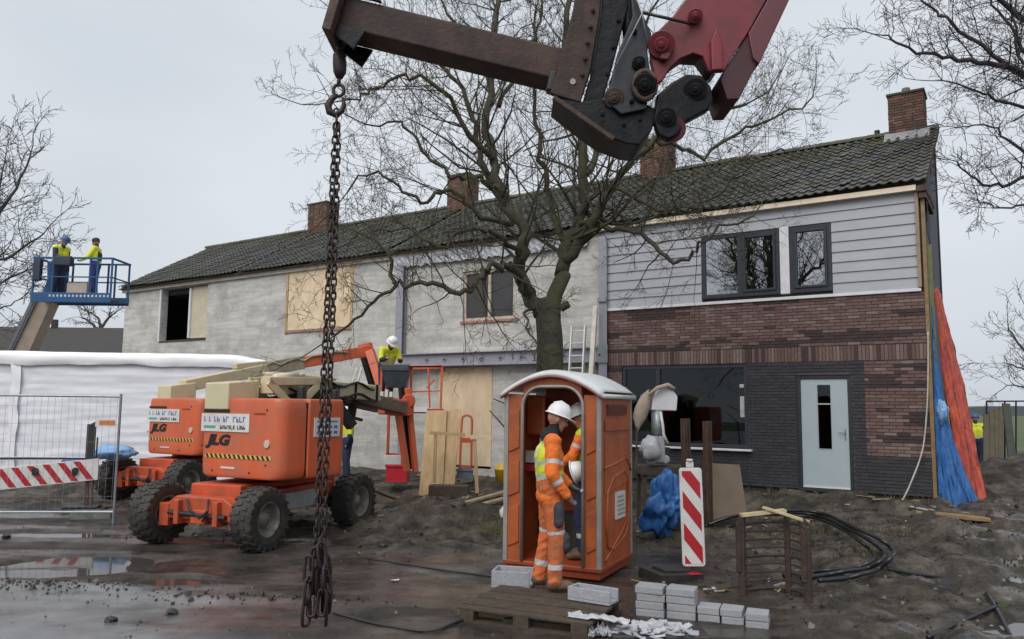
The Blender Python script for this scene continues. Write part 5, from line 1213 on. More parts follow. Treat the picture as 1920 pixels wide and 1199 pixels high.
# copy of the chassis and covers for the far lift before the booms go on
C2 = Vector((-6.42, 15.95, 0))
L2 = copy_tree(L1); L2.location = (C2.x, C2.y, 0.02); L2['label'] = 'far orange boom lift partly hidden behind the near one, its basket by the steel beam'
MAT_OF[L2.name] = Matrix.Translation(L2.location) @ Matrix.Rotation(LR, 4, 'Z')
TD1 = Matrix.Translation(C1) @ Matrix.Rotation(LR, 4, 'Z') @ TM0; u1 = (TD1.to_3x3() @ Vector((0, 1, 0))); v1 = (TD1.to_3x3() @ Vector((1, 0, 0)))
pt_ = boom_world(L1)
W_ = lambda x, y, z: TD1 @ Vector((x, y, z))
pt_(lambda b: (b.hexa([W_(-.68, -1.15, 1.80), W_(-.20, -1.15, 1.80), W_(-.20, -.6, 1.80), W_(-.68, -.6, 1.80), W_(-.68, -1.15, 2.17), W_(-.20, -1.15, 2.17), W_(-.20, -.6, 2.22), W_(-.68, -.6, 2.22)])), 'boom_counterweight', M_['jcream'], bevel=.02)
def f(b):
    for s in (-.30, .10):
        for a_, c_q in (((-.72, 2.20), (-.20, 1.80)), ((-.20, 1.80), (.30, 2.22)), ((-.72, 2.20), (.30, 2.24))): b.bar(W_(s, a_[0], a_[1]), W_(s, c_q[0], c_q[1]), .04, .12)
pt_(f, 'riser', M_['jcream'], bevel=.01)
pt_(lambda b: (b.bar(W_(-.1, -.5, 1.9), W_(-.1, .5, 2.05), .16, .16), b.obox(W_(.12, -.1, 2.0), .1, .2, .3), b.obox(W_(.15, .55, 2.0), .12, .25, .22)), 'pivot_gear', M_['black'], bevel=.02)
a0, a1 = W_(-.12, -.55, 2.16), at(702, 738, 13.6); du = (a1 - a0).normalized()
pt_(lambda b: (b.bar(a0, a1, .26, .27), b.bar(a0 + Vector((0, 0, .155)), a0 + (a1 - a0) * .55 + Vector((0, 0, .17)), .2, .06)), 'lower_boom', M_['jcream'], bevel=.02)
pt_(lambda b: (b.cyl(a0 + (a1 - a0) * .02 + Vector((.12, -.16, .10)), a0 + (a1 - a0) * .20 + Vector((.1, -.14, .16)), .055, 10), b.cyl(a0 + (a1 - a0) * .20 + Vector((.1, -.14, .16)), a0 + (a1 - a0) * .26 + Vector((.1, -.14, .18)), .03, 8)), 'lift_ram', mat('pale_ram', (.70, .64, .50), None, 8, .4), smooth=True)
pt_(lambda b: [b.bar(a0 + (a1 - a0) * q_ + v1 * .10 + Vector((0, 0, -.14)), a0 + (a1 - a0) * (q_ + .1) + v1 * .12 + Vector((0, 0, -.26 + .08 * (q_ > .5))), .06, .05) for q_ in (.22, .4, .58, .76)], 'boom_bracket', M_['black'])
for q_ in (.3, .72, .95): pt_(lambda b: b.bar(a0 + (a1 - a0) * q_ + v1 * .135, a0 + (a1 - a0) * (q_ + .02) + v1 * .135, .02, .29), 'boom_band', M_['greased'])
pt_(lambda b: [b.tube([a0 + (a1 - a0) * t_ + v1 * .15 + Vector((0, 0, .10 + .05 * math.sin(t_ * 19 + k * 2) - .06 * k)) for t_ in np.linspace(.12, .92, 14)], .020, 6) for k in (0, 3, 4)], 'hydraulic_hose', M_['hose'], smooth=True)
sd_ = v1; text('JLG LIFT', .17, M_['inkd'], MAT_OF[L1.name].inverted() @ basis(du, v1, a0 + (a1 - a0) * .46 + v1 * .136 + Vector((0, 0, -.0))), L1, shear=.2, offset=.006)
e0, e1 = at(640, 738, 13.0), at(765, 768, 14.8)
pt_(lambda b: (b.bar(e0, e1, .20, .22), b.bar(e0 + Vector((0, 0, -.16)), e0 + (e1 - e0) * .5 + Vector((0, 0, -.16)), .08, .06)), 'fly_boom', mat('muddy_boom_steel', (.20, .11, .085), (.12, .075, .06), 5, .6, .1, dirt=(.25, .2, .14), damt=.4), bevel=.015)
pt_(lambda b: (b.bar(at(634, 742, 12.9), at(694, 756, 13.9), .07, .07), b.bar(at(642, 740, 12.8), at(700, 748, 13.7), .32, .05)), 'boom_guide', M_['jcream'])
pt_(lambda b: (b.bar(at(632, 762, 12.9), at(660, 800, 13.1), .16, .16), b.bar(at(648, 780, 13.0), at(678, 788, 13.5), .06, .05), b.bar(at(662, 758, 13.2), at(656, 795, 13.2), .10, .14)), 'lower_ram', M_['black'], bevel=.01)
pt_(lambda b: (b.bar(at(715, 762, 14.4), at(770, 766, 14.8), .26, .30), b.cyl(at(766, 752, 14.62), at(766, 752, 14.98), .13, 14)), 'jib_head', M_['jorange2'], bevel=.02)
def f(b):
    for a, c in ((at(764, 728, 14.8), at(779, 886, 14.9)), (at(746, 772, 14.6), at(763, 884, 14.75))): b.bar(a, c, .115, .10)
pt_(f, 'jib_arm', M_['jorange'], bevel=.012)
pt_(lambda b: b.bar(at(752, 725, 14.85), at(768, 880, 14.98), .13, .08), 'jib_ram', M_['greased'], bevel=.01)
def f(b):
    b.bar(at(729, 780, 15.0), at(727, 850, 15.0), .055, .05); b.bar(at(727, 778, 15.0), at(745, 778, 15.0), .05, .05); b.bar(at(723, 852, 15.0), at(770, 856, 15.1), .05, .06)
pt_(f, 'platform_rail', M_['jorange2'], bevel=.008)
pt_(lambda b: b.box(*(lambda a, c: (a.x, c.x, a.y, a.y + .6, c.z, a.z))(at(721, 854, 14.95), at(752, 872, 14.95))), 'platform_floor', M_['mwhite'], bevel=.01)
# --- far lift boom and basket
TD2 = Matrix.Translation(C2) @ Matrix.Rotation(LR, 4, 'Z') @ TM0; W2_ = lambda x, y, z: TD2 @ Vector((x, y, z)); v2 = TD2.to_3x3() @ Vector((1, 0, 0))
pt_ = boom_world(L2)
pt_(lambda b: (b.hexa([W2_(-.56, -1.10, 1.80), W2_(-.13, -1.10, 1.80), W2_(-.13, -.5, 1.80), W2_(-.56, -.5, 1.80), W2_(-.54, -1.08, 2.22), W2_(-.15, -1.08, 2.22), W2_(-.15, -.5, 2.30), W2_(-.54, -.5, 2.30)])), 'boom_counterweight', M_['jcream'], bevel=.02)
a0, am, a1 = W2_(-.3, -.7, 2.22), at(500, 692, 17.3), at(690, 658, 18.9)
pt_(lambda b: (b.bar(a0, am, .24, .24), b.bar(am - (am - a0).normalized() * .9 + Vector((0, 0, .2)), am + Vector((0, 0, .12)), .16, .12)), 'lower_boom', M_['jcream'], bevel=.02)
pt_(lambda b: (b.bar(am + (a1 - am) * .30, a1, .22, .26)), 'upper_boom', M_['jorange'], bevel=.02)
pt_(lambda b: (b.bar(am - (a1 - am) * .02, am + (a1 - am) * .33, .26, .30), b.tube([am + (a1 - am) * t_ + Vector((.0, -.16, .06 + .05 * math.sin(t_ * 30))) for t_ in np.linspace(0, .8, 12)], .03, 6)), 'boom_sleeve', mat('dark_cream', (.33, .29, .20), (.2, .17, .13), 6, .6), bevel=.01)
pt_(lambda b: (b.cyl(at(688, 662, 18.70), at(688, 662, 19.10), .20, 14), b.bar(at(684, 645, 18.9), at(692, 680, 18.9), .28, .32)), 'knuckle', M_['jorange2'], bevel=.03)
pt_(lambda b: (b.bar(at(694, 660, 18.75), at(722, 748, 18.5), .20, .34, (0, 1, 0)), b.bar(at(705, 742, 18.5), at(770, 762, 18.4), .2, .16)), 'jib_arm', M_['jorange'], bevel=.02)
pt_(lambda b: b.bar(at(682, 672, 18.7), at(703, 742, 18.55), .10, .12), 'jib_ram', M_['greased'])
pt_(lambda b: [b.tube([at(670 + 8 * k, 690, 18.4), at(660 + 10 * k, 720, 18.3), at(672 + 9 * k, 752, 18.3)], .035, 6) for k in range(2)], 'hydraulic_hose', mat('pale_hose', (.55, .53, .48), None, 8, .5), smooth=True)
def f(b):
    x0, x1, yt, yb = 716, 829, 688, 770
    for Yd in (17.6, 18.4):
        for px in (716, 772, 829): b.bar(at(px, yt, Yd), at(px - 3, yb, Yd), .05, .05)
        b.bar(at(x0, yt, Yd), at(x1, yt, Yd), .05, .05)
    b.bar(at(770, 690, 17.6), at(829, 688, 17.6), .05, .09); b.bar(at(770, 735, 17.6), at(826, 733, 17.6), .03, .03)
    b.bar(at(803, 690, 17.58), at(806, 765, 17.58), .06, .04); b.bar(at(800, 728, 17.58), at(815, 712, 17.58), .04, .04)
    for px in (716, 829): b.bar(at(px, yt, 17.6), at(px, yt, 18.4), .05, .05)
pt_(f, 'basket_rail', M_['jorange'], bevel=.008)
fl0, fl1 = at(714, 766, 17.55), at(826, 776, 17.55)
pt_(lambda b: b.box(fl0.x, fl1.x, 17.55, 18.45, fl1.z, fl0.z), 'basket_floor', M_['redplastic'], bevel=.01)
pt_(lambda b: b.box(at(770, 0, 17.5).x, at(818, 0, 17.5).x, 17.52, 17.545, at(790, 773, 17.5).z, at(790, 763, 17.5).z), 'basket_sign', M_['mwhite'])
cA, cB = at(719, 684, 17.45), at(767, 728, 17.45)
pt_(lambda b: (b.hexa([(cA.x + .10, 17.3, cB.z), (cB.x - .08, 17.3, cB.z), (cB.x - .08, 17.56, cB.z), (cA.x + .10, 17.56, cB.z), (cA.x, 17.2, cA.z - .16), (cB.x, 17.2, cA.z - .16), (cB.x, 17.56, cA.z - .16), (cA.x, 17.56, cA.z - .16)]), b.box(cA.x - .01, cB.x + .01, 17.18, 17.57, cA.z - .155, cA.z)), 'control_console', mat('slate_console', (.05, .062, .075), (.035, .045, .055), 6, .5), bevel=.02)
pt_(lambda b: [b.box(at(728 + 8 * k, 0, 17.4).x, at(733 + 8 * k, 0, 17.4).x, 17.25, 17.4, at(730, 745, 17.4).z, at(730, 731 + (k % 2) * 4, 17.4).z) for k in range(4)], 'valve_block', M_['mwhite'])
fz = fl0.z
JB = pose(elR=(.16, -.24, 1.2), wrR=(.34, -.16, 1.14), haR=(.42, -.14, 1.13), elL=(.16, .24, 1.2), wrL=(.34, .16, 1.14), haL=(.42, .14, 1.13))
JB3 = dict(JB); JB3.update(chest=(.10, 0, 1.24), neck=(.24, 0, 1.38), head=(.33, 0, 1.48), shL=(.19, .185, 1.33), shR=(.19, -.185, 1.33), elL=(.27, .24, 1.08), elR=(.27, -.24, 1.08), wrL=(.45, .16, 1.12), haL=(.53, .14, 1.12), wrR=(.45, -.16, 1.12), haR=(.53, -.14, 1.12))
pb_ = at(722, 760, 17.95)
W3 = ['hiyel', 'refl', 'navyc', 'skin', 'hair', 'boot', 'blackc']
zA = dict(torso=lambda p, t: 1 if 1.05 < p[2] < 1.10 else 0, hip=2, uarm=0, farm=2, hand=3, thigh=2, calf=2, boot=5, head=3, neck=4, eye=4, lip=3)
person('worker in white helmet leaning over the console of the orange basket', (pb_.x, pb_.y, fz + .005), R(-60), JB3, W3, zA, .022, fing=False)
# --- blue lift on the left
B0 = at(98, 548, 21.4)
BL = thing('boom_lift', 'blue boom lift with beige boom carrying two workers high on the left', 'boom lift', (at(2, 800, 22.6).x, 22.6, 0), R(80))
pt_ = boom_world(BL); bx = at(2, 800, 22.6).x
for x, y in ((-.9, -1.2), (.9, -1.2), (-.9, 1.2), (.9, 1.2)):
    w = link('wheel', None, BL); w.location = (x, y, .42); w.rotation_euler = (0, 0, 0 if x > 0 else math.pi); link('tyre', TY_ME, w); link('rim', RIM_ME, w)
b = MB(); b.box(-.7, .7, -1.3, 1.3, .45, .8); b.build('chassis', M_['gblue'], BL, bevel=.02)
b = MB(); b.box(-.8, .8, -1.1, 1.0, .85, 1.75); b.build('turntable_cover', M_['gblue'], BL, bevel=.06)
b0 = Vector((bx, 22.6, 1.9)); b1 = at(94, 553, 21.6)
pt_(lambda b: (b.bar(b0, b1, .50, .40, (0, 1, 0))), 'boom', M_['gbeige'], bevel=.02)
pt_(lambda b: (b.bar(b0 + Vector((-.36, -.1, .1)), b1 + Vector((-.34, -.1, -.1)), .09, .16, (0, 1, 0)), b.bar(b0 + Vector((-.24, -.2, .1)), b1 + Vector((-.22, -.2, -.1)), .03, .05, (0, 1, 0))), 'hose_track', M_['galv'])
def f(b):
    b.prism([at(78, 550, 21.3), at(108, 560, 21.3), at(112, 490, 21.3), at(88, 490, 21.3), at(88, 525, 21.3)], (0, .5, 0))
pt_(f, 'boom_bracket', M_['gblue'], bevel=.02)
fz = at(165, 562, 21.2).z; xl, xr, yn, yf = at(100, 0, 20.8).x, at(245, 0, 20.8).x, 20.8, 21.75
pt_(lambda b: (b.box(xl, xr, yn, yf, fz - .06, fz), b.box(xl, xr, yn - .03, yn, fz - .14, fz + .13), b.box(xl, xr, yf, yf + .03, fz - .1, fz + .13)), 'basket_floor', M_['gblue'], bevel=.01)
pt_(lambda b: [b.box(xl + .50 + .105 * k, xl + .55 + .105 * k, yn - .036, yn - .031, fz + .01, fz + .07) for k in range(16)], 'hole_light_plate', mat('hole_light', (.5, .55, .6), None, 9, .6))  # solid pale plates painted as daylight showing through the holes
def f(b):
    for Yd in (yn, yf):
        for x in (xl + .03, xl + .55, xl + 1.1, xr - .62, xr - .42, xr - .03):
            if Yd == yn and abs(x - (xl + 1.1)) < .01: continue
            b.bar((x, Yd, fz), (x, Yd, fz + 1.08), .045, .045)
        b.bar((xl, Yd, fz + 1.08), (xr, Yd, fz + 1.08), .05, .05); b.bar((xl, Yd, fz + .56), (xr, Yd, fz + .56), .035, .035)
    for x in (xl + .03, xr - .03):
        b.bar((x, yn, fz + 1.08), (x, yf, fz + 1.08), .05, .05); b.bar((x, yn, fz + .56), (x, yf, fz + .56), .035, .035)
pt_(f, 'basket_rail', M_['gblue'], bevel=.005)
pt_(lambda b: b.box(xl + .60, xl + 1.05, yn - .08, yn + .12, fz + .86, fz + 1.13), 'control_console', mat('blue_black_plastic', (.02, .03, .055), None, 6, .5), bevel=.03)
pt_(lambda b: b.box(xl + .02, xl + .22, yn - .05, yn + .1, fz + .45, fz + 1.05), 'control_box', MATS['blue_black_plastic'], bevel=.03)
b = MB(); b.box(0, .55, 0, .4, 0, .42); o = b.build('cardboard_box', mat('pale_carton', (.48, .40, .34), (.4, .33, .28), 5, .8), bevel=.01); o.location = (xl + .88, yn + .12, fz + .005); tag(o, 'pale carton standing on the floor of the blue lift basket', 'box')
zB = dict(torso=lambda p, t: 0 if p[2] > 1.0 else 2, hip=2, uarm=lambda p, t: 2 if t > .12 else 0, farm=2, hand=6, thigh=2, calf=2, boot=5, head=3, neck=2, eye=4, lip=3)
person('worker in blue helmet and navy jacket in the blue lift basket', (xl + .42, 21.25, fz + .005), R(-25), pose(chest=(.05, 0, 1.27), neck=(.13, 0, 1.46), head=(.2, 0, 1.60), shL=(.09, .185, 1.41), shR=(.09, -.185, 1.41), elR=(.18, -.24, 1.16), wrR=(.36, -.16, 1.1), haR=(.44, -.14, 1.08)), W3, zB, .024, helmet='helmetb', fing=False)
W4 = ['hiyel', 'refl', 'bluec', 'skin', 'hair', 'boot', 'blackc']
zC = dict(torso=lambda p, t: (4 if p[0] < -.09 and p[2] > 1.1 else (1 if 1.08 < p[2] < 1.12 else 0)), hip=2, uarm=0, farm=0, hand=6, thigh=2, calf=2, boot=5, head=3, neck=4, eye=4, lip=3)
person('worker in yellow hi-vis jacket and blue trousers in the blue lift basket', (xl + 1.42, 21.3, fz + .005), R(190), pose(elR=(.05, -.30, 1.16), wrR=(.16, -.30, .95), haR=(.2, -.29, .88), elL=(.12, .26, 1.16), wrL=(.32, .22, 1.06), haL=(.40, .2, 1.05)), W4, zC, .024, helmet=None, fing=False)
# --- two more workers
p_ = at(653, 800, 18.4); pz = hz(p_.x, p_.y)
person('small worker in white helmet and yellow vest standing behind the near lift', (p_.x, p_.y, pz), R(200), pose(), W3, zA, .026, fing=False)
p_ = at(1829, 800, 24.0)
person('worker in dark clothes and yellow vest walking behind the orange tarpaulin', (p_.x, p_.y, min(.05, hz(p_.x, p_.y) + .02)), R(60), pose(), ['hiyel', 'refl', 'navyc', 'skin', 'hair', 'boot', 'navyc'], dict(zA, uarm=2), .026, helmet='helmetb', fing=False)
# ------------------------------------------------------------------ excavator arm with lifting beam, from above
EY = 5.6
ex = thing('excavator_arm', 'dark red excavator arm with rusty lifting beam hanging in from above', 'excavator arm', at(1150, 150, EY + .2))
pt_ = boom_world(ex)
def slab(px, Y0, th): return [at(a, c, Y0) for a, c in px], Vector((0, th, 0))
def sl(name, px, Y0, th, m, bev=.012): return pt_(lambda b: b.prism(*slab(px, Y0, th)), name, m, bevel=bev)
A_, B_ = at(640, 36, EY + .16), at(1062, 138, EY + .16)
ax_ = (B_ - A_).normalized()
pt_(lambda b: b.bar(A_ + ax_ * .03, B_, .28, .255, (0, 0, 1)), 'beam', M_['beamst'], bevel=.02)
def f(b):
    zz = ax_.cross(Vector((0, 1, 0))).normalized(); zz = zz if zz.z > 0 else -zz
    c = A_ + zz * .03
    b.obox(c, .07, .52, .50, Matrix((ax_, Vector((0, 1, 0)), zz)).transposed())
pt_(f, 'end_plate', M_['rust'], bevel=.008)
def gus(b, yo, low):
    zz = ax_.cross(Vector((0, 1, 0))).normalized(); zz = zz if zz.z > 0 else -zz
    for Yo in (yo,):
        p = [A_ + ax_ * .04 - zz * .12, A_ + ax_ * .26 - zz * .12, A_ + ax_ * .21 - zz * .28, A_ + ax_ * .04 - zz * .20] if low else [A_ + ax_ * .04 + zz * .13, A_ + ax_ * .32 + zz * .13, A_ + ax_ * .18 + zz * .25, A_ + ax_ * .04 + zz * .25]
        b.prism([q + Vector((0, Yo, 0)) for q in p], (0, .03, 0))
for yo_ in (-.17, .14):
    for lw_ in (True, False): pt_(lambda b: gus(b, yo_, lw_), 'gusset', M_['greased'], bevel=.004)
pt_(lambda b: b.cyl(at(626, 30, EY - .05), at(626, 30, EY + .1), .016, 8), 'bolt', M_['black'])
sl('bracket_plate', [(1086, -60), (1133, -60), (1124, 30), (1108, 128), (1088, 192), (1058, 184), (1031, 175), (1046, 128), (1074, 20)], EY - .03, .05, M_['beamst'])
sl('bracket_plate', [(1090, -60), (1135, -60), (1110, 128), (1089, 190), (1040, 172), (1052, 128)], EY + .42, .05, M_['beamst'])
pt_(lambda b: b.cyl(at(1074, 153, EY - .045), at(1074, 153, EY - .028), .022, 14), 'bolt', M_['alu'])
sl('buffer', [(1031, 132), (1045, 132), (1039, 170), (1024, 168)], EY - .028, .10, M_['inkd'])
sl('adapter_plate', [(1134, -80), (1192, -80), (1176, 20), (1150, 120), (1128, 196), (1092, 192), (1112, 128), (1127, 30)], EY + .03, .40, M_['greased'])
sl('adapter_side', [(1180, -30), (1222, 62), (1214, 96), (1222, 150), (1212, 205), (1165, 215), (1136, 190), (1158, 100), (1186, 30)], EY - .06, .07, mat('blue_black_paint', (.010, .013, .022), (.006, .008, .013), 5, .42, .2, dirt=(.035, .03, .032), damt=.25))
sl('adapter_bottom', [(1036, 182), (1090, 190), (1140, 184), (1216, 196), (1236, 208), (1222, 244), (1200, 272), (1176, 270), (1128, 252), (1084, 220)], EY - .02, .40, M_['greased'])
pt_(lambda b: b.bar(at(1038, 184, EY - .03), at(1150, 262, EY - .03), .05, .03), 'bottom_edge', M_['mudr'])
def boss(px, py, r, Y0, d, m, name): pt_(lambda b: (b.cyl(at(px, py, Y0), at(px, py, Y0 - d), r, 20), b.cyl(at(px, py, Y0 - d), at(px, py, Y0 - d - .02), r * .55, 16), b.cyl(at(px, py, Y0 - d - .02), at(px, py, Y0 - d - .034), r * .25, 6)), name, m, bevel=.006)
boss(1209, 160, .085, EY - .06, .06, M_['greased'], 'pin'); boss(1151, 184, .075, EY - .02, .05, M_['rust'], 'pin'); boss(1198, 118, .05, EY - .06, .04, M_['greased'], 'pin')
pt_(lambda b: b.tube([at(1209 + 20 * math.cos(t_), 160 + 27 * math.sin(t_), EY - .085) for t_ in np.linspace(0, 6.0, 20)], .022, 6), 'pin_collar', M_['rust'], smooth=True)
sl('link_arm', [(1232, 178), (1258, 155), (1288, 138), (1316, 140), (1334, 162), (1338, 186), (1328, 206), (1290, 226), (1272, 252), (1254, 262), (1236, 252), (1226, 222)], EY - .05, .10, M_['greased'], .02)
sl('link_arm', [(1232, 178), (1258, 155), (1288, 138), (1316, 140), (1334, 162), (1330, 202), (1290, 226), (1272, 252), (1238, 252), (1226, 222)], EY + .30, .10, M_['greased'], .02)
boss(1304, 168, .085, EY - .05, .03, M_['greased'], 'pin'); boss(1249, 220, .075, EY - .05, .03, M_['greased'], 'pin'); pt_(lambda b: b.cyl(at(1262, 243, EY - .03), at(1262, 243, EY + .38), .095, 16), 'pin', M_['maroon'])
redp = [(1310, -60), (1300, -20), (1262, 30), (1216, 76), (1222, 118), (1232, 158), (1243, 150), (1258, 126), (1276, 110), (1300, 100), (1318, 106), (1330, 134), (1357, 133), (1378, 100), (1404, 60), (1440, -5), (1475, -70)]
sl('arm_side', redp, EY - .02, .05, M_['red'], .01); sl('arm_side', redp, EY + .36, .05, M_['red'], .01)
sl('arm_core', [(1318, -60), (1306, -15), (1268, 40), (1230, 80), (1240, 120), (1262, 108), (1290, 88), (1320, 90), (1345, 125), (1390, 62), (1426, 0), (1465, -66)], EY + .035, .32, M_['maroon'], .01)
def f(b):
    b.prism(*slab([(1404, 62), (1442, -5), (1478, -72), (1500, -60), (1480, 0), (1424, 120), (1412, 108)], EY - .03, .46))
pt_(f, 'arm_flange', M_['maroon'], bevel=.008)
sl('arm_flap', [(1357, 133), (1402, 64), (1421, 118), (1386, 186), (1364, 187), (1352, 150)], EY + .0, .44, mat('deep_maroon', (.060, .014, .018), (.04, .01, .013), 4, .55), .008)
pt_(lambda b: b.prism(*slab([(1335, 132), (1333, 76), (1344, 50), (1354, 76), (1356, 130)], EY - .07, .06)), 'wedge_boss', M_['red'], bevel=.01)
boss(1240, 84, .10, EY - .02, .07, M_['red'], 'pin_boss'); boss(1304, 30, .055, EY - .02, .06, M_['red'], 'pin_boss')
pt_(lambda b: b.prism(*slab([(1246, 72), (1264, 66), (1262, 96), (1252, 112), (1238, 110)], EY - .075, .05)), 'pin_keeper', M_['red'], bevel=.01)
pt_(lambda b: b.tube([at(1206, 24, EY - .1), at(1240, 32, EY - .16), at(1284, 42, EY - .12), at(1296, 46, EY - .04)], .012, 6), 'hydraulic_hose', M_['hose'], smooth=True)
pt_(lambda b: (b.tube([at(1184, -30, EY - .1), at(1204, 26, EY - .11), at(1152, 130, EY - .12)], .0065, 5), b.tube([at(1222, -30, EY - .1), at(1204, 26, EY - .11), at(1214, 80, EY - .1)], .006, 5)), 'cable', M_['galv'], smooth=True)
pt_(lambda b: b.tube([at(1338, 140, EY), at(1330, 152, EY + .1), at(1322, 158, EY + .1)], .012, 6), 'cable', M_['galv'])
# ---- hook and chain
for k in range(5): boss(1112 - 5 * k, 20 + 30 * k, .018, EY - .03, .012, M_['rust'], 'bolt')
for k, (px_, py_) in enumerate(((1160, 40), (1150, 90), (1140, 140), (1190, 60), (1185, 190), (1130, 215), (1170, 235), (1200, 225))): boss(px_, py_, .02, EY - .065, .012, M_['greased'], 'bolt')
pt_(lambda b: (b.cyl(at(1168, -40, EY + .1), at(1186, 120, EY + .1), .05, 12), b.cyl(at(1150, 150, EY + .05), at(1225, 235, EY + .05), .045, 12)), 'locking_ram', M_['greased'], smooth=True)
hkp = at(636, 84, EY + .18)
hk = thing('crane_hook', 'brown steel swivel and hook under the end of the lifting beam', 'hook', hkp)
pt_ = boom_world(hk); q = lambda a, c, dy=0: at(a, c, EY + .18 + dy)
pt_(lambda b: (b.cyl(q(636, 76), q(636, 100), .020, 8), b.tube([q(636, 97), q(636, 103), q(637, 120), q(637, 136), q(636, 147)], [.028, .048, .054, .050, .026], 14), b.cyl(q(636, 145), q(635, 160), .016, 8)), 'swivel', M_['chainst'], smooth=True)
pt_(lambda b: b.tube([q(635 + 10 * math.cos(t_), 170 + 11 * math.sin(t_)) for t_ in np.linspace(0, 2 * math.pi, 14)[:-1]], .014, 8, closed=True), 'eye', M_['chainst'], smooth=True)
pt_(lambda b: b.tube([q(632, 178), q(622, 186), q(615, 198), q(618, 210), q(630, 216), q(641, 208), q(645, 196), q(643, 184)], [.020, .024, .030, .030, .026, .022, .018, .010], 10), 'hook', M_['chainst'], smooth=True)
pt_(lambda b: b.bar(q(641, 176), q(645, 192), .008, .018), 'safety_catch', M_['galv'])
cht = thing('chain', 'long rusty double lifting chain hanging from the hook to the ground', 'chain', q(632, 214))
def link_mesh(L, w, r, n=5, k=12):
    b = MB(); P = []
    for i in range(k):
        a = 2 * math.pi * i / k; x = w * math.cos(a); z = w * math.sin(a) + (L / 2 - w) * (1 if math.sin(a) > 0 else -1) * (1 if abs(math.sin(a)) > .01 else 0); P.append((x, 0, z))
    b.tube(P, r, n, closed=True); return b.mesh('link', M_['chainst'], True)
LM = link_mesh(.070, .0195, .0079); LB = link_mesh(.185, .031, .0125); base = MAT_OF[cht.name].inverted()
def run(P, pitch, me, tw0=0.0):
    P = [Vector(p) for p in P]; S_ = [0]
    for i in range(len(P) - 1): S_.append(S_[-1] + (P[i + 1] - P[i]).length)
    d = pitch / 2; k = 0
    while d < S_[-1]:
        i = max(j_ for j_ in range(len(P)) if S_[j_] <= d); i = min(i, len(P) - 2); t = (d - S_[i]) / (S_[i + 1] - S_[i]); p = P[i].lerp(P[i + 1], t); dr_ = (P[i + 1] - P[i]).normalized()
        o = link('link', me, cht); rot = Vector((0, 0, 1)).rotation_difference(dr_).to_matrix().to_4x4(); o.matrix_local = base @ Matrix.Translation(p) @ rot @ Matrix.Rotation(tw0 + (k % 2) * math.pi / 2 + random.uniform(-.35, .35), 4, 'Z')
        d += pitch; k += 1
run([q(631, 206), q(631, 238)], .0525, LM); 
run([q(630, 232), q(624, 330), q(614, 560), q(607, 700), q(598, 900), q(592, 1040)], .0525, LM, .2)
run([q(634, 232), q(632, 330), q(625, 560), q(619, 700), q(610, 900), q(606, 1040)], .0525, LM, .9)
for k in range(4):
    run([q(592 + 4 * k, 1030, -.03 + .02 * k), q(590 + 6 * k, 1075), q(586 + 9 * k, 1110), q(583 + 9 * k, 1160, -.05 + .04 * k)], .155, LB, .3 * k)
run([q(580, 1046, -.06), q(576, 1120, -.06), q(573, 1166, -.05)], .155, LB, .2); run([q(613, 1046, .06), q(614, 1120, .06), q(611, 1166, .05)], .155, LB, .6)
run([q(601, 1020, -.05), q(606, 1085, -.07), q(602, 1160, -.06)], .165, LB, 1.2)
# ------------------------------------------------------------------ white wrapped stack
ST0 = at(18, 780, 18.4); ST1 = at(492, 780, 19.2); Zt = at(60, 664, 18.4).z
st = thing('wrapped_stack', 'long white plastic wrapped stack of building panels behind the fence', 'wrapped stack', (ST0.x, ST0.y, 0), math.atan2(ST1.y - ST0.y, ST1.x - ST0.x))
LS = (ST1 - ST0).length
def sheet(b, x0, x1, z0, z1, y, nx, nz_, amp, seed):
    XX, ZZ = np.meshgrid(np.linspace(x0, x1, nx + 1), np.linspace(z0, z1, nz_ + 1)); YY = y - amp * fbm(XX * .5, ZZ * 7.5, seed, 4) - .02 * np.abs(fbm(XX * 2.5 + ZZ, ZZ * 3.0, seed + 7, 4) - .5) * 2
    b.grid([[(XX[i, k], YY[i, k], ZZ[i, k]) for k in range(nx + 1)] for i in range(nz_ + 1)])
b = MB(); sheet(b, -3.2, LS, 0.05, Zt - .06, -.02, 120, 60, .055, 12)
b.box(-3.2, LS - .02, .02, 1.1, .05, Zt - .1); b.build('wrapping', M_['wrap'], st, smooth=True, fix=False)
b = MB(); P = []
n = 80
for i, (yy, dz) in enumerate(((-.10, -.30), (-.13, -.20), (-.13, -.08), (-.08, .03), (.05, .06), (.5, .08), (1.15, .05), (1.18, -.2))):
    P.append([(-3.3 + (LS + 3.32) * k / n, yy - .05 * float(fbm(np.array(k * .21), np.array(i * 1.2), 30, 3)), Zt + dz * (1 if i > 2 else (.55 + .55 * float(fbm(np.array(k * .12), np.array(i * .3), 35, 3)))) + .05 * float(fbm(np.array(k * .16), np.array(i * .5), 37, 3)) * .6 - (0.25 * max(0, (k / n - .92)) / .08 * .5)) for k in range(n + 1)])
b.grid(P); b.build('top_sheet', M_['wraptop'], st, smooth=True, fix=False)
b = MB()
for sx in (0.02,):
    P = [[(sx + dx_ + .02 * math.sin(i * 1.3 + dx_ * 30), -.11 - .03 * math.sin(i * 2.1 + k), .1 + (Zt - .15) * i / 14) for k, dx_ in enumerate((0, .06, .13, .2))] for i in range(15)]
    b.grid(P)
b.build('loose_fold', M_['wraptop'], st, smooth=True, fix=False)
b = MB(); b.tube([(-3, -.17, .62), (LS * .5, -.19, .58), (LS, -.17, .62)], .012, 5); b.build('strap', M_['galv'], st)
b = MB(); b.box(LS * .22, LS * .22 + .5, -.20, .2, 0.05, .55); o = b.build('blue_cover', M_['blue'], st, bevel=.05)
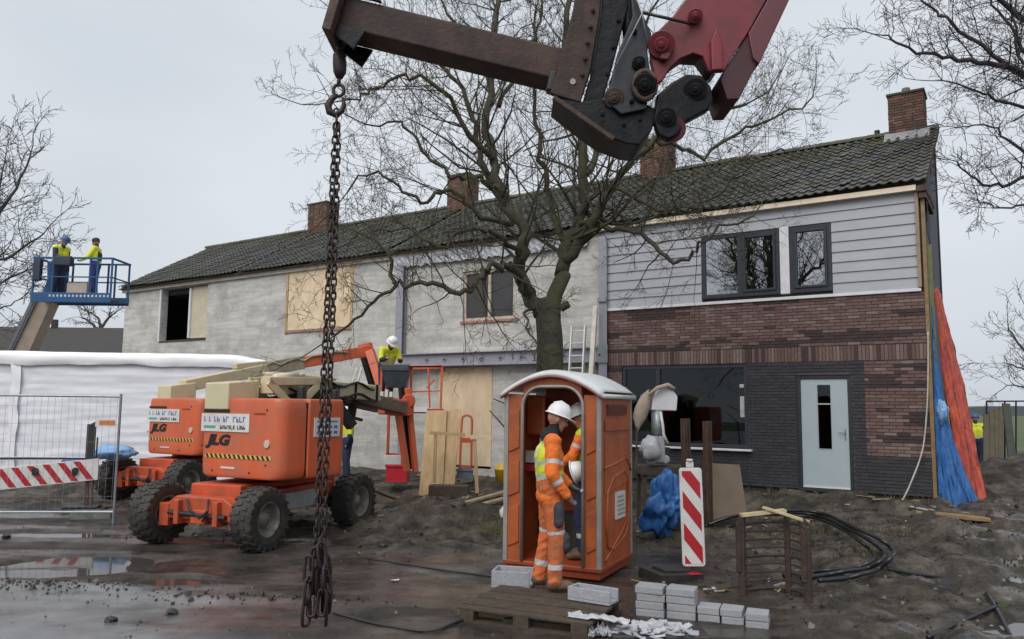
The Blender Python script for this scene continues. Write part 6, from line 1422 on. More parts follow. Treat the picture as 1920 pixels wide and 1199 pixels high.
# blue scraps by the far lift
def crumple(name, label, cat, c, r, m, seed, sq=(1, 1, 1), n=22, rough=.45, kind=None):
    b = MB(); b.ell((0, 0, 0), 1, 1, 1, n, n // 2)
    V = np.array([tuple(v) for v in b.v]); N1 = fbm(V[:, 0] * 1.3 + seed, V[:, 1] * 1.3 + V[:, 2] * 1.7, seed, 3); N2 = fbm(V[:, 0] * 1.7 - V[:, 2] * 1.2 + seed, V[:, 1] * 1.7 + V[:, 2] * 1.1, seed + 5, 2); N3 = fbm(V[:, 0] * 3.0 + V[:, 2] * 2.5 + seed, V[:, 1] * 3.0 - V[:, 2] * 1.4, seed + 8, 2)
    K_ = 1 + rough * ((N1 - .5) * 1.6 - 1.6 * np.abs(N2 - .5) - .7 * np.abs(N3 - .5) + .22)
    vs = [(x * r * sq[0] * k, y * r * sq[1] * k, z * r * sq[2] * k) for (x, y, z), k in zip(V, K_)]
    b.v = vs; zmin = min(v[2] for v in vs); b.v = [(x, y, z - zmin) for x, y, z in vs]
    o = b.build(name, m, smooth=n > 12, fix=False); o.location = c; tag(o, label, cat); return o
p_ = at(245, 860, 15.4); crumple('tarpaulin', 'blue plastic sheet draped over the far lift axle', 'tarpaulin', (p_.x, 14.75, .80), .30, M_['bluelight'], 3, (1.5, .8, .45))
# ------------------------------------------------------------------ mesh fence on the left, foot block, signs
fr = G(212, 982); fl = at(-260, 738, 12.05); fz_ = 2.0
fn = thing('site_fence', 'galvanised mesh site fence panel in front of the white stack', 'fence', (fr.x, fr.y, hz(fr.x, fr.y)), math.atan2(fr.y - fl.y, fr.x - fl.x))
FL = 3.4
b = MB(); b.tube([(0, 0, 0), (0, 0, .9), (0.0, 0, 2.02)], .021, 8); b.build('post', M_['galv'], fn); b = MB(); b.cyl((-FL, 0, 0), (-FL, 0, 2.02), .021, 8); b.build('post', M_['galv'], fn)
b = MB(); b.cyl((-FL, 0, 1.98), (0, 0, 1.98), .019, 8); b.build('rail', M_['galv'], fn); b = MB(); b.cyl((-FL, 0, .18), (0, 0, .18), .019, 8); b.build('rail', M_['galv'], fn)
b = MB(); x = -FL + .10
while x < -.03: b.tube([(x, -.004, .18), (x, -.004, 1.98)], .0022, 4); x += .105
z = .42
while z < 1.95: b.tube([(-FL, .004, z), (0, .004, z)], .0024, 4); z += .28
b.build('wire_mesh', M_['galv'], fn, kind='stuff', fix=False)
b = MB(); b.box(-.36, -.06, -.012, -.002, 1.50, 1.62, 0); b.box(-.30, -.06, -.015, -.012, 1.53, 1.60, 1); b.build('fence_sign', [M_['mwhite'], M_['orsign']], fn)
f0 = seat(178, 972); b = MB(); b.box(-.31, .31, -.11, .11, 0, .14); o = b.build('ballast_block', mat('pale_green_concrete', (.20, .22, .19), (.13, .145, .125), 9, .85, .3, dirt=MUDC, damt=.4, dscale=5), bevel=.02); o.location = (f0.x - .04, f0.y, f0.z - .02); o.rotation_euler = (0, 0, R(10)); tag(o, 'greenish concrete foot block under the mesh fence post', 'ballast block')
# striped barrier board
by = 13.4; e0, e1 = at(-60, 905, by), at(184, 880, by + .35)
bb = thing('barrier_board', 'long red and white striped barrier board on a black stand by the fence', 'barrier', (e1.x, e1.y, 0), math.atan2(e1.y - e0.y, e1.x - e0.x))
zc = e1.z; zl = 2.3; tilt = (e1.z - e0.z) / (Vector((e1.x - e0.x, e1.y - e0.y)).length); H_ = .185
def bz(x): return zc + tilt * x
b = MB(); b.prism([(-zl, 0, bz(-zl) - H_), (0, 0, bz(0) - H_), (0, 0, bz(0) + H_), (-zl, 0, bz(-zl) + H_)], (0, .03, 0)); b.build('board', M_['mwhite'], bb, bevel=.006)
b = MB(); x = -.06
while x > -zl + .1:
    b.prism([(x, -.004, bz(x) - H_ + .015), (x - .115, -.004, bz(x) - H_ + .015), (x - .115 - .24, -.004, bz(x - .3) + H_ - .015), (x - .24, -.004, bz(x - .3) + H_ - .015)], (0, .003, 0)); x -= .245
b.build('stripe', M_['mred'], bb, fix=True)
b = MB(); b.box(-zl, .0, .031, .06, bz(0) + H_ - .02, bz(0) + H_ + .01); b.build('back_rail', M_['black'], bb)
b = MB(); b.box(-.24, -.10, .035, .10, zc - .1, zc + .78); b.tube([(-.17, .06, zc + .76), (-.10, .05, zc + .80), (-.05, .05, zc + .74)], .035, 6); b.box(-.06, -.035, .0, .03, zc + .2, zc + .55); b.build('stand_post', M_['rubber'], bb, bevel=.01)
for x in (-.36, -1.0): b = MB(); b.cyl((x, -.01, zc - .02), (x, -.05, zc - .02), .05, 12); b.box(x - .05, x + .02, -.03, -.008, zc - .10, zc - .03); b.build('knob', M_['black'], bb)
gz = hz(e1.x, e1.y) - .02
b = MB(); b.box(-.21, -.15, .05, .08, gz, zc); b.box(-.12, -.08, .05, .08, gz, zc); b.build('stand_leg', M_['rust'], bb); b = MB(); b.box(-.62, .12, -.12, .26, gz, gz + .075); b.box(-.54, .04, -.08, .2, gz + .075, gz + .12); b.build('stand_foot', M_['rubber'], bb, bevel=.015)
# ------------------------------------------------------------------ guide beacon
gp = seat(1302, 1082); bt = at(1302, 1063, gp.y); tp = at(1299, 878, gp.y)
gb = thing('guide_beacon', 'upright red and white striped traffic beacon standing in the mud right of the toilet', 'traffic beacon', (gp.x, gp.y, bt.z), R(-3), rot=(R(-2), R(-1.2), R(-3)))
w, hh = .128, tp.z - bt.z
P = rounded(-w, w, 0, hh, .035, 5); b = MB(); b.prism([(x, 0, z) for x, z in P], (0, .045, 0)); b.build('panel', M_['mwhite'], gb, bevel=.008)
b = MB(); wi = w - .028; b.box(-wi, wi, -.004, 0, .03, hh - .03); b.build('reflective_face', M_['mwhite'], gb)
def clipz(P, lo, hi):
    for s_, lim in ((1, lo), (-1, hi)):
        Q = []
        for i in range(len(P)):
            a, c = P[i - 1], P[i]; fa, fc_ = s_ * (a[1] - lim), s_ * (c[1] - lim)
            if (fa < 0) != (fc_ < 0): t = fa / (fa - fc_); Q.append((a[0] + (c[0] - a[0]) * t, lim))
            if fc_ >= 0: Q.append(c)
        P = Q
    return P
b = MB()
for k in range(4):
    z0 = hh + .10 - k * .355; poly = [(-wi, z0), (-wi, z0 - .185), (wi, z0 - .455), (wi, z0 - .27)]
    cl = clipz(poly, .035, hh - .035)
    if len(cl) > 2: b.prism([(x, -.0075, z) for x, z in cl], (0, .003, 0))
b.build('stripe', M_['mred'], gb)
b = MB(); b.box(-.045, .04, .005, .04, hh, hh + .07); b.cyl((-.003, .022, hh + .07), (-.003, .022, hh + .10), .04, 10); b.build('handle', M_['mwhite'], gb, bevel=.01)
b = MB(); b.box(-.03, .03, .01, .04, -bt.z - .02, 0); b.build('foot_peg', M_['black'], gb)
bz_ = seat(1258, 1082); b = MB(); b.box(-.30, .30, -.20, .20, -.04, .07); b.box(-.18, .18, -.12, .12, .07, .10); b.box(.10, .28, -.21, .0, .069, .074, 1)
o = b.build('beacon_base', [M_['rubber'], M_['mred']], bevel=.015); o.location = bz_; o.rotation_euler = (R(3), R(4), R(28)); tag(o, 'black rubber beacon foot lying in the mud beside the striped beacon', 'beacon base')
# ------------------------------------------------------------------ pallet with foam trays, blocks, debris
pp = G(1010, 1132, .13)
pal = thing('pallet', 'muddy wooden pallet under the worker in white helmet', 'pallet', (pp.x, pp.y, 0), R(-24))
g_ = hz(pp.x, pp.y)
for k in range(7):
    y = -.40 + k * .135; b = MB(); b.box(-.62, .62, y, y + .112 + random.uniform(-.01, .01), .105, .128); o = b.build('plank', M_['oldwood'], pal, bevel=.004); o.location.z = random.uniform(-.004, .002)
for x in (-.52, 0, .52):
    for y in (-.36, .06, .46): b = MB(); b.box(x - .07, x + .07, y - .05, y + .05, .022, .104); b.build('block', M_['oldwood'], pal)
for y in (-.36, .06, .46): b = MB(); b.box(-.62, .62, y - .05, y + .05, .0, .021); b.build('runner', M_['oldwood'], pal)
b = MB(); b.box(-.40, .42, -.66, -.58, -.02, .05); o = b.build('timber', mat('pale_wet_timber', (.24, .18, .11), (.15, .11, .07), 6, .75, .3), bevel=.006); pq = seat(965, 1158); o.location = pq; o.rotation_euler = (0, 0, R(-22)); o.location.x += .1; o.location.y += .55; tag(o, 'pale wet timber lying on the ground in front of the pallet', 'timber')
b = MB(); b.box(-.5, .5, -.04, .04, -.03, .05); o = b.build('timber', M_['oldwood'], bevel=.006); o.location = seat(1050, 1180); o.rotation_euler = (0, 0, R(-18)); tag(o, 'dark sodden timber at the front edge of the pallet', 'timber')
def tray(label, c, rz, w, d, h, tilt=(0, 0)):
    b = MB(); t = .025; b.box(-w / 2, w / 2, -d / 2, d / 2, 0, t); b.box(-w / 2, w / 2, -d / 2, -d / 2 + t, t, h); b.box(-w / 2, w / 2, d / 2 - t, d / 2, t, h * 1.0); b.box(-w / 2, -w / 2 + t, -d / 2 + t, d / 2 - t, t, h)
    o = b.build('foam_tray', M_['foam'], bevel=.006); o.location = c; o.rotation_euler = (tilt[0], tilt[1], rz); tag(o, label, 'foam tray')
a = G(962, 1098, .02); tray('speckled grey foam tray on the ground left of the worker', (a.x, a.y, .02), R(-12), .40, .30, .17)
a = G(1112, 1128, .13); tray('speckled grey foam channel lying on the pallet right of the worker', (a.x, a.y, .135), R(-32), .42, .20, .12)
def scrap_sheet(name, label, c, w, d, rz, m, seed, amp=.06, cat='plastic sheet', n=14):
    b = MB(); P = []
    for i in range(n + 1):
        P.append([(w * (k / n - .5) * (1 + .35 * (float(fbm(np.array(i * .4), np.array(k * .15), seed, 3)) - .5)), d * (i / n - .5) * (1 + .5 * (float(fbm(np.array(i * .15), np.array(k * .4), seed + 4, 3)) - .5)), amp * max(0, float(fbm(np.array(i * .5), np.array(k * .5), seed + 9, 4)) * 2 - .75)) for k in range(n + 1)])
    b.grid(P); o = b.build(name, m, fix=False); o.location = c; o.rotation_euler = (0, 0, rz); sm = o.modifiers.new('s', 'SOLIDIFY'); sm.thickness = .003; tag(o, label, cat); return o
a = G(1122, 1160, .14); scrap_sheet('plastic_strip', 'torn white plastic strip lying along the pallet edge', (a.x, a.y, .135), .50, .10, R(-25), M_['scrap'], 5, .05)
a = G(1120, 1190, .02); scrap_sheet('plastic_scrap', 'small crumpled white scrap in front of the pallet corner', (a.x, a.y, .02), .18, .16, R(20), M_['scrap'], 8, .10)
# rubble bag of white shards, bottom edge
sb = thing('shard_pile', 'low pile of white foam shards at the bottom edge before the grey blocks', 'shards', (G(1225, 1192).x, G(1225, 1192).y, 0), 0)
b = MB(); rr = random.Random(9)
for k in range(80):
    a_ = rr.uniform(0, 6.28); rad = rr.random() ** .6; b.obox((.42 * rad * math.cos(a_), .17 * rad * math.sin(a_), .02 + .05 * (1 - rad) + rr.uniform(0, .03)), rr.uniform(.06, .17), rr.uniform(.04, .10), rr.uniform(.008, .02), Euler((rr.uniform(-.5, .5), rr.uniform(-.4, .4), rr.uniform(0, 6))).to_matrix())
b.build('shards', M_['scrap'], sb, kind='stuff')
b = MB(); b.box(-.36, .44, -.16, .14, -.02, .045); b.build('tray', M_['rubber'], sb, bevel=.02)
# grey paving blocks: (pixel x of centre, base pixel y, layers)
bo = G(1222, 1152); BX = Vector((.93, -.36, 0)).normalized(); BYv = Vector((.36, .93, 0)).normalized()
rb = math.atan2(BX.y, BX.x)
b = MB(); b.box(-.128, .128, -.10, .10, 0, .066); PB = b.mesh('paving_block', M_['paver'])
b = MB(); b.box(-.095, .095, -.10, .10, 0, .066); PB2 = b.mesh('paving_block', M_['paver'])
gz = hz(bo.x, bo.y)
words = ['bottom', 'second', 'third', 'fourth', 'topmost']
def stack(nm, u, v, n, me, lw):
    for k in range(n):
        for side in ((0,) if me is PB2 else (0,)):
            o = link('paving_block', me); p = bo + BX * u + BYv * v; o.location = (p.x + random.uniform(-.006, .006), p.y + random.uniform(-.006, .006), gz - .005 + k * .068); o.rotation_euler = (0, 0, rb + random.uniform(-.03, .03))
            bv = o.modifiers.new('b', 'BEVEL'); bv.width = .008; bv.segments = 2
            tag(o, '%s grey concrete block in %s' % (lw[k], nm), 'paving block', 'grey concrete blocks')
stack('the tall left stack nearest the toilet', 0, 0, 4, PB, ['bottom', 'second', 'third', 'topmost'])
stack('the tall stack second from the left', .275, .02, 4, PB, ['bottom', 'second', 'third', 'topmost'])
stack('the narrow low stack beside the tall ones', .52, .03, 2, PB2, ['bottom', 'topmost'])
stack('the low stack second from the right', .72, .03, 2, PB2, ['bottom', 'topmost'])
stack('the rightmost low stack before the rusty rack', .93, -.02, 2, PB2, ['bottom', 'topmost'])
b = MB(); b.box(-.4, .4, -.10, .10, -.04, .02)
p = bo + BX * .65 - BYv * .05; o = b.build('timber', M_['oldwood'], bevel=.006); o.location = (p.x, p.y - .2, gz - .02); o.rotation_euler = (0, 0, rb); tag(o, 'dark flat timber in front of the low block stacks', 'timber')
# ------------------------------------------------------------------ rusty curved rack
r0p, r1p = seat(1393, 1115), seat(1516, 1130)
rk = thing('curved_rack', 'rusty curved steel rack with thin bent bars standing in the mud', 'rack', (r0p.x, r0p.y, 0), math.atan2(r1p.y - r0p.y, r1p.x - r0p.x))
RW = (r1p - r0p).length; ZK = .80; gz0 = r0p.z - .03
ptR = lambda u: (u * RW, .34 * math.sin(math.pi * u) ** .8)
for x, dz in ((0, 0), (RW, -.02)):
    b = MB(); b.box(x - .035, x + .035, -.03, .03, gz0, gz0 + ZK + dz); b.box(x - .05, x + .01, -.045, .0, gz0 + .25, gz0 + ZK - .04 + dz); b.build('post', M_['mudr'], rk, bevel=.01)
b = MB(); mx_, my_ = ptR(.5); b.box(mx_ - .03, mx_ + .03, my_ - .02, my_ + .02, gz0 + .05, gz0 + ZK + .04); b.build('post', M_['mudr'], rk, bevel=.008)
for k in range(10):
    z = gz0 + .07 + k * .082; b = MB(); b.tube([(*ptR(i / 14), z + .015 * math.sin(i / 14 * math.pi) ) for i in range(15)], .0095 if k not in (0, 4, 9) else .016, 6); b.build('bar', M_['mudr'], rk, smooth=True)
b = MB(); b.bar((RW * .25, .15, gz0 + ZK + .10), (RW * .95, .16, gz0 + ZK + .0), .05, .02); b.bar((.0, -.02, gz0 + ZK + .02), (RW * .5, .30, gz0 + ZK + .07), .09, .03); o = b.build('cut_stick', M_['cstick']); o.parent = None; o.matrix_world = MAT_OF[rk.name]; tag(o, 'pale cut sticks lying across the top of the rusty rack', 'stick')
# ------------------------------------------------------------------ black hose coil
hc = []
for (px, py, z) in ((1318, 992, .10), (1345, 978, .18), (1400, 967, .26), (1470, 964, .32), (1530, 972, .30), (1580, 993, .24), (1618, 1018, .15), (1638, 1036, .09), (1632, 1050, .06), (1600, 1063, .05), (1560, 1070, .05), (1520, 1075, .05), (1470, 1079, .04)):
    q_ = seat(px, py); hc.append(G(px, py, q_.z + z * .6))
hs = thing('hose_coil', 'big loop of shiny black hoses lying on the mud behind the rusty rack', 'hose', (hc[4].x, hc[4].y, 0)); pt_ = boom_world(hs)
for k in range(3):
    Q = smooth_pts([p + Vector((.05 * k * math.sin(i * .7) + .07 * k * (i > 5), -.17 * k + .06 * math.sin(i * 1.3 + k), .05 * k * (1 if i < 9 else .3))) for i, p in enumerate(hc)], 5)
    pt_(lambda b: b.tube(Q, .026, 8), 'hose', M_['hose'], smooth=True)
def cable(label, pix, r, m, z=.015, name='cable', cat='cable'):
    Q = smooth_pts([(lambda q_: q_ + Vector((0, 0, z)))(seat(*p)) for p in pix], 5); b = MB(); c0 = Q[0].copy(); b.tube([p - c0 for p in Q], r, 6); o = b.build(name, m, smooth=True); o.location = c0; tag(o, label, cat)
cable('black cable running right across the mud below the tarpaulin', [(1665, 1070), (1720, 1080), (1790, 1088), (1862, 1096)], .02, M_['hose'])
cable('black cable crossing the puddled ground at the bottom right', [(1740, 1199), (1790, 1175), (1868, 1140)], .02, M_['hose'])
cable('dark cable running off the lower right edge', [(1846, 1108), (1868, 1145), (1896, 1199)], .02, M_['hose'])
cable('short dark cable end near the tyre ruts', [(1690, 1004), (1710, 990), (1735, 978)], .025, M_['hose'])
cable('thin dark tube drawn as a road plate edge toward the pallet corner', [(625, 1152), (700, 1172), (800, 1187), (850, 1172), (892, 1156)], .012, M_['rubber'])  # tube stands for the seam of a muddy road plate
cable('thin dark tube drawn as a road plate edge in front of the toilet', [(690, 1050), (770, 1062), (850, 1074), (945, 1086)], .012, M_['rubber'])  # this tube marks a plate edge too, not a cable
# ------------------------------------------------------------------ things between toilet and window
MY = 12.3
def mpt(px, py, dy=0.0): return at(px, py, MY + dy)
md = thing('covered_saw', 'grey builder’s saw under a white hood with a beige dust bag', 'saw', (mpt(1235, 880).x, MY, mpt(1235, 880).z)); pt_ = boom_world(md)
def f(b):
    p = [mpt(1222, 770), mpt(1269, 771), mpt(1271, 744), mpt(1256, 724), mpt(1236, 727), mpt(1224, 748)]; b.prism(p, (0, .35, 0))
pt_(f, 'hood', M_['white'], bevel=.02)
def f(b):
    P = []
    for i, (cx, py, w_) in enumerate(((1222, 733, 12), (1212, 742, 24), (1205, 762, 30), (1200, 782, 26), (1197, 798, 14), (1195, 808, 4))):
        P.append([mpt(cx + w_ / 2 * math.cos(a), py + 4 * math.sin(a * 2 + i), .12 + .13 * math.sin(a) * w_ / 30) for a in np.linspace(0, 2 * math.pi, 13)])
    b.grid(P); b.tube([mpt(1216, 742, -.05), mpt(1232, 728, -.08), mpt(1252, 722, -.05), mpt(1264, 730, -.02)], .035, 6)
pt_(f, 'dust_bag', M_['cloth'], smooth=True, fix=False)
pt_(lambda b: b.tube([mpt(1232, 770, .1), mpt(1232, 800, .1), mpt(1234, 822, .1)], [.10, .09, .10], 10), 'column', M_['galv'], smooth=True)
pt_(lambda b: b.tube([mpt(1238, 772), mpt(1243, 800), mpt(1244, 815), mpt(1252, 832)], .022, 6), 'arm', M_['white'], smooth=True)
pt_(lambda b: (b.hexa([mpt(1222, 868), mpt(1248, 868), mpt(1248, 868, .3), mpt(1222, 868, .3), mpt(1226, 818), mpt(1246, 818), mpt(1246, 818, .3), mpt(1226, 818, .3)]), b.cyl(mpt(1222, 862), mpt(1222, 862, .2), .09, 12), b.cyl(mpt(1248, 862), mpt(1248, 862, .2), .07, 12)), 'motor_housing', M_['mgrey'], bevel=.02)
pt_(lambda b: b.box(mpt(1247, 850).x, mpt(1258, 850).x, MY + .05, MY + .25, mpt(1250, 856).z, mpt(1250, 840).z), 'motor_cap', M_['black'], bevel=.01)
pt_(lambda b: b.bar(mpt(1194, 800), mpt(1193, 880), .025, .025), 'stand_rod', M_['rust'])
p_ = mpt(1216, 850, .12); crumple('plastic_bag', 'crumpled clear white plastic wrapped round the saw motor', 'plastic', (p_.x, MY - .12, mpt(1216, 866).z), .17, M_['scrap'], 6, (1, .8, 1.1))
tz = mpt(1240, 872).z
tb_ = thing('work_table', 'dark low work bench carrying the covered saw', 'bench', (mpt(1240, 900).x, MY + .2, 0)); pt_ = boom_world(tb_)
pt_(lambda b: b.box(mpt(1196, 0).x, mpt(1290, 0).x, MY - .05, MY + .65, tz - .16, tz - .03), 'table_top', M_['oldwood'], bevel=.01)
for px in (1203, 1284):
    for dy in (0, .55): pt_(lambda b: b.box(mpt(px, 0).x - .03, mpt(px, 0).x + .03, MY + dy, MY + dy + .06, 0, tz - .161), 'leg', M_['oldwood'])
def post(label, px, pt_y, pb_y, Y, w, m, name='steel_post'):
    a, c = at(px, pt_y, Y), at(px, pb_y, Y); b = MB(); b.box(-w / 2, w / 2, -.006, .006, 0, a.z - c.z + .1); b.box(-w / 2, -w / 2 + .012, -.05, .05, 0, a.z - c.z + .1); b.box(w / 2 - .012, w / 2, -.05, .05, 0, a.z - c.z + .1); o = b.build(name, m); o.location = (a.x, Y, c.z - .1); o.rotation_euler = (0, R(random.uniform(-1, 1)), R(20)); tag(o, label, 'steel post')
post('rusty steel post just above the striped beacon', 1287, 785, 945, 12.0, .11, M_['rust']); post('rusty steel post beside the leaning brown board', 1326, 790, 975, 11.8, .10, M_['rust'])
p0, p1, p2, p3 = at(1330, 980, 11.9), at(1402, 970, 12.1), at(1387, 872, 12.5), at(1330, 869, 12.3)
b = MB(); nrm = Vector((0, .025, 0)); c0 = (p0 + p1) / 2; b.prism([p - c0 for p in (p0, p1, p2, p3)], nrm); o = b.build('brown_board', M_['board'], bevel=.004); o.location = c0; tag(o, 'brown board leaning against the rusty post below the window', 'board')
p_ = seat(1203, 975); crumple('blue_bag', 'crumpled bright blue tarpaulin bundle right of the toilet', 'tarpaulin', (p_.x - .02, 11.0, p_.z), .40, M_['blue'], 14, (.72, .6, 1.0), 64, .75)
b = MB()
for k, (px, py, L_, rz) in enumerate(((1260, 945, .8, 8), (1262, 958, .7, -5), (1255, 930, .6, 14))):
    q_ = at(px, py, 11.7); b.obox((q_.x, 11.7 + .1 * k, q_.z), L_, .14, .05, Euler((0, 0, R(rz))).to_matrix())
c0 = at(1260, 950, 11.7); b.v = [tuple(Vector(v) - c0) for v in b.v]; o = b.build('timber', M_['oldwood'], bevel=.006); o.location = c0; tag(o, 'stacked weathered boards behind the blue bundle', 'timber')
b = MB(); q_ = at(1262, 972, 11.4); b.box(-.25, .22, -.1, .2, -.12, .14); o = b.build('crate', M_['oldwood'], bevel=.01); o.location = q_; tag(o, 'dark wooden crate beside the blue bundle', 'crate')
# ------------------------------------------------------------------ leaning boards, barrier rail, red crate by the house
LY = 16.2
def leaning(label, px, m):
    P = [at(a, c, LY + d) for a, c, d in px]; c0 = P[0].copy(); b = MB(); b.prism([p - c0 for p in P], (0, .04, 0)); o = b.build('leaning_board', m, bevel=.004); o.location = c0; tag(o, label, 'board', 'pine boards leaning by the house')
leaning('wide pine board leaning left in front of the plywood', [(785, 931, 0), (829, 931, 0), (838, 770, .5), (799, 770, .5)], M_['pine'])
leaning('wide pine board leaning right beside the orange hoop', [(821, 915, .1), (852, 915, .1), (864, 766, .55), (832, 772, .55)], M_['pine'])
fmw = thing('timber_trestle', 'small pale timber trestle standing before the leaning boards', 'trestle', at(812, 910, LY - .3)); pt_ = boom_world(fmw)
pt_(lambda b: b.bar(at(814, 905, LY - .3), at(817, 812, LY - .3), .08, .06), 'upright', M_['pine']); pt_(lambda b: b.bar(at(806, 812, LY - .32), at(872, 816, LY - .32), .06, .07), 'crosspiece', M_['pine'])
pw = thing('timber_post', 'pale timber post with a crosspiece right of the leaning boards', 'timber post', at(892, 925, LY - .4)); pt_ = boom_world(pw)
pt_(lambda b: b.bar(at(895, 925, LY - .4), at(889, 815, LY - .4), .10, .07), 'upright', M_['pine']); pt_(lambda b: b.bar(at(882, 820, LY - .44), at(922, 822, LY - .44), .07, .08), 'crosspiece', M_['ply'])
oh = thing('orange_hoop', 'orange tubular guard hoop between the boards and the timber post', 'guard hoop', at(868, 880, LY + .1)); pt_ = boom_world(oh)
pt_(lambda b: b.tube(smooth_pts([at(*p, LY + .1) for p in ((862, 878), (864, 830), (866, 790), (870, 780), (880, 780), (885, 790), (884, 830), (884, 878))], 4), .026, 7), 'hoop', M_['jorange'], smooth=True)
pt_(lambda b: (b.bar(at(862, 826, LY + .1), at(884, 826, LY + .1), .04, .10), b.bar(at(860, 874, LY + .1), at(886, 876, LY + .1), .04, .05)), 'crossbar', M_['jorange2'])
b = MB(); a = at(803, 934, LY - .5); c = at(878, 912, LY - .5); b.box(0, c.x - a.x, 0, .35, 0, c.z - a.z); o = b.build('wooden_crate', M_['oldwood'], bevel=.01); o.location = a; tag(o, 'flat brown wooden crate on the mud in front of the leaning boards', 'crate')
b = MB(); a = at(806, 957, 14.8); b.lathe([(.0005, 0), (.20, 0), (.24, .22), (.25, .23), (.22, .22), (.18, .03), (.0005, .03)], 18); o = b.build('bucket', M_['rubber'], smooth=True); o.location = (a.x + .15, 14.8, a.z); tag(o, 'black mortar tub on the mud below the boards', 'tub')
rc = at(723, 906, 17.0)
def crate(name, label, px, Y, m, d=.4):
    a, c = at(px[0], px[3], Y), at(px[1], px[2], Y); b = MB(); w_, h_ = c.x - a.x, c.z - a.z; b.box(0, w_, 0, d, 0, .03)
    b.box(0, w_, 0, .03, .03, h_); b.box(0, w_, d - .03, d, .03, h_); b.box(0, .03, .03, d - .03, .03, h_); b.box(w_ - .03, w_, .03, d - .03, .03, h_); b.box(-.02, w_ + .02, -.02, .03, h_ - .05, h_); o = b.build(name, m, bevel=.006); o.location = a; tag(o, label, 'crate')
crate('red_crate', 'bright red plastic crate on the mud by the orange jib', (723, 764, 872, 905), 16.6, M_['redplastic'])
crate('white_box', 'small white box sitting above the red crate', (721, 750, 855, 868), 17.0, M_['mwhite'])
crate('blue_grey_trough', 'blue grey trough on the ground behind the timber post', (856, 886, 880, 898), 16.9, mat('bluegrey_plastic', (.22, .27, .34), None, 6, .5))
yb = at(942, 905, 16.4); b = MB(); b.lathe([(.0005, 0), (.13, 0), (.17, .26), (.18, .27), (.15, .30), (.09, .38), (.06, .40), (.0005, .40)], 16); o = b.build('yellow_container', M_['yplastic'], smooth=True); o.location = yb; tag(o, 'yellow plastic container beside the toilet wall', 'container')
for i, (a_, c_, L2) in enumerate((((862, 946), (948, 922), 'pale muddy plank lying on the mud left of the toilet, upper one'), ((868, 956), (948, 934), 'pale muddy plank lying on the mud left of the toilet, lower one'), ((700, 918), (740, 935), 'short broken plank beside the red crate'))):
    p, q_ = at(*a_, 14.2 - .3 * i), at(*c_, 14.8 - .3 * i); b = MB(); b.bar((0, 0, 0), q_ - p, .13, .04); o = b.build('loose_plank', mat('muddy_plank', (.36, .27, .17), (.2, .15, .10), 7, .8, .2), bevel=.004); o.location = p; tag(o, L2, 'plank')
for i, ((a_, c_), lb) in enumerate(zip((((1000, 720 + 60), (925, 748)), ((950, 806), (918, 770))), ('thin bare stick beside the toilet, pointing at the plywood', 'shorter bare stick beside the toilet below the longer one'))):
    p, q_ = at(*a_, 12.0), at(*c_, 12.2); base_ = Vector((p.x + .2, p.y, hz(p.x, p.y))); b = MB(); b.tube([base_ - base_, p - base_, q_ - base_], [.022, .016, .008], 6); o = b.build('stick', M_['twig']); o.location = base_; tag(o, lb, 'stick')
b = MB(); p = seat(942, 985); b.tube([(0, 0, .05), (-.02, 0, .2), (.06, .02, .36)], [.09, .085, .03], 8); o = b.build('white_sack', M_['mwhite'], smooth=True); o.location = p + Vector((.05, .1, 0)); tag(o, 'white sack end sticking out behind the toilet corner', 'sack')
b = MB(); rr = random.Random(2); c0 = seat(918, 1008)
for k in range(420):
    x, y = rr.gauss(0, .17), rr.gauss(0, .10); hgt_k = rr.uniform(.10, .24); lx, ly = rr.gauss(0, .05), rr.gauss(0, .05); w_ = .005
    b.add([(x - w_, y, -.02), (x + w_, y, -.02), (x + lx, y + ly, hgt_k)], [(0, 1, 2)])
o = b.build('dry_grass', M_['straw'], fix=False); o.location = c0; o['kind'] = 'stuff'
# ------------------------------------------------------------------ grass tufts, stones, clods
b = MB()
for (px, py, n_, sx, sy) in ((1580, 965, 260, .7, .25), (1480, 935, 200, .8, .2), (1650, 1000, 200, .5, .25), (1700, 960, 120, .4, .15), (1610, 1050, 120, .3, .2), (1440, 940, 100, .3, .2), (820, 985, 150, .6, .15)):
    c = seat(px, py)
    for k in range(n_):
        x, y = c.x + rr.gauss(0, sx), c.y + rr.gauss(0, sy); z = hz(x, y) if k % 3 == 0 else z; hk_ = rr.uniform(.03, .11)
        b.add([(x - .005, y, z - .02), (x + .005, y, z - .02), (x + rr.gauss(0, .04), y + rr.gauss(0, .04), z + hk_)], [(0, 1, 2)])
o = b.build('grass', M_['straw'], fix=False); o['kind'] = 'stuff'
b = MB(); n = 7500
XR = [(-4.6 + RNG.normal(0, .8), 8.15 + RNG.normal(0, .13)) for _ in range(260)] + [(-2.6 + RNG.normal(0, .7), 7.75 + RNG.normal(0, .1)) for _ in range(140)]
xs = RNG.uniform(-7.5, 9.5, n); ys = RNG.uniform(5.3, 15.5, n); xs = np.concatenate([xs, [q[0] for q in XR]]); ys = np.concatenate([ys, [q[1] for q in XR]]); zs = hgt(xs, ys); ss = soft(xs, ys); ss[-len(XR):] = 1
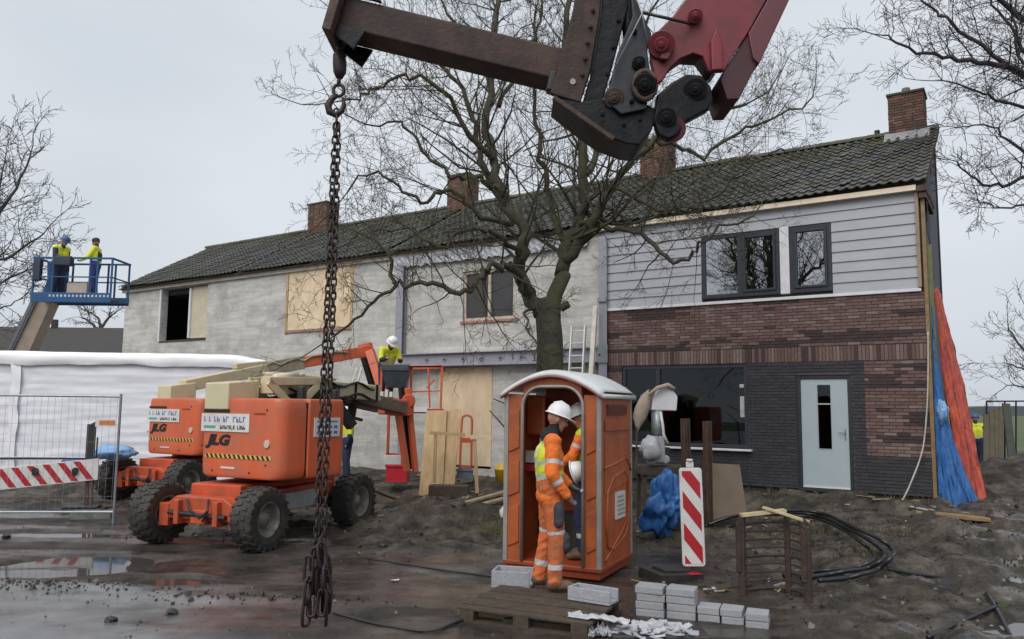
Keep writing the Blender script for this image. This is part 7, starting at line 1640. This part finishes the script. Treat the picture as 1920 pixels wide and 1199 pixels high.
for x, y, z, s_ in zip(xs, ys, zs, ss):
    if rr.random() > .22 + .78 * s_: continue
    r_ = rr.choice((.006, .008, .010, .012, .016, .022, .04 if rr.random() < .3 else .015)) * (1 if s_ > .4 else .6); e_ = Euler((rr.uniform(0, 6), rr.uniform(0, 6), rr.uniform(0, 6))).to_matrix()
    v = [(1, 0, -.3), (.2, .9, -.2), (-.8, .5, -.4), (-.7, -.6, -.2), (.3, -.9, -.3), (.1, .1, .8), (0, 0, -.8)]; v = [e_ @ Vector(q_) * r_ * rr.uniform(.7, 1.3) + Vector((x, y, z + r_ * .3)) for q_ in v]
    b.add(v, [(0, 1, 5), (1, 2, 5), (2, 3, 5), (3, 4, 5), (4, 0, 5), (1, 0, 6), (2, 1, 6), (3, 2, 6), (4, 3, 6), (0, 4, 6)], 0 if rr.random() < .85 else 1)
o = b.build('rubble', [mat('mud_clod', (.055, .043, .032), (.03, .024, .018), 9, .8, .4), mat('pale_stone', (.17, .16, .145), None, 9, .8)], fix=False); o['kind'] = 'stuff'
for px, py, w_, lb in ((733, 1031, .10, 'small white paper scrap on the muddy road left of the toilet'), (741, 1090, .08, 'smaller white paper scrap nearer on the muddy road')):
    p = seat(px, py); scrap_sheet('paper_scrap', lb, p + Vector((0, 0, .012)), w_, .07, .3, M_['mwhite'], int(px), .02, 'paper', 5)
for px, py, lb in ((207, 1166, 'dark clod on the wet grey road nearest the left corner'), (322, 1152, 'dark clod on the wet road between corner and chain'), (12, 1008, 'dark clod on the road under the striped barrier'), (718, 1026, 'small dark stone beside the white paper scrap')):
    p = seat(px, py); crumple('mud_clod', lb, 'clod', p - Vector((0, 0, .02)), .05, M_['rubber'], int(px), (1.2, 1, .7), 10, .5)
b = MB()
for (px, py, n_, sx, sy) in ((880, 945, 70, .9, .45), (770, 915, 50, .8, .4), (1265, 985, 40, .5, .35), (1500, 955, 40, 1.3, .3), (1700, 985, 40, .9, .5), (1330, 1105, 30, .5, .2), (560, 985, 24, 1.0, .5)):
    c = seat(px, py)
    for k in range(n_):
        x, y = c.x + rr.gauss(0, sx), c.y + rr.gauss(0, sy); L_ = rr.choice((.06, .10, .16, .28)) ; b.obox((x, y, hz(x, y) + .012), L_, rr.uniform(.012, .05), rr.uniform(.006, .02), Euler((rr.uniform(-.3, .3), rr.uniform(-.25, .25), rr.uniform(0, 3.1))).to_matrix(), rr.choice((0, 0, 1, 1, 1, 2)))
o = b.build('debris', [mat('pale_splinter', (.34, .26, .16), (.24, .18, .11), 9, .8), M_['oldwood'], mat('pale_chip', (.40, .40, .40), (.3, .3, .3), 9, .7)], fix=False); o['kind'] = 'stuff'
# ------------------------------------------------------------------ tarpaulins at the gable, hanging cable
GM = Matrix.Translation(H0) @ Matrix.Rotation(HROT, 4, 'Z')
def tarp(name, label, m, top, bot, seed, amp, pw=1.0, n=44, k=70):
    """top / bot: lists of house-local (x, y, z) control points, from the near to the far edge"""
    T0, B0 = smooth_pts([Vector(p) for p in top], 8), smooth_pts([Vector(p) for p in bot], 8); b = MB(); P = []; UU, VV = np.meshgrid(np.linspace(0, 1, n + 1), np.linspace(0, 1, k + 1)); NA = fbm(UU * 9 + seed, VV * 6., seed, 5); NB2 = fbm(UU * 14 + seed, VV * 11. + UU * 6, seed + 3, 3)
    for i in range(k + 1):
        v = i / k; row = []
        for j_ in range(n + 1):
            u = j_ / n; a = T0[int(u * (len(T0) - 1))]; c = B0[int(u * (len(B0) - 1))]; p = a.lerp(c, v)
            p.x = a.x + (c.x - a.x) * v ** pw; p = p + Vector((1, -.35, 0)) * (amp * math.sin(u * 17 + 1.5 * math.sin(v * 5) + seed) * (.3 + .7 * v) + amp * 2.2 * (float(NA[i, j_]) - .5) + amp * 1.6 * abs(float(NB2[i, j_]) - .5)); row.append(GM @ p)
        P.append(row)
    c0 = P[-1][0].copy(); c0.z = 0; P = [[q_ - c0 for q_ in r_] for r_ in P]; b.grid(P); o = b.build(name, m, smooth=True, fix=False); o.location = c0; sm = o.modifiers.new('s', 'SOLIDIFY'); sm.thickness = .008; tag(o, label, 'tarpaulin')
tarp('tarpaulin', 'orange tarpaulin sheet hanging from the gable end beside the blue one', M_['otarp'], [(.10, .35, 4.1), (.11, .6, 4.2), (.12, 1.0, 4.2), (.12, 1.5, 4.2)], [(.34, .20, .30), (.55, .25, .27), (.70, .4, .25), (.80, .7, .25)], 2, .035, 1.0)
tarp('tarpaulin', 'blue tarpaulin sheet trailing from the house corner onto the mud', M_['blue'], [(.075, .02, 4.6), (.08, .08, 4.6), (.085, .14, 4.6), (.09, .2, 4.5)], [(.10, -.20, .22), (.30, -.28, .14), (.52, -.20, .12), (.74, -.05, .12)], 5, .022, 3.0)
p_ = GM @ Vector((.20, -.14, 1.95)); crumple('tarpaulin', 'knotted bunch of blue tarpaulin halfway up the orange sheet', 'tarpaulin', (p_.x - .03, p_.y, 1.62), .17, M_['bluelight'], 21, (.55, .5, 1.25), 40, 1.0)
Q = smooth_pts([GM @ Vector(p) for p in ((.02, -.14, 3.3), (-.005, -.16, 2.6), (-.05, -.18, 1.9), (-.14, -.25, 1.2), (-.34, -.42, .6), (-.50, -.55, .25))], 6); c0 = Q[-1].copy(); b = MB(); b.tube([p - c0 for p in Q], .014, 6); o = b.build('cable', mat('pale_cable', (.5, .47, .44), None, 9, .6), smooth=True); o.location = c0; tag(o, 'pale cable hanging down the house corner to the mud', 'cable')
b = MB(); p = seat(1785, 968); b.box(-.5, .5, -.12, .12, -.02, .03); o = b.build('batten_scrap', M_['batten'], bevel=.004); o.location = p; o.rotation_euler = (0, R(3), R(-25)); tag(o, 'brown wet board lying on the mud below the blue tarpaulin', 'board')
# ------------------------------------------------------------------ boards and fence on the far right
FY = 20.5
ff = thing('metal_fence', 'thin dark steel fence frame on the far right before the meadow', 'fence', at(1850, 880, FY)); pt_ = boom_world(ff)
for px in (1850, 1884, 1905, 1960): pt_(lambda b: b.cyl(at(px, 885, FY), at(px, 752, FY), .022, 6), 'post', M_['black'])
pt_(lambda b: (b.cyl(at(1850, 753, FY), at(1990, 752, FY), .02, 6)), 'rail', M_['black'])
rr = random.Random(12)
for k, (px, pt0, w_) in enumerate(((1850, 778, .16), (1860, 772, .14), (1869, 768, .13), (1877, 764, .12), (1886, 757, .2))):
    a, c = at(px + (14 if k == 4 else rr.uniform(-2, 2)), 880, FY - .5), at(px, pt0, FY - .1); b = MB(); b.bar((0, 0, 0), c - a, w_, .05, (0, 1, 0)); o = b.build('old_plank', mat('mossy_plank' if k == 4 else 'grey_old_plank', (.10, .11, .09) if k == 4 else (.17, .145, .10), None, 6, .85, .3), bevel=.004); o.location = a
    tag(o, ['leftmost', 'second', 'third', 'fourth', 'dark mossy rightmost'][k] + ' old plank leaning on the far right metal fence', 'plank', 'old planks leaning on the fence')
